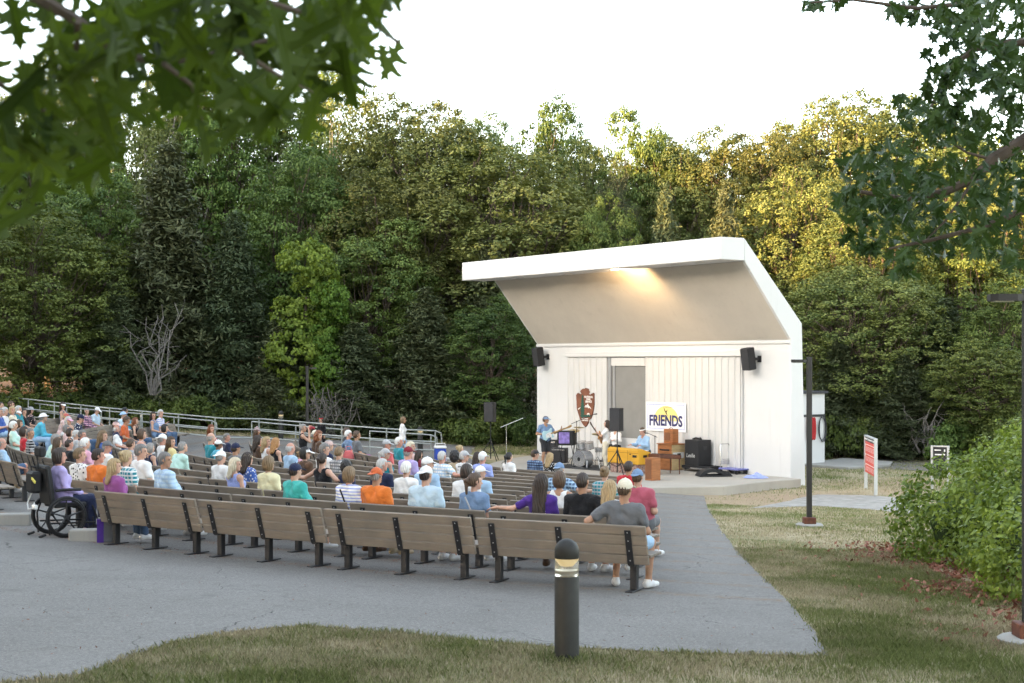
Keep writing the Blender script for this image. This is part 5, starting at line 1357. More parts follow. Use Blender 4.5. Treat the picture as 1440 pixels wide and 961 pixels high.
def person(loc, rz, pose, hair, hat, top, bottom, label, skin='fair', s=1.0, shoes='white', group=None, cat='person', mirror=False, sub=None):
    if pose not in PO: PO[pose] = Pose(**POSES[pose])
    P = PO[pose]
    def setm(o, m): o.material_slots[0].link = 'OBJECT'; o.material_slots[0].material = m; return o
    o = setm(put('person', cached(('b', pose), P.body, 'body')), SKIN[skin]); tag(o, label, cat, group)
    o.location = loc; o.rotation_euler = (0, 0, rz); o.scale = (s, s, s)
    tk, tc = top.split(' '); setm(put({'tank': 'tank_top', 'tee': 'shirt', 'half': 'shirt', 'long': 'long_sleeved_shirt'}[tk], cached(('s', pose, tk), lambda: P.shirt(tk), 'shirt'), o), cloth(tc))
    bk, bc = bottom.split(' '); setm(put({'shorts': 'shorts', 'long': 'trousers'}[bk], cached(('p', pose, bk), lambda: P.pants(bk), 'trousers'), o), cloth(bc))
    HMx = Matrix([list(map(float, r)) for r in P.HM]).to_4x4(); HMx.translation = Vector([float(q) for q in P.head])
    if hair:
        hs, hc = hair.split(' '); h = setm(put('hair', cached(('h', hs), lambda: hair_mesh(hs), 'hair'), o), HAIR[hc]); h.matrix_local = HMx
    if hat:
        hs, hc = hat.split(' '); h = setm(put({'cap': 'cap', 'capback': 'cap', 'visor': 'visor', 'bucket': 'sun_hat', 'beanie': 'beanie', 'band': 'headband'}[hs], cached(('c', hs), lambda: hat_mesh(hs), 'hat'), o), cloth(hc)); h.matrix_local = HMx
    for i in (-1, 1):
        a = P.an[i]; d_ = P.toe[i] - a; q = setm(put('shoe', cached(('shoe',), shoe_mesh, 'shoe'), o), cloth(shoes))
        q.location = (float(a[0]), float(a[1]), float(a[2]) - .092); q.rotation_euler = (0, 0, math.atan2(-float(d_[0]), float(d_[1])))
    return o
TAKEN = []
def seat_at(px, py, k=None, hnom=1.20):
    """the bench place whose sitter's head stands at this survey point"""
    best = None
    for kk in ([k] if k is not None else range(12)):
        rr_ = ROW_R[kk]; prev = None; y = 12.0; cand = []; near_ = (9, None)
        while y < 62:
            p = atY(px, py, y); d_ = rad(p.x, p.y) - rr_
            if prev is not None and (prev > 0) != (d_ > 0): cand.append(p)
            if abs(d_) < near_[0]: near_ = (abs(d_), p)
            prev = d_; y += .02
        if not cand and near_[0] < .8: cand = [near_[1]]
        for p in cand:
            a = math.degrees(math.atan2(p.y - CRY, p.x - CRX)) % 360
            h = p.z - gz(p.x, p.y) - .014
            on = min([max(0, abs(a - c) - math.degrees(L / 2 / rr_)) * R(1) * rr_ for (k2, c, L) in BENCH_SPOTS if k2 == kk] or [9])
            tk_ = sum(max(0, 1 - abs(R(a2 - a)) * rr_ / .46) for (k2, a2) in TAKEN if k2 == kk)
            e = abs(h - hnom) + (.6 * min(on, 2) if on > .02 else 0) + .45 * tk_
            if best is None or e < best[0]: best = (e, kk, a, h, on)
    return best
def sitter(px, py, pose, hair, hat, top, bottom, label, skin='fair', k=None, s=None, turn=0, shoes='white', child=False, strap=None, letter=None):
    b = seat_at(px, py, k, .95 if child else 1.20)
    if b is None or b[4] > .12 or abs(b[3] - (.95 if child else 1.2)) > .22: b2 = seat_at(px, py, None, .95 if child else 1.20); b = b2 if b is None or (b2 and b2[0] < b[0]) else b
    if b is None: print('NO SEAT', px, py, label); return
    e, kk, a, h, on = b; TAKEN.append((kk, a))
    if pose not in PO: PO[pose] = Pose(**POSES[pose])
    hh = float(PO[pose].head[2]); sc = s or min(1.07 if not child else .85, max(.90 if not child else .66, h / hh))
    back = .085 - .165
    x, y = pol(ROW_R[kk] + back, a)
    z = gz(*pol(ROW_R[kk] + .085, a)) + .014 + .455 * (1 - sc)
    if on > .05 or abs(h - hh * sc) > .12: print('seat? %-60s k=%d off=%.2f h=%.2f' % (label, kk, on, h))
    o = person((x, y, z), R(a) + math.pi / 2 + R(turn + rng.uniform(-7, 7)), pose, hair, hat, top, bottom, label, skin, sc, shoes)
    P = PO[pose]; sm = CACHE[('s', pose, top.split(' ')[0])]
    if strap or letter:
        from mathutils.bvhtree import BVHTree
        bv = BVHTree.FromPolygons([v.co for v in sm.vertices], [p.vertices for p in sm.polygons])
        def onback(x, z, lift=.012):
            h = bv.ray_cast(Vector((x, -.7, z)), Vector((0, 1, 0))); return Vector((x, (h[0].y if h[0] else -.16) - lift, z))
        nbz = float(P.nb[2]); hz = float(P.hip[2])
    if strap:
        mb = MB(); mb.tube([onback(-.10 + .25 * t, nbz - .03 - t * (nbz - hz - .05), .006) for t in np.linspace(0, 1, 9)], .013, 6); q = mb.build('bag_strap', cloth(strap), o, True)
    if letter:
        v, f = text_mesh(letter, .10, .001, .002); mb = MB(); mb.add([onback(x * .9 + .035, y + hz + .27, .004) for x, y, zz in v], f); mb.build('lettering', cloth('white'), o)
    return o
# ------------------------------------------------------------------ the audience
S = sitter
# back row and row two
S(873, 686, 'm_near', 'crop brown', 'cap cream', 'tee grey', 'shorts sky', 'man in grey tee and cream cap leaning an elbow on the back row', 'tan', k=0, shoes='white')
S(161, 659, 'f_heavyR', 'wavy blond', None, 'half plum', 'long denim', 'woman with wavy blond hair in a magenta top, back row left end', k=0)
S(858, 692, 'f_lap', 'long blond', None, 'tee white/purple:floral', 'shorts khaki', 'blond person in a purple-flowered top beside the cream cap man', k=1)
S(820, 677, 'm_backR', 'crop dark', None, 'tee black', 'shorts char', 'man with cropped dark hair in a black t-shirt, second row from the back', 'tan', k=1)
S(787, 676, 'f_lap', 'bob brown', None, 'tank white', 'shorts denim', 'woman with a straight brown bob in a white tank top', k=2, skin='tan')
S(761, 681, 'f_backL', 'verylong dark', None, 'tee purple', 'shorts denim', 'woman with very long dark hair in a purple t-shirt, arm along the bench', k=1, letter='& E', shoes='brown')
S(668, 680, 'f_heavyR', 'pony brown', None, 'tee steel', 'shorts char', 'woman with a brown ponytail in a slate blue tee crossed by a bag strap', k=1, strap='lgrey')
S(600, 667, 'm_heavy', 'crop dark', 'capback white', 'tee pale', 'shorts grey', 'broad man in light blue tee with a white cap worn backwards', k=1)
S(530, 671, 'm_heavy', 'crop grey', 'capback rust', 'tee orange', 'shorts char', 'broad man in orange polo shirt and orange cap', 'tan', k=1, shoes='tan')
S(492, 670, 'f_heavy', 'bob light', None, 'tee white/peri:stripe', 'shorts denim', 'woman with light brown bob in a striped top with black bag strap', k=1, strap='black', shoes='brown')
S(417, 664, 'm_heavy', 'crop dark', 'cap navy', 'half turq', 'shorts khaki', 'man in turquoise shirt and navy cap', k=1, turn=-14)
S(378, 652, 'f_lap', 'bob light', None, 'tee lemon', 'long denim', 'woman with a round light brown bob in a pale yellow top', k=2)
S(331, 656, 'f_lapR', 'long pale', None, 'tank peri', 'shorts white', 'woman with long white-blond hair in a periwinkle sleeveless top', k=2)
S(349, 647, 'f_lap', 'long dark', 'cap tan', 'tee blue/white:floral', 'shorts denim', 'woman in tan cap with dark hair over a blue and white floral top', k=3)
S(311, 644, 'm_lap', 'crop grey', 'capback white', 'tee white', 'shorts khaki', 'grey-haired man in a white t-shirt and white cap with the gap at the front', k=3)
S(233, 646, 'm_heavyR', 'short salt', None, 'half pale/sky:check', 'long khaki', 'grey-haired man in pale blue checked shirt looking over his right shoulder', 'tan', k=1)
S(178, 643, 'f_lap', 'bun blond', None, 'tee teal/white:check', 'shorts white', 'woman with pinned-up blond hair in a teal top and white shawl', k=1)
S(138, 641, 'm_lapR', 'short dark', None, 'tee orange', 'shorts denim', 'bearded man with dark hair in an orange t-shirt', k=1, skin='rosy')
S(112, 640, 'f_heavyR', 'short light', None, 'tee white/black:floral', 'long navy', 'woman with short tousled light hair in a white blouse with dark flowers', k=1)
S(97, 628, 'm_lap', 'crop dark', None, 'tee black', 'shorts char', 'dark-haired man in a black t-shirt behind the floral blouse', k=3, skin='rosy')
S(81, 636, 'f_lap', 'wavy brown', None, 'tee cream', 'shorts denim', 'woman with wavy brown hair just left of the black t-shirt man', k=3)
S(120, 624, 'f_lap', 'short white', None, 'tee pink', 'long white', 'white-haired person in a pink top at the left', k=3)
S(151, 629, 'm_lapR', 'crop grey', 'cap grey', 'tee white', 'shorts khaki', 'man in a slate grey cap and white t-shirt facing right', k=3, skin='rosy')
S(184, 626, 'm_lap', 'short brown', None, 'tee lgrey', 'long navy', 'brown-haired man in light grey tee right of the slate grey cap', k=3)
S(197, 630, 'm_lap', 'bald silver', None, 'tee blush/white:check', 'shorts khaki', 'balding silver-haired man in a pale pink checked shirt', k=3, skin='rosy')
S(211, 634, 'f_lap', 'bob grey', None, 'tank navy', 'long denim', 'woman with a grey bob in a navy sleeveless top', k=3)
S(238, 629, 'm_fwd', 'crop grey', None, 'long mint', 'long khaki', 'man in a mint shirt leaning forward with elbows on his knees', k=4)
S(241, 622, 'f_lapR', 'long brown', None, 'tee yellow', 'long denim', 'brown-haired woman in a yellow t-shirt', k=5)
S(229, 617, 'm_lap', 'crop grey', 'capback white', 'tee white', 'shorts denim', 'man in white cap and white tee just below the seated couple', k=5, skin='rosy')
# left block
S(5, 628, 'm_legs', 'bald grey', None, 'tee sky', 'shorts denim', 'man in sky blue tee with crossed bare legs on the bench at the left edge', k=1, skin='rosy')
S(-8, 618, 'm_lap', 'short grey', None, 'tee white', 'long khaki', 'person in khaki trousers behind the sky blue tee at the left edge', k=2, skin='rosy')
S(18, 596, 'f_lap', 'verylong dark', None, 'tee white', 'long denim', 'woman with long dark brown hair in a white top near the left edge', k=3)
S(27, 600, 'f_lap', 'long brown', None, 'tee grey', 'long denim', 'woman with long brown hair in a grey top next to the red tee', k=3)
S(34, 607, 'f_lap', 'bob dark', None, 'tee red', 'long denim', 'dark-haired person in a bright red tee', k=3)
S(43, 609, 'm_lapR', 'crop salt', None, 'tee black/lgrey:check', 'long char', 'man with short grey hair in a black shirt with pale shoulders', k=3, skin='tan')
S(63, 619, 'f_fwd', 'short blond', None, 'tee mint', 'long white', 'short-haired blond woman in a mint t-shirt bending forward', k=3)
S(79, 619, 'f_lap', 'bob grey', None, 'tee cream', 'long khaki', 'woman with grey bob hair in a cream top', k=4)
S(89, 606, 'm_down', 'bald grey', None, 'tee white', 'shorts grey', 'grey-haired man in a white tee bowing his head', k=4)
S(98, 613, 'f_lap', 'bob dark', None, 'tank black', 'long denim', 'woman with a dark brown bob in a black tank top', k=4)
S(107, 613, 'm_lap', 'short silver', None, 'tee lgrey', 'long khaki', 'silver-haired person in a light grey tee', k=4)
S(116, 612, 'm_lapR', 'short salt', None, 'long lgrey', 'long khaki', 'grey-haired man with a reddish face looking right', k=4, skin='rosy')
S(131, 604, 'm_lap', 'bald silver', None, 'tee white', 'shorts denim', 'balding man in a plain white t-shirt left of the golden-haired woman', k=5, skin='rosy')
S(145, 608, 'f_lapR', 'wavy light', None, 'tee blue', 'shorts white', 'woman with golden brown hair in a royal blue top', k=4)
S(140, 597, 'f_lapR', 'short dark', 'cap blush', 'tee navy', 'long denim', 'person in a blush cap behind the plain white t-shirt', k=5)
S(161, 584, 'm_fwd', 'crop grey', 'bucket sky', 'long pale', 'long char', 'man in a pale blue shirt and blue sun hat leaning far forward', k=4)
S(172, 588, 'm_down', 'short brown', None, 'tee rust', 'shorts grey', 'person with bowed head in a bright orange-red top', k=5, skin='tan')
S(177, 574, 'm_cross', 'crop black', 'capback char', 'tank cyan', 'long black', 'man in a bright blue sleeveless top and dark cap', k=3, skin='tan')
S(190, 597, 'f_lap', 'long auburn', None, 'tank black', 'long denim', 'auburn-haired person in a black top behind the orange-red top', k=5)
S(200, 604, 'f_lap', 'bob brown', None, 'tank blush', 'shorts denim', 'brown-haired woman with bare shoulders left of the seated couple', k=5)
S(207, 602, 'f_lap', 'bob black', None, 'tee black', 'long char', 'black-haired person seated directly below the couple', k=6)
S(199, 612, 'm_heavyR', 'short salt', None, 'tee white', 'long khaki', 'man with wavy grey hair in a roomy white shirt', k=4)
S(216, 584, 'f_lapR', 'long dark', None, 'tank steel', 'long denim', 'dark-haired woman in a blue-grey sleeveless dress sitting next to her companion', k=5)
S(224, 580, 'm_hold', 'short silver', None, 'tee peri/white:check', 'long denim', 'silver-haired man in a light checked shirt holding up a cup', k=5)
S(132, 578, 'm_down', 'crop grey', 'cap white', 'tee pale', 'long khaki', 'person in a white cap bowing next to the pink shirt', k=3)
S(122, 580, 'f_lapR', 'short grey', None, 'long pink/navy:check', 'long navy', 'grey-haired person in a pale pink shirt over navy', k=3)
S(107, 583, 'm_down', 'crop dark', 'cap navy', 'tee navy/white:floral', 'long denim', 'person in navy cap and navy patterned shirt', k=4)
S(97, 587, 'f_lapR', 'bob silver', 'cap pink', 'tee lgrey', 'long lgrey', 'person in a pale pink cap and light grey top', k=4)
S(89, 569, 'f_lapR', 'long dark', 'visor white', 'tank denim', 'shorts white', 'dark-haired woman in a white visor sitting highest at the left', k=3)
S(82, 588, 'f_down' if False else 'f_fwd', 'short blond', 'cap coral', 'tee blush/white:floral', 'long white', 'woman in a coral cap holding a phone by the white visor', k=4)
S(83, 606, 'f_lap', 'bob salt', None, 'tee blush', 'long lgrey', 'grey-haired woman in front of the coral cap', k=4)
S(43, 577, 'f_lap', 'verylong black', 'bucket lgrey', 'tee black/blush:floral', 'long black', 'woman with very long black hair and grey hat in a dark floral top', k=3)
S(45, 568, 'm_fwd', 'short grey', 'bucket white', 'long cyan', 'long sky', 'person in a white bucket hat and aqua shirt leaning forward', k=2)
S(34, 581, 'm_lapR', 'short black', None, 'tee black', 'long char', 'black-haired man in a black tee left of the very long black hair', k=3)
S(26, 588, 'm_lapR', 'crop grey', 'cap white', 'tee tan', 'shorts khaki', 'person in a white peaked cap and tan top at the left', k=3)
S(26, 571, 'm_lap', 'short silver', None, 'tee teal', 'long khaki', 'silver-haired man in a teal shirt at the far left', k=2)
S(18, 575, 'f_lapR', 'bob blond', None, 'tee cream', 'long cream', 'blond woman with sunglasses in a cream top at the far left', k=2)
S(16, 566, 'm_lap', 'short brown', None, 'tee grey', 'long char', 'brown-haired man in grey far back by the handrail', k=1)
S(7, 575, 'm_lap', 'short silver', None, 'tee white', 'long khaki', 'silver-haired person in white near the left edge', k=2)
S(1, 574, 'm_cross', 'short grey', None, 'tee blue', 'shorts sky', 'man in a blue shirt with folded arms at the left edge', k=2)
S(1, 562, 'm_lap', 'crop dark', None, 'tee char', 'long char', 'dark-haired person at the left edge just under the handrail', k=1)
S(6, 598, 'f_lap', 'short white', None, 'tee mint', 'long white', 'white-haired person in pale mint at the left edge', k=3)
# centre
S(290, 603, 'f_lapR', 'wavy auburn', None, 'tank red/white:stripe', 'shorts white', 'auburn-haired woman in a red and white sleeveless top at a bench end', k=7)
S(297, 601, 'm_lap', 'bald grey', None, 'tee teal', 'long navy', 'grey-haired person in a teal top beyond the auburn-haired woman', k=8)
S(307, 628, 'm_backL', 'crop dark', 'cap white', 'tee cyan', 'shorts grey', 'man with white cap and dark skin in a bright cyan shirt', 'brown', k=6)
S(319, 617, 'm_lapR', 'short salt', None, 'tee navy', 'long khaki', 'man with grey curls in a navy tee', k=7, skin='rosy')
S(332, 631, 'm_lap', 'crop dark', 'cap navy', 'tee grey', 'shorts khaki', 'man in dark navy cap and grey tee behind the tan cap', k=5, skin='tan')
S(342, 608, 'f_lap', 'long brown', 'beanie maroon/white:stripe', 'tee rust', 'long denim', 'person in a red and white striped knit hat and orange top', k=8, skin='tan')
S(349, 613, 'f_lap', 'bob black', None, 'tee rust', 'long denim', 'dark-haired person between the striped knit hat and a dark cap', k=8)
S(357, 611, 'm_lap', 'crop dark', 'capback char', 'tee peri', 'shorts denim', 'man in a dark cap and lavender-blue tee', k=8)
S(363, 619, 'f_lap', 'long dark', None, 'tee brown', 'long denim', 'woman with long dark brown hair in front of the lavender-blue tee', k=7)
S(375, 621, 'f_lapR', 'wavy blond', None, 'tank white', 'shorts denim', 'woman with wavy blond hair in a white top, left of the ginger-blond woman', k=7)
S(388, 623, 'f_lap', 'long ginger', None, 'tank black', 'shorts denim', 'woman with long ginger-blond hair and bare shoulders', k=7, skin='fair')
cam_w = S(398, 597, 'f_phone', 'short grey', None, 'tank black', 'long navy', 'grey-haired woman in black raising a red camera to her face', k=9)
S(409, 630, 'm_lap', 'bald silver', None, 'half sky', 'long khaki', 'balding silver-haired man in a light blue shirt', k=6, skin='rosy')
S(421, 647, 'f_lap', 'bun light', None, 'tee pink', 'shorts white', 'small child with light hair in a bun and a pink top', k=4, child=True)
S(430, 637, 'f_lapR', 'bob black', 'cap white', 'tee brown', 'long char', 'dark-haired woman in a white cap and dark brown top', k=5)
S(444, 600, 'm_lap', 'crop grey', 'cap cream', 'tee brown', 'long khaki', 'person in a cream cap beyond the auburn curls', k=10)
S(449, 608, 'f_lapR', 'curlylong auburn', None, 'tee brown', 'shorts khaki', 'woman with bushy auburn curls', k=9)
S(448, 623, 'f_fwd', 'short grey', 'cap blush', 'tee navy', 'long khaki', 'person in a blush pink cap and navy top below the auburn curls', k=7)
S(457, 628, 'm_lapR', 'short salt', None, 'tee white', 'long navy', 'grey-haired man in a white tee right of the blush pink cap', k=6)
S(454, 647, 'f_wide', 'pony dark', None, 'tank black', 'shorts char', 'person in a black tank top with both arms spread along the bench', 'fair', k=4)
S(477, 636, 'm_lap', 'short light', None, 'long lgrey/grey:check', 'long navy', 'blond youngster in a grey hooded top', k=6)
S(487, 656, 'f_lap', 'curly black', None, 'tee navy', 'shorts denim', 'small child with a round mop of black hair', k=4, child=True)
S(494, 608, 'm_slump', 'short white', None, 'tee steel', 'long plum', 'white-haired old man in a blue shirt with a navy sweater leaning back', k=9, skin='rosy')
S(488, 603, 'f_lap', 'bob brown', None, 'tee char', 'long char', 'brown-haired person behind the white-haired old man', k=10)
S(502, 609, 'm_lap', 'short brown', None, 'tee grey', 'long khaki', 'brown-haired man right of the white-haired old man', k=10, skin='tan')
S(544, 624, 'm_lapR', 'crop grey', 'cap lgrey', 'tee coral', 'long khaki', 'man in a light grey cap and coral red tee', k=9, skin='rosy')
S(562, 617, 'm_lapR', 'short white', None, 'tee teal', 'long khaki', 'white-haired man in a bright teal tee in front of the walking woman', k=10, skin='rosy')
S(578, 625, 'f_lapR', 'bob pale', None, 'tee blush', 'long white', 'pale blond woman behind the maroon cap', k=9)
S(575, 634, 'm_heavy', 'crop grey', 'cap maroon', 'tee lav', 'long khaki', 'man in a maroon cap and lavender shirt', k=7, skin='rosy')
S(589, 638, 'f_lap', 'long dark', None, 'tee maroon', 'long denim', 'dark-haired person right of the maroon cap', k=9, child=True)
S(542, 639, 'f_lapR', 'pony silver', 'cap lgrey', 'tank teal', 'shorts khaki', 'silver-haired woman in a teal tank top and pale cap', k=7, skin='fair')
S(537, 656, 'm_lapR', 'short silver', None, 'tee navy', 'long khaki', 'silver-haired man in a navy tee behind the orange cap', k=4, skin='rosy')
S(571, 660, 'f_lap', 'short white', None, 'tee white', 'long khaki', 'white-haired woman in a white top', k=3)
S(601, 652, 'm_lapR', 'crop grey', 'cap white', 'tee sky', 'long khaki', 'person in a white cap and sky blue tee beyond the broad light blue man', k=4)
S(622, 642, 'm_backR', 'crop silver', None, 'tee white/sky:check', 'long khaki', 'man with cropped silver hair in a white and blue checked shirt, arm along the bench', k=7, skin='rosy')
S(640, 643, 'f_lap', 'curly black', None, 'tee tan', 'long denim', 'woman with a big round of black curls in a tan top', k=8, skin='tan')
S(647, 634, 'f_lap', 'bun blond', None, 'tee brown', 'long denim', 'blond person beyond the big round black curls', k=11)
S(653, 642, 'f_lapR', 'short silver', 'cap lgrey', 'tee white/black:floral', 'long denim', 'woman in a grey cap and sunglasses with a black and white top', k=8)
S(671, 645, 'f_lap', 'long dark', None, 'tee char', 'long denim', 'person with long dark hair left of the periwinkle tee', k=9)
S(679, 643, 'm_lap', 'crop white', 'cap white', 'tee peri', 'shorts khaki', 'man in a white cap and periwinkle tee below the loudspeaker stand', k=8, skin='rosy')
S(656, 664, 'f_heavy', 'bob dark', 'cap olive/tan:floral', 'tee white', 'shorts khaki', 'woman in a mottled green cap and white tee', k=3)
S(675, 669, 'm_lapR', 'crop grey', 'cap white', 'tee sky', 'shorts khaki', 'man in white cap facing right beyond the brown ponytail', k=4)
S(716, 646, 'f_lap', 'pony black', None, 'tee white', 'long denim', 'woman with a black ponytail and white top near the front', k=10)
S(752, 640, 'm_lapR', 'short brown', 'cap char', 'tee steel/navy:check', 'shorts khaki', 'man in a dark cap and blue baseball tee near the front', k=11)
S(774, 647, 'f_lap', 'wavy blond', None, 'tee black/white:floral', 'long denim', 'long-haired blond woman in a black and white top near the front', k=11)
S(787, 661, 'm_backR', 'crop grey', 'capback steel', 'tee denim/sky:check', 'shorts khaki', 'man in a faded blue cap and plaid shirt behind the brown bob', k=5)
S(850, 667, 'f_lap', 'bun light', None, 'tee teal/lgrey:check', 'shorts white', 'woman with a light brown topknot in a grey-teal tee', k=5)
S(885, 658, 'm_lap', 'short dark', None, 'tee red', 'shorts navy', 'dark-haired man in a red tee near the right path', k=7, skin='tan')
S(897, 671, 'm_heavy', 'crop brown', 'capback steel', 'tee heather', 'shorts grey', 'man in a faded blue cap and raspberry tee at the right end of a row', k=3)
print('sitters', len(TAKEN))
# wheelchair user, walking woman, child at the rail
wc = Vector((-7.22, 22.72, 0)); wc.z = gz(wc.x, wc.y) + .014
WCR = math.atan2(CRY - wc.y, CRX - wc.x) - math.pi / 2 - R(12)
person(wc + Vector((math.sin(-WCR) * .06, math.cos(WCR) * .06, 0)), WCR, 'f_chair', 'bob dark', None, 'long lav', 'long navy', 'woman with a dark bob in a lavender shirt seated in the wheelchair', 'rosy', 1.0, 'pink')
pw = atY(566, 600, 51.0); pw.z = gz(pw.x, pw.y) + .014
person(pw, R(-80), 'f_walk', 'bob light', None, 'long white', 'long sky', 'woman in a white shirt and pale jeans walking past the handrail', 'tan', .97 * (ZC - (587.5 - HY) / F * 51 - pw.z) / 1.66, 'white')
pc = atY(452, 600, 53.4); pc.z = gz(pc.x, pc.y)
person(pc, R(150), 'f_walk', 'short black', 'band red', 'long black', 'long black', 'small child in black standing at the handrail', 'fair', (ZC - (588.5 - HY) / F * 53.4 - pc.z) / 1.68, 'black')
# ------------------------------------------------------------------ things on the stage
CHROME = M('chrome', (.62, .62, .62), .22, .05, 6, 0, metal=.9)
SPARK = M('silver_drum_wrap', (.42, .42, .43), .35, .3, 60, .2, 120, metal=.3)
SKINW = M('drum_head', (.72, .71, .68), .5, .06)
BRASS = M('cymbal_brass', (.50, .38, .16), .3, .2, 8, 0, metal=.85)
BLK = M('matt_black', (.014, .014, .015), .65, .15, 9, .1)
RUBB = M('rubber', (.016, .016, .017), .8, .2, 12, .2)
YEL = M('yellow_paint', (.66, .34, .028), .45, .08, 4, .05)
OAKW = M('orange_wood', (.33, .125, .042), .5, .3, 3, .15, 40, stretch=(1, 1, 8))
PALEW = M('pale_wood', (.46, .33, .17), .55, .2, 3, .15, 40, stretch=(1, 1, 8))
DKW = M('dark_red_wood', (.115, .042, .022), .5, .3, 4, .1, 40)
RUG = None
m, nt, b = nt_new('patterned_rug'); p_ = objco(nt); vo = nd(nt, 'ShaderNodeTexVoronoi'); vo.inputs['Scale'].default_value = 16; nt.links.new(p_, vo.inputs['Vector'])
nt.links.new(mixc(nt, ramp(nt, vo.outputs['Distance'], .2, .6), (.20, .075, .055), (.34, .24, .20)), b.inputs['Base Color']); b.inputs['Roughness'].default_value = .95; RUG = m
def dk(px, py): return atz(px, py, DECK)
def sthing(name, label, cat, p, rz=SHELL_RZ, group=None): return thing(name, label, cat, p, rz, group)
def face_rz(dx, dy): return math.atan2(-dx, dy)      # local +y looks along (dx, dy)
def tripod(mb, h, r0=.55, hub=.55, r=.016):
    for i in range(3):
        a = 2 * math.pi * i / 3 + .4; mb.tube([(r0 * math.cos(a), r0 * math.sin(a), .02), (.03 * math.cos(a), .03 * math.sin(a), hub)], r, 6)
        mb.tube([(r0 * .5 * math.cos(a), r0 * .5 * math.sin(a), .02 + (hub - .02) * .5), (0, 0, hub * .35)], r * .6, 5)
    mb.tube([(0, 0, .08), (0, 0, h)], r * 1.1, 8)
def pa_speaker(p, ztop, rz, w, hbox, label):
    st = thing('speaker_stand', 'black tripod stand under the ' + label, 'stand', p, rz, 'loudspeaker stands'); mb = MB(); tripod(mb, ztop - p.z - hbox * .6, .52, .75, .018); mb.build('tripod', BLK, st, True)
    mb = MB(); mb.box((0, 0, .77), (.07, .07, .09), None, .01); mb.build('collar', BLK, st)
    e = thing('loudspeaker', label, 'speaker', (p.x, p.y, ztop - hbox), rz, 'loudspeakers on tripod stands')
    mb = MB(); mb.prism([(-w / 2, .18), (w / 2, .18), (w / 2, -.05), (w * .32, -.2), (-w * .32, -.2), (-w / 2, -.05)], 0, hbox); bevmod(mb.build('cabinet', BLKP, e), .012)
    mb = MB(); mb.box((0, .186, hbox / 2), (w - .04, .012, hbox - .05)); mb.build('grille', GRILL, e)
    mb = MB(); mb.box((w / 2 + .008, .02, hbox * .55), (.016, .05, .16)); mb.build('handle', BLK, e)
q = dk(868, 668); pa_speaker(q, 4.05 - (574 - HY) / F * q.y, face_rz(-.55, -.83), .40, .76, 'black loudspeaker in front of the grey stage doorway')
q = atY(690, 649, 54.0); q.z = DECK if True else 0; pa_speaker(q, 4.05 - (566 - HY) / F * q.y, face_rz(-.45, -.89), .40, .74, 'black loudspeaker against the woods left of the bandshell')
def mic(p, h, boom, rz, label, mt=BLK):
    e = thing('microphone_stand', label, 'stand', p, rz, 'microphone stands'); mb = MB()
    for i in range(3): a = 2 * math.pi * i / 3; mb.tube([(.30 * math.cos(a), .30 * math.sin(a), .015), (0, 0, .13)], .011, 6)
    mb.tube([(0, 0, .05), (0, 0, h)], .013, 8); mb.build('stand', mt, e, True)
    mb = MB(); mb.tube([(-boom * .35, 0, h - boom * .14), (boom, 0, h + boom * .42)], .010, 7); mb.box((0, 0, h), (.04, .04, .05), None, .008); mb.build('boom', mt, e, True)
    mb = MB(); mb.tube([(boom, 0, h + boom * .42), (boom + .12, 0, h + boom * .44)], [.016, .024], 8); mb.build('microphone', BLK, e, True)
q = dk(712, 652); mic(Vector((q.x, q.y, DECK)), 4.05 - (598 - HY) / F * q.y - DECK, .62, R(-6), 'silver microphone boom stand left of the bandshell', CHROME)
q = dk(811, 657); mic(q, 1.62, .62, R(8), 'black microphone boom stand crossing in front of the arrowhead sign')
q = dk(921, 660); mic(q, 1.15, .25, R(160), 'short black microphone stand beside the organ player')

# guitarist and bass player with their instruments
def instrument(P, M_, name, label, bodycol, neckcol, left, right, scale=1.0, bass=False):
    e = thing(name, label, 'guitar'); a = Vector([float(t) for t in P.wr[right]]); hnd = Vector([float(t) for t in P.wr[left]]); fw = Vector((0, 1, 0))
    a = Vector((a.x * .6, a.y + .02, a.z)); d_ = (hnd - a).normalized(); n_ = (fw - d_ * fw.dot(d_)).normalized(); up = n_.cross(d_)
    c = a - n_ * .02; mm = Matrix((( d_.x, up.x, n_.x, c.x), (d_.y, up.y, n_.y, c.y), (d_.z, up.z, n_.z, c.z), (0, 0, 0, 1)))
    e.matrix_world = M_ @ mm
    prof = [(-.22, -.02), (-.20, .12), (-.12, .175), (-.02, .14), (.05, .13), (.15, .19), (.20, .17), (.16, .07), (.17, -.03), (.19, -.13), (.13, -.165), (.04, -.12), (-.04, -.135), (-.13, -.185), (-.205, -.13)]
    mb = MB(); mb.prism(prof, -.022, .022); bevmod(mb.build('body', bodycol, e), .008)
    mb = MB(); mb.prism([(-.10, -.09), (-.02, -.1), (.1, -.14), (.13, -.02), (.12, .06), (-.02, .06), (-.1, .02)], .0225, .026); mb.build('pickguard', SKINW, e)
    L = .66 if not bass else .78
    mb = MB(); mb.box((.10 + L / 2, 0, .018), (L, .05, .024), None, .006); mb.build('neck', neckcol, e)
    mb = MB(); mb.prism([(.10 + L, -.03), (.10 + L, .03), (.26 + L, .055), (.28 + L, .0), (.22 + L, -.03)], .004, .026); mb.build('headstock', neckcol, e)
    return e
gp = dk(767, 656); GRZ = face_rz(.5, -.86)
POSES['m_guitar']['yaw'] = 40
gt = person(gp, GRZ, 'm_guitar', 'short brown', 'cap steel', 'tee steel', 'shorts char', 'guitarist in a blue tee, grey cap and dark shorts at the left of the stage', 'tan', 1.03, 'brown')
bpy.context.view_layer.update()
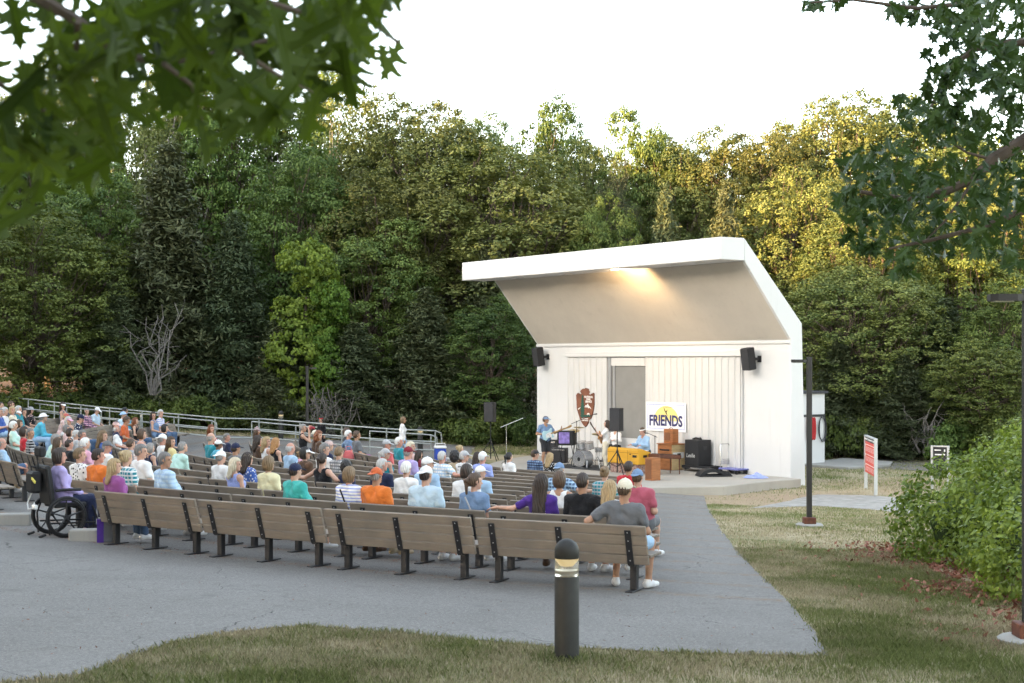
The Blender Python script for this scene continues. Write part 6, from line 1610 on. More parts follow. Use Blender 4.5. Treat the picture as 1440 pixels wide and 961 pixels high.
instrument(PO['m_guitar'], gt.matrix_world.copy(), 'electric_guitar', 'pale blue electric guitar with a white pickguard held by the guitarist in shorts', M('pale_blue_lacquer', (.42, .62, .68), .25, .04, 4, 0), M('maple_neck', (.40, .25, .11), .4), -1, 1)
bp = dk(852, 659); BRZ = face_rz(-.93, .25)
bs = person(bp, BRZ, 'm_bass', 'wavy dark', None, 'tee white', 'long cream', 'bass player in a white t-shirt and cream trousers turned towards the drums', 'fair', .97, 'white')
bpy.context.view_layer.update()
instrument(PO['m_bass'], bs.matrix_world.copy(), 'bass_guitar', 'honey-coloured bass guitar with its neck raised, held by the player in white', M('honey_lacquer', (.42, .20, .06), .3, .15, 4, 0), M('dark_neck', (.07, .04, .025), .4), -1, 1, bass=True)
# drums
DP = dk(826, 657); KRZ = face_rz(-.72, -.69)
kit = thing('drum_kit', 'silver sparkle drum kit with cymbals in the middle of the stage', 'drum kit', DP, KRZ)
def drum(mb, c, r, dpt, axis='z', tilt=0.0):
    m_ = Matrix.Translation(Vector(c)) @ (Matrix.Rotation(R(-90), 4, 'X') if axis == 'y' else Matrix.Rotation(tilt, 4, 'X'))
    mb.mat(0).lathe([(r, -dpt / 2), (r, dpt / 2)], 28, m=m_); mb.mat(1).lathe([(0, dpt / 2 + .004), (r * .96, dpt / 2 + .004)], 28, m=m_); mb.lathe([(0, -dpt / 2 - .004), (r * .96, -dpt / 2 - .004)], 28, m=m_)
    mb.mat(2)
    for s_ in (-1, 1): mb.lathe([(r + .012, s_ * dpt / 2 - .012), (r + .014, s_ * dpt / 2 + .014), (r * .97, s_ * dpt / 2 + .014)], 28, m=m_)
    for i in range(8):
        a = 6.2832 * i / 8; mb.tube([m_ @ Vector(((r + .014) * math.cos(a), (r + .014) * math.sin(a), -dpt / 2)), m_ @ Vector(((r + .014) * math.cos(a), (r + .014) * math.sin(a), dpt / 2))], .005, 5)
DM = [SPARK, SKINW, CHROME]
mb = MB(); drum(mb, (0, .22, .30), .29, .42, 'y'); bd = mb.build('bass_drum', DM, kit, True)
mb = MB(); mb.prism([(.07 * math.cos(a), .07 * math.sin(a)) for a in np.linspace(0, 6.28, 20, endpoint=False)], 0, .004, Matrix.Translation((.0, .443, .30)) @ Matrix.Rotation(R(-90), 4, 'X')); mb.build('head_badge', BLK, bd)
mb = MB(); mb.tube([(.29, .33, .25), (.37, .42, .0)], .012, 6); mb.tube([(-.29, .33, .25), (-.37, .42, .0)], .012, 6); mb.build('spur', CHROME, bd)
for nm, c, r_, dp, tl in (('tom', (-.19, .10, .78), .15, .22, R(-14)), ('tom', (.18, .10, .78), .165, .23, R(-14)), ('floor_tom', (.52, -.25, .44), .20, .38, 0), ('snare_drum', (-.34, -.32, .62), .18, .14, 0)):
    mb = MB(); drum(mb, c, r_, dp, 'z', tl)
    if nm in ('floor_tom', 'snare_drum'):
        mb.mat(2)
        for i in range(3): a = 2.1 * i; mb.tube([(c[0] + (r_ + .01) * math.cos(a), c[1] + (r_ + .01) * math.sin(a), c[2]), (c[0] + (r_ + .08) * math.cos(a), c[1] + (r_ + .08) * math.sin(a), 0)], .010, 6)
    mb.build(nm, DM, kit, True)
for (x, y, z, r_, tl) in ((-.62, .12, 1.20, .22, .22), (.62, .06, 1.28, .24, -.2), (-.62, -.28, .88, .17, 0), (.15, .28, 1.42, .20, .15)):
    mb = MB(); mm = Matrix.Translation((x, y, z)) @ Matrix.Rotation(tl, 4, 'X') @ Matrix.Rotation(tl * .6, 4, 'Y')
    mb.mat(0).lathe([(.0, .02), (.03, .018), (.05, .006), (r_, -.006), (r_, -.012), (.04, .0)], 28, m=mm)
    mb.mat(1).tube([(x, y, .3), (x, y, z + .04)], .011, 7)
    for i in range(3): a = 2 * math.pi * i / 3 + .5; mb.tube([(x + .27 * math.cos(a), y + .27 * math.sin(a), .01), (x, y, .42)], .010, 6)
    mb.build('cymbal', [BRASS, CHROME], kit, True)
dpos = atY(866, 640, 52.6); dpos.z = DECK + .08
person(dpos, KRZ, 'm_drum', 'short brown', None, 'long white', 'long black', 'drummer in a white shirt and black trousers half hidden behind the loudspeaker', 'fair', 1.0, 'black')
mb = MB(); mb.lathe([(.0, .45), (.17, .45), (.18, .40), (.05, .38), (.03, .1), (.22, .0)], 18); st = mb.build('drum_stool', BLK, smooth=True); st.location = (dpos.x, dpos.y, DECK + .02); tag(st, 'round black stool under the drummer', 'stool')
rug = MB(); rug.prism([(-1.5, -.85), (1.4, -.85), (1.4, 1.0), (-1.5, 1.0)], .002, .014); rug = rug.build('stage_rug', BLK); rug.location = DP; rug.rotation_euler = (0, 0, KRZ); tag(rug, 'black rug under the drum kit', 'rug')
# dark case with a purple picture on a folding stand, and black amplifiers
cp = dk(797, 656); e = sthing('poster_stand', 'black folding stand with a purple picture draped in black cloth', 'stand', cp, face_rz(-.35, -.94))
mb = MB(); mb.box((0, .0, 1.02), (.62, .36, .52), None, .03); mb.build('drape', BLK, e)
mb = MB(); mb.box((.04, .188, 1.03), (.40, .012, .40), None, .004); mb.build('picture', M('purple_picture', (.22, .16, .42), .4, .45, 9, 0), e)
mb = MB()
for sx in (-1, 1):
    mb.tube([(sx * .24, .25, .0), (sx * .24, -.2, .78)], .015, 6); mb.tube([(sx * .24, -.25, .0), (sx * .24, .2, .78)], .015, 6)
mb.build('folding_legs', BLK, e, True)
def amp(p, w, h, d_, label, rz, mat=BLKP):
    e = thing('amplifier', label, 'amplifier', p, rz); mb = MB(); mb.box((0, 0, h / 2), (w, d_, h), None, .02); mb.build('cabinet', mat, e)
    mb = MB(); mb.box((0, d_ / 2 + .004, h * .43), (w - .07, .008, h * .72)); mb.build('grille', GRILL, e)
    mb = MB(); mb.box((0, d_ / 2 + .004, h * .88), (w - .07, .008, h * .10)); mb.build('control_panel', CHROME, e); return e
q = dk(787, 651); amp(q, .58, .56, .3, 'black guitar amplifier on the stage behind the guitarist', face_rz(-.4, -.9))
q = dk(776, 647); amp(q, .42, .78, .3, 'tall black amplifier cabinet half hidden by the guitarist', face_rz(-.4, -.9))
# yellow keyboard
kb = dk(898, 668); e = sthing('electric_organ', 'bright yellow stage organ on a base wrapped in a patterned rug', 'organ', kb)
mb = MB(); mb.box((.80, -.27, .17), (1.45, .44, .34), None, .01); mb.build('rug_wrapped_base', RUG, e)
mb = MB(); mb.prism([(.0, .33), (.0, .80), (-.12, .86), (-.30, .80), (-.54, .72), (-.54, .33)], -.0, 1.62, Matrix(((0, 0, 1, 0), (1, 0, 0, 0), (0, 1, 0, 0), (0, 0, 0, 1)))); bevmod(mb.build('case', YEL, e), .012)
mb = MB(); mb.box((.81, .004, .70), (1.60, .006, .012)); mb.box((.55, .004, .565), (.010, .006, .45)); mb.box((1.08, .004, .565), (.006, .006, .45)); mb.build('case_seam', M('seam', (.25, .11, .01), .6), e)
mb = MB(); mb.box((.20, .006, .60), (.20, .008, .08)); mb.box((.42, .006, .66), (.07, .008, .03)); mb.box((-.005, -.28, .60), (.008, .16, .08)); mb.build('vent', BLK, e)
mb = MB(); mb.box((.81, -.44, .78), (1.5, .16, .02)); mb.build('keys', SKINW, e)
kp = kb + U * .80 - NF * .98; kp.z = DECK + .14
person(kp, math.atan2(-NF.x, NF.y) , 'm_keys', 'short brown', 'band white', 'long sky', 'long char', 'keyboard player in a light blue shirt and white headband behind the yellow organ', 'rosy', 1.02, 'black')
mb = MB(); mb.box((0, 0, .56), (.7, .36, .06), None, .015)
for sx in (-.3, .3):
    for sy in (-.14, .14): mb.box((sx, sy, .27), (.04, .04, .54))
st = mb.build('piano_bench', BLK); st.location = kp - Vector((0, 0, .14)); st.rotation_euler = (0, 0, SHELL_RZ); tag(st, 'black bench under the keyboard player', 'bench')
# brown keyboard table
q = dk(924, 668); e = sthing('keyboard_table', 'dark red-brown keyboard on thin legs right of the yellow organ', 'keyboard', q)
mb = MB(); mb.box((.0, -.35, .60), (.55, 1.0, .13), Matrix.Rotation(R(4), 3, 'X'), .015); mb.build('case', DKW, e)
mb = MB(); mb.box((-.02, -.35, .675), (.36, .92, .012), Matrix.Rotation(R(4), 3, 'X')); mb.build('keys', M('brown_keys', (.05, .025, .018), .5), e)
for sx in (-.23, .23):
    for sy in (-.80, .10): mb = MB(); mb.tube([(sx, sy, 0), (sx * .95, sy, .56)], [.016, .024], 7); mb.build('leg', DKW, e, True)
q = dk(912, 676); e = sthing('wooden_speaker', 'small orange-brown wooden speaker box standing at the stage front', 'speaker', q)
mb = MB(); mb.box((0, -.18, .36), (.34, .36, .72), None, .008); mb.build('cabinet', OAKW, e); mb = MB(); mb.box((0, .004, .36), (.28, .008, .62)); mb.build('grille', M('brown_grille', (.20, .085, .04), .9, .2, 90, .3, 200), e)
q = dk(940, 662); e = sthing('wooden_cabinet', 'large orange wooden speaker cabinet with a pale side panel', 'cabinet', q)
mb = MB(); mb.box((.26, -.36, .45), (.72, .62, .88), None, .01); mb.build('cabinet', OAKW, e); mb = MB(); mb.box((-.108, -.36, .45), (.012, .60, .86)); mb.build('side_panel', PALEW, e)
mb = MB(); mb.box((-.118, -.36, .52), (.01, .50, .20)); mb.build('paper_label', SKINW, e); mb = MB(); mb.box((-.125, -.38, .52), (.006, .16, .14)); mb.build('dark_badge', BLK, e)
mb = MB(); mb.box((.26, -.046, .70), (.5, .01, .05)); mb.box((.26, -.046, .45), (.56, .008, .03)); mb.build('slot', BLK, e)
mb = MB(); mb.box((.26, -.36, .905), (.78, .68, .03), None, .006); mb.build('top_board', OAKW, e)
t_ = thing('wooden_amplifier', 'square orange-brown amplifier standing on the large wooden cabinet', 'amplifier', q + U * .26 - NF * .36 + Vector((0, 0, .921)), SHELL_RZ)
mb = MB(); mb.box((0, 0, .25), (.46, .30, .50), None, .02); mb.build('cabinet', OAKW, t_); mb = MB(); mb.box((.03, .153, .24), (.30, .008, .28), None, .003); mb.build('grille', M('brown_grille', (.2, .085, .04)), t_); mb = MB(); mb.tube([(-.08, 0, .50), (-.06, 0, .535), (.06, 0, .535), (.08, 0, .50)], .014, 6); mb.build('handle', DKW, t_)
# black road case on a dolly, its lid, blanket, cart, cloth
q = dk(978, 664); e = sthing('dolly', 'low black wheeled dolly carrying the tall black road case', 'dolly', q)
mb = MB(); mb.box((.1, -.42, .15), (1.25, .8, .10), None, .01); mb.build('deck', BLK, e); mb = MB(); mb.box((-.1, -.0, .12), (.7, .03, .05)); mb.build('edge_trim', CHROME, e)
for x, y in ((-.45, -.08), (.62, -.08), (-.45, -.76), (.62, -.76)): mb = MB(); mb.cyl((x - .025, y, .055), (x + .025, y, .055), .055, 14); mb.build('caster', CHROME, e, True)
e = sthing('road_case', 'tall black road case with white script lettering standing on a dolly', 'road case', q + Vector((0, 0, .201)) + U * .06)
mb = MB(); mb.box((.20, -.36, .44), (.68, .60, .88), None, .012); mb.build('case', BLKP, e)
mb = MB(); v, f = text_mesh('Leslie', .19, .002, .002); sh = [(-(x + .18 * y) + .24, .0 - .0, y + .34) for x, y, z in v]; mb.add([(x, -.056 + (z if False else 0) + .0, zz) for (x, _, zz), z in zip(sh, [p[2] for p in v])], f); mb.build('lettering', SWH, e)
mb = MB(); mb.box((-.145, -.36, .60), (.014, .16, .12), None, .004); mb.build('handle_cup', M('dark_steel', (.03, .03, .033)), e)
mb = MB(); mb.tube([(.40, -.30, .89), (.30, -.36, .93), (.15, -.40, .91), (.05, -.32, .94), (-.02, -.30, .90)], .035, 7); mb.build('folded_cloth', BLK, e, True)
q2 = dk(1001, 662); e = sthing('case_lid', 'long black case lid leaning against the road case', 'lid', q2, SHELL_RZ)
mb = MB(); rt_ = Matrix.Rotation(R(-23), 3, 'Y'); mb.box(Vector((.20, -.20, .505)), (.10, .52, 1.08), rt_, .012); mb.build('panel', BLKP, e)
mb = MB()
for zz in (.2, .5, .8): mb.box(Vector((.20, -.20, .505)) + rt_ @ Vector((-.054, .22, zz - .5)), (.012, .05, .03), rt_)
mb.build('latch', CHROME, e)
def heap(name, label, cat, p, a, b_, h, mat, seed, fold=.35):
    vs, fs = [], []; n, k = 30, 8
    for i in range(k + 1):
        t = i / k
        for j in range(n):
            an = 2 * math.pi * j / n; w_ = 1 + .12 * mnoise.noise(Vector((math.cos(an) * 1.5, math.sin(an) * 1.5, seed))); rr_ = (1 - t) ** .55 if i < k else 0
            x, y = a * rr_ * w_ * math.cos(an), b_ * rr_ * w_ * math.sin(an); z = h * t * (1 + fold * mnoise.noise(Vector((x * 5, y * 5, seed))))
            vs.append((x, y, max(0, z) + (.012 if i == 0 else .02)))
    for i in range(k):
        for j in range(n): fs.append((i * n + j, i * n + (j + 1) % n, (i + 1) * n + (j + 1) % n, (i + 1) * n + j))
    fs.append(list(range(n))[::-1]); mb = MB(); mb.add(vs, fs); o = mb.build(name, mat, smooth=True); o.location = p; tag(o, label, cat); return o
q = dk(1008, 671); e = thing('moving_blanket', 'thick black blanket folded over on the stage floor', 'blanket', q, R(8))
mb = MB(); pr = []
for i in range(25): t = i / 24; pr.append((-.56 + 1.10 * t, .30 * math.sin(math.pi * min(1, t * 1.15)) ** .6 * (.9 - .25 * t) + .02 if t < .87 else .30 * .5 * (1 - t) / .13 + .02))
outer = pr; inner = [(x * .93 + .005, max(.012, z - .10)) for x, z in pr][::-1]
mb.prism(outer + inner, 0, .62, Matrix(((1, 0, 0, 0), (0, 0, 1, 0), (0, 1, 0, 0), (0, 0, 0, 1)))); mb.build('folded_layer', BLK, e)
mb = MB(); mb.prism([(-.56, .012), (.50, .012), (.54, .05), (-.52, .06)], -.02, .66, Matrix(((1, 0, 0, 0), (0, 0, 1, 0), (0, 1, 0, 0), (0, 0, 0, 1)))); mb.build('lower_layer', BLK, e)
q = dk(1036, 668); e = sthing('platform_cart', 'silver platform cart with a purple-blue bed parked by the stage wall', 'cart', q, SHELL_RZ)
mb = MB(); mb.box((.45, -.30, .16), (.9, .55, .05), None, .012); mb.build('bed', M('purple_blue_bed', (.16, .17, .42), .5, .1), e)
mb = MB(); mb.tube([(.86, -.52, .16), (.86, -.52, .90), (.86, -.47, .98), (.86, -.13, .98), (.86, -.08, .90), (.86, -.08, .16)], .017, 8); mb.tube([(.86, -.52, .46), (.86, -.08, .46)], .013, 7); mb.box((.865, -.30, .36), (.02, .42, .14)); mb.build('handle', CHROME, e, True)
for x, y in ((.08, -.07), (.08, -.53), (.82, -.07), (.82, -.53)): mb = MB(); mb.cyl((x - .02, y, .065), (x + .02, y, .065), .065, 14); mb.build('wheel', RUBB, e, True)
heap('crumpled_cloth', 'crumpled violet-blue cloth lying on the right end of the stage', 'cloth', dk(1063, 672.5), .42, .34, .10, cloth('peri'), 3, 1.6)

# ------------------------------------------------------------------ things among the audience
# cooler
q = atY(619, 641, 50.6); q.z = gz(q.x, q.y) + .014; e = thing('cooler', 'blue picnic cooler with a white lid beside the end of the handrail', 'cooler', q, R(15)); zt = 4.05 - (627 - HY) / F * q.y
hc = max(.3, zt - q.z); mb = MB(); mb.box((0, 0, hc * .43), (.38, .30, hc * .84), None, .02); mb.build('body', M('cooler_blue', (.02, .06, .36), .4, .05), e); mb = MB(); mb.box((0, 0, hc * .93), (.40, .32, hc * .13), None, .02); mb.build('lid', SWH, e); mb = MB(); mb.tube([(-.19, 0, hc * .9), (-.17, 0, hc * 1.12), (.17, 0, hc * 1.12), (.19, 0, hc * .9)], .012, 6); mb.build('handle', SWH, e, True)
q = atY(634, 640, 51.2); q.z = gz(q.x, q.y) + .014; mb = MB(); mb.box((0, 0, .2), (.40, .26, .05), None, .01); mb.box((-.17, 0, .09), (.04, .2, .18)); mb.box((.17, 0, .09), (.04, .2, .18)); o = mb.build('tray_stool', SWH); o.location = q; tag(o, 'low white stool right of the blue cooler', 'stool')
# concrete wheel stops near the wheelchair
for (px, py, L, rz, lab) in ((127, 762, .62, 8, 'weathered concrete kerb block in front of the wheelchair'), (-4, 739, 1.1, 12, 'concrete kerb block at the left edge behind the wheelchair')):
    q = atg(px, py); mb = MB(); mb.box((0, 0, .09), (L, .24, .22), None, .02); o = mb.build('kerb_block', CONC2); o.location = q; o.rotation_euler = (0, 0, R(rz)); tag(o, lab, 'kerb')
# purple shopping bag
q = atg(150, 764); e = thing('shopping_bag', 'purple and grey shopping bag leaning on the end post of the back row', 'bag', q, R(20))
mb = MB(); mb.prism([(-.13, -.07), (.13, -.07), (.13, .07), (-.13, .07)], .02, .38); bevmod(mb.build('sack', cloth('grey'), e), .015); mb = MB(); mb.box((-.10, -.074, .20), (.10, .006, .36)); mb.box((-.134, 0, .2), (.006, .13, .36)); mb.build('purple_side', cloth('purple'), e)
for sy in (-.06, .06): mb = MB(); mb.tube([(-.07, sy, .37), (-.05, sy, .50), (.05, sy, .50), (.07, sy, .37)], .009, 6); mb.build('strap', cloth('purple'), e, True)
# wheelchair
CH = thing('wheelchair', 'black high-backed wheelchair with big spoked wheels at the left end of the back row', 'wheelchair', wc, WCR)
CH.scale = (1.07, 1.07, 1.07)
TYRE = M('tyre', (.015, .015, .016), .7, .2, 12, .2); RIM = M('wheel_rim', (.05, .05, .052), .35, .1, 6, 0, metal=.5)
for sx in (-1, 1):
    x = sx * .31; cz = .31; cy = -.02
    ring = lambda r_: [(x + (0), cy + r_ * math.cos(a), cz + r_ * math.sin(a)) for a in np.linspace(0, 2 * math.pi, 40, endpoint=False)]
    mb = MB(); mb.tube(ring(.285), .024, 8, closed=True); whl = mb.build('wheel', TYRE, CH, True)
    mb = MB(); mb.tube(ring(.255), .012, 6, closed=True); mb.cyl((x - .04, cy, cz), (x + .04, cy, cz), .035, 12)
    for i in range(5):
        a = 2 * math.pi * i / 5 + .3; mb.tube([(x, cy, cz), (x, cy + .25 * math.cos(a), cz + .25 * math.sin(a))], [.016, .010], 6)
    mb.build('rim', RIM, whl, True)
    mb = MB(); mb.tube([(x + sx * .035, cy + .262 * math.cos(a), cz + .262 * math.sin(a)) for a in np.linspace(0, 2 * math.pi, 40, endpoint=False)], .009, 6, closed=True); mb.build('push_rim', RIM, whl, True)
    mb = MB(); mb.tube([(sx * .22 - .015, .44 + .07 * math.cos(a), .075 + .07 * math.sin(a)) for a in np.linspace(0, 2 * math.pi, 16, endpoint=False)], .018, 6, closed=True); mb.tube([(sx * .22, .44, .075), (sx * .22, .42, .28)], .014, 6); mb.build('caster', TYRE, CH, True)
    mb = MB(); mb.tube([(sx * .24, -.24, .05), (sx * .24, -.26, .35), (sx * .23, -.20, .52), (sx * .22, -.27, 1.02), (sx * .22, -.36, 1.04)], .014, 7); mb.tube([(sx * .24, -.22, .22), (sx * .23, .46, .20)], .014, 6); mb.tube([(sx * .25, -.16, .70), (sx * .27, .02, .71), (sx * .27, .22, .70)], .022, 7); mb.tube([(sx * .24, -.30, .06), (sx * .24, -.40, .03)], .02, 6)
    mb.build('side_frame', BLK, CH, True)
    mb = MB(); mb.tube([(sx * .20, .42, .45), (sx * .17, .55, .14)], .014, 6); mb.box((sx * .12, .60, .11), (.15, .20, .02), None, .004); mb.build('footrest', BLK, CH, True)
mb = MB(); mb.box((0, .08, .475), (.46, .48, .07), None, .025); mb.build('seat', BLK, CH)
mb = MB(); mb.box((0, -.22, .78), (.44, .09, .58), Matrix.Rotation(R(8), 3, 'X'), .035); mb.build('backrest', BLK, CH)
mb = MB(); mb.box((0, -.30, 1.27), (.25, .10, .15), None, .045); mb.tube([(0, -.32, 1.02), (0, -.35, 1.22)], .014, 6); mb.build('headrest', BLK, CH)
mb = MB(); mb.box((-.06, -.37, .82), (.30, .16, .32), None, .05); mb.build('rear_bag', BLK, CH)
mb = MB(); mb.tube([(-.18, -.36, .66), (-.20, -.42, .50), (-.10, -.44, .42), (0, -.42, .44), (.05, -.40, .52)], .011, 7); mb.box((.06, -.40, .46), (.14, .05, .07), None, .015); mb.build('white_cable', SWH, CH, True)
mb = MB(); mb.box((.12, -.44, .86), (.16, .02, .04), Matrix.Rotation(R(20), 3, 'Y'), .006); mb.build('yellow_tag', M('yellow_tag', (.7, .62, .12), .5), CH)
# small carried things
if cam_w:
    bpy.context.view_layer.update(); Pp = PO['f_phone']; c = (Pp.wr[-1] + Pp.wr[1]) / 2 + v3(0, 0, .06) + Pp.HM @ v3(0, .05, 0)
    mb = MB(); mb.box((0, 0, 0), (.15, .07, .10), None, .015); mb.cyl((0, .03, 0), (0, .11, 0), .04, 14); o = mb.build('camera', M('red_camera', (.30, .03, .045), .4)); o.matrix_world = cam_w.matrix_world @ Matrix.Translation(Vector([float(t) for t in c])) @ Matrix.Rotation(R(-28), 4, 'Z'); tag(o, 'red camera held to the face by the woman in black', 'camera')
def bench_bag(px, py, h, dims, spec, name, label):
    q = atg(px, py, h); mb = MB(); w_, d_, z_ = dims
    mb.lathe([(w_ * .42, 0), (w_ * .5, z_ * .15), (w_ * .48, z_ * .6), (w_ * .30, z_ * .92), (0, z_)], 18)
    e = thing(name, label, 'bag', (q.x, q.y, q.z), R(30)); e.scale = (1, d_ / w_, 1); mb.build('sack', cloth(spec), e, True); mb = MB(); mb.tube([(-w_ * .25, 0, z_ * .9), (-w_ * .2, 0, z_ * 1.25), (w_ * .2, 0, z_ * 1.25), (w_ * .25, 0, z_ * .9)], .012, 6); mb.build('handle', cloth(spec.split('/')[0].split(':')[0]), e, True)
bench_bag(490, 653, .47, (.36, .3, .42), 'coral', 'backpack', 'coral red backpack standing on a bench right of the grey hooded top')
bench_bag(130, 684, .47, (.38, .24, .34), 'sky/blue:floral', 'tote_bag', 'blue and white patterned tote bag behind the orange t-shirt')
# ------------------------------------------------------------------ grass, litter and small rubbish
def grass_mat():
    m, nt, b = nt_new('grass_blades'); out = nt.nodes['Material Output']
    a = nd(nt, 'ShaderNodeAttribute'); a.attribute_name = 'tint'; d_ = nd(nt, 'ShaderNodeAttribute'); d_.attribute_name = 'dry'
    g1 = mixc(nt, a.outputs['Fac'], (.125, .165, .048), (.29, .315, .12)); g2_ = mixc(nt, a.outputs['Fac'], (.30, .245, .15), (.60, .52, .35))
    c = mixc(nt, d_.outputs['Fac'], g1, g2_); nt.links.new(c, b.inputs['Base Color']); b.inputs['Roughness'].default_value = .7; b.inputs['Specular IOR Level'].default_value = .2
    tr = nd(nt, 'ShaderNodeBsdfTranslucent'); nt.links.new(c, tr.inputs[0]); mx = nd(nt, 'ShaderNodeMixShader'); mx.inputs[0].default_value = .3
    nt.links.new(b.outputs[0], mx.inputs[1]); nt.links.new(tr.outputs[0], mx.inputs[2]); nt.links.new(mx.outputs[0], out.inputs[0]); return m
GRASS = grass_mat()
def inpoly(X, Y, poly):
    P = np.array(poly); ins = np.zeros(len(X), bool); n = len(P)
    for i in range(n):
        x0, y0 = P[i]; x1, y1 = P[(i + 1) % n]; c = ((y0 > Y) != (y1 > Y)); ins ^= c & (X < (x1 - x0) * (Y - y0) / (y1 - y0 + 1e-12) + x0)
    return ins
ASPOLY = right_edge + stagefront + leftside + bottom
GRPOLY = [g2(1050, 716), g2(1118, 702), g2(1150, 696), g2(1215, 697), g2(1260, 700), g2(1330, 720), g2(1290, 724), g2(1220, 717), g2(1150, 712)]
DKPOLY = [(p.x, p.y) for p in dk_poly] if 'dk_poly' in globals() else []
def vnoise(X, Y, s, seed):
    r = np.random.default_rng(seed); T_ = r.random((64, 64)); x = X / s; y = Y / s; i = np.floor(x).astype(int); j = np.floor(y).astype(int); u = x - i; v = y - j; u = u * u * (3 - 2 * u); v = v * v * (3 - 2 * v)
    q = lambda a, b_: T_[a % 64, b_ % 64]
    return (q(i, j) * (1 - u) + q(i + 1, j) * u) * (1 - v) + (q(i, j + 1) * (1 - u) + q(i + 1, j + 1) * u) * v
def grass(name, box, n, hgt, wid, seed, edge=0.0, keep=None):
    g = np.random.default_rng(seed); X = g.uniform(box[0], box[1], n); Y = g.uniform(box[2], box[3], n)
    ok = ~inpoly(X + g.normal(0, .035, n), Y + g.normal(0, .035, n), ASPOLY) & ~inpoly(X, Y, GRPOLY)
    px = 720 + X / np.maximum(Y, 1) * F; py = HY + (ZC - gza(X, Y)) / np.maximum(Y, 1) * F
    ok &= (px > -40) & (px < 1480) & (py < 1010)
    dn = np.hypot((X - 8.3), (Y - 41.6) * 1.25); ok &= ~((dn < 4.2) & (g.random(n) < .93 - .12 * dn))
    ok &= ~((np.hypot((X - 5.6) * .7, (Y - 39.4) * 1.4) < 1.9) & (g.random(n) < .85))
    if keep is not None: ok &= keep(X, Y, g)
    patch = .6 * vnoise(X, Y, 1.1, 3) + .4 * vnoise(X, Y, .35, 4)
    ok &= g.random(n) < .35 + .9 * patch
    X, Y, patch = X[ok], Y[ok], patch[ok]; n = len(X); Z = gza(X, Y)
    dry = np.clip((vnoise(X, Y, 1.7, 8) * .6 + vnoise(X, Y, .5, 9) * .4 - .45) * 2.6 + .5 + g.normal(0, .30, n), 0, 1)
    h = hgt * g.uniform(.45, 1.25, n) * (.65 + .7 * patch) * (1 - .25 * dry); a = g.random(n) * 6.2832; ln = g.uniform(.15, .75, n) * h; w_ = wid * g.uniform(.7, 1.3, n)
    bx = np.cos(a + 1.57) * w_ / 2; by = np.sin(a + 1.57) * w_ / 2
    b0_ = np.stack([X - bx, Y - by, Z - .004], 1); b1_ = np.stack([X + bx, Y + by, Z - .004], 1)
    mx_ = np.cos(a) * ln * .35; my_ = np.sin(a) * ln * .35; m0 = np.stack([X - bx * .8 + mx_, Y - by * .8 + my_, Z + h * .6], 1); m1 = np.stack([X + bx * .8 + mx_, Y + by * .8 + my_, Z + h * .6], 1)
    tp = np.stack([X + np.cos(a) * ln, Y + np.sin(a) * ln, Z + h], 1)
    V = np.stack([b0_, b1_, m1, tp, m0], 1).reshape(-1, 3); Fq = np.arange(5 * n).reshape(n, 5)
    t = np.repeat(np.clip(g.normal(.5, .25, n), 0, 1), 5)
    o = put(name, np_mesh(name, V, Fq, GRASS, {'tint': t, 'dry': np.repeat(dry, 5)})); tag(o, kind='stuff'); return o
notlit = lambda X, Y, g: ~((np.hypot((X - 8.6) / 3.2, (Y - 19.5) / 6.0) < .8))
grass('foreground_grass', (-4.5, 8.2, 9.0, 14.5), 210000, .060, .0052, 1)
grass('lawn_grass', (1.5, 11, 14.5, 24), 190000, .055, .0075, 2, keep=notlit)
grass('far_lawn_grass', (3, 18, 24, 41), 120000, .050, .012, 3)
grass('stage_side_grass', (4, 22, 41, 58), 60000, .06, .018, 5, keep=lambda X, Y, g: ~inpoly(X, Y, [(p.x, p.y) for p in DKP]) & (X > 6.0 + (Y - 41) * .12))
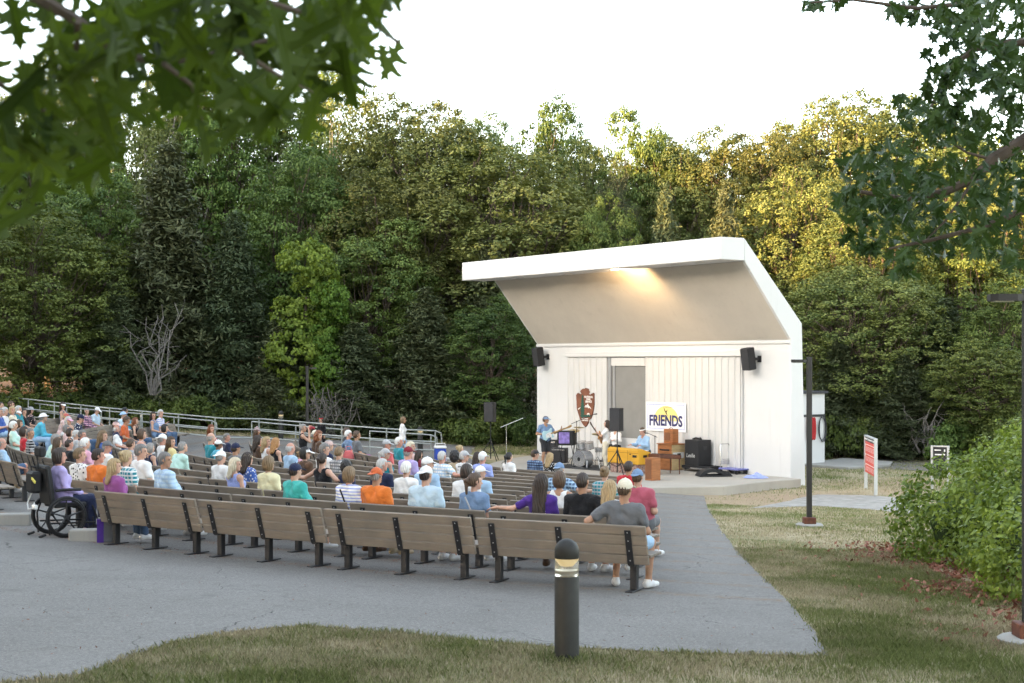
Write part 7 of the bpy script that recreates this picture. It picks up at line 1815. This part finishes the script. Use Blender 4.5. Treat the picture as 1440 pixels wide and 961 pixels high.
grass('rear_bank_grass', (-32, 1.5, 57, 66), 130000, .10, .022, 6)
grass('left_verge_grass', (-8, -3.5, 8, 16), 9000, .06, .006, 7)
# leaf litter under the bush
g = np.random.default_rng(12); n = 26000
X = g.uniform(3.8, 9.0, n); Y = g.uniform(13.0, 27, n)
edge = 5.75 + (Y - 15) * .10 + .35 * np.sin(Y * 1.3) ; ok = (np.abs(X - edge) < g.exponential(.42, n) + .15) & (X < edge + 1.3) & (Y < 26) & (g.random(n) < .35 + vnoise(X, Y, .8, 5))
X, Y = X[ok], Y[ok]; P = np.stack([X, Y, gza(X, Y) + g.uniform(.004, .05, len(X))], 1); N = np.tile([0, 0, 1.0], (len(X), 1))
V, Fq = leaves_at(P, N, .10, .5, g, .5, .5)
LITTER = leaf_mat('dry_leaf', (.10, .042, .026), (.34, .175, .115), .1, .8)
o = put('leaf_litter', np_mesh('leaf_litter', V, Fq, LITTER, {'tint': np.repeat(g.random(len(X)), 4)})); tag(o, kind='stuff')
# dry leaves and grit along the edges of the asphalt and under the benches
n = 2600; rr_ = 35.2 - 1.4 * g.integers(0, 3, n) + g.normal(0, .16, n); an = np.radians(g.uniform(222, 243, n)); X = CRX + rr_ * np.cos(an); Y = CRY + rr_ * np.sin(an)
P = np.stack([X, Y, gza(X, Y) + .019], 1); V, Fq = leaves_at(P, np.tile([0, 0, 1.0], (n, 1)), .028, .5, g, .2, .2)
X2 = g.uniform(-6, 3.2, 260); Y2 = g.uniform(11.5, 17.5, 260); k_ = inpoly(X2, Y2, ASPOLY); P2 = np.stack([X2[k_], Y2[k_], gza(X2[k_], Y2[k_]) + .022], 1)
V2, F2 = leaves_at(P2, np.tile([0, 0, 1.0], (len(P2), 1)), .032, .4, g, .3, .25); Fq = np.concatenate([Fq, F2 + len(V)]); V = np.concatenate([V, V2]); n += len(P2)
o = put('fallen_leaves', np_mesh('fallen_leaves', V, Fq, LITTER, {'tint': np.repeat(g.random(n), 4)})); tag(o, kind='stuff')
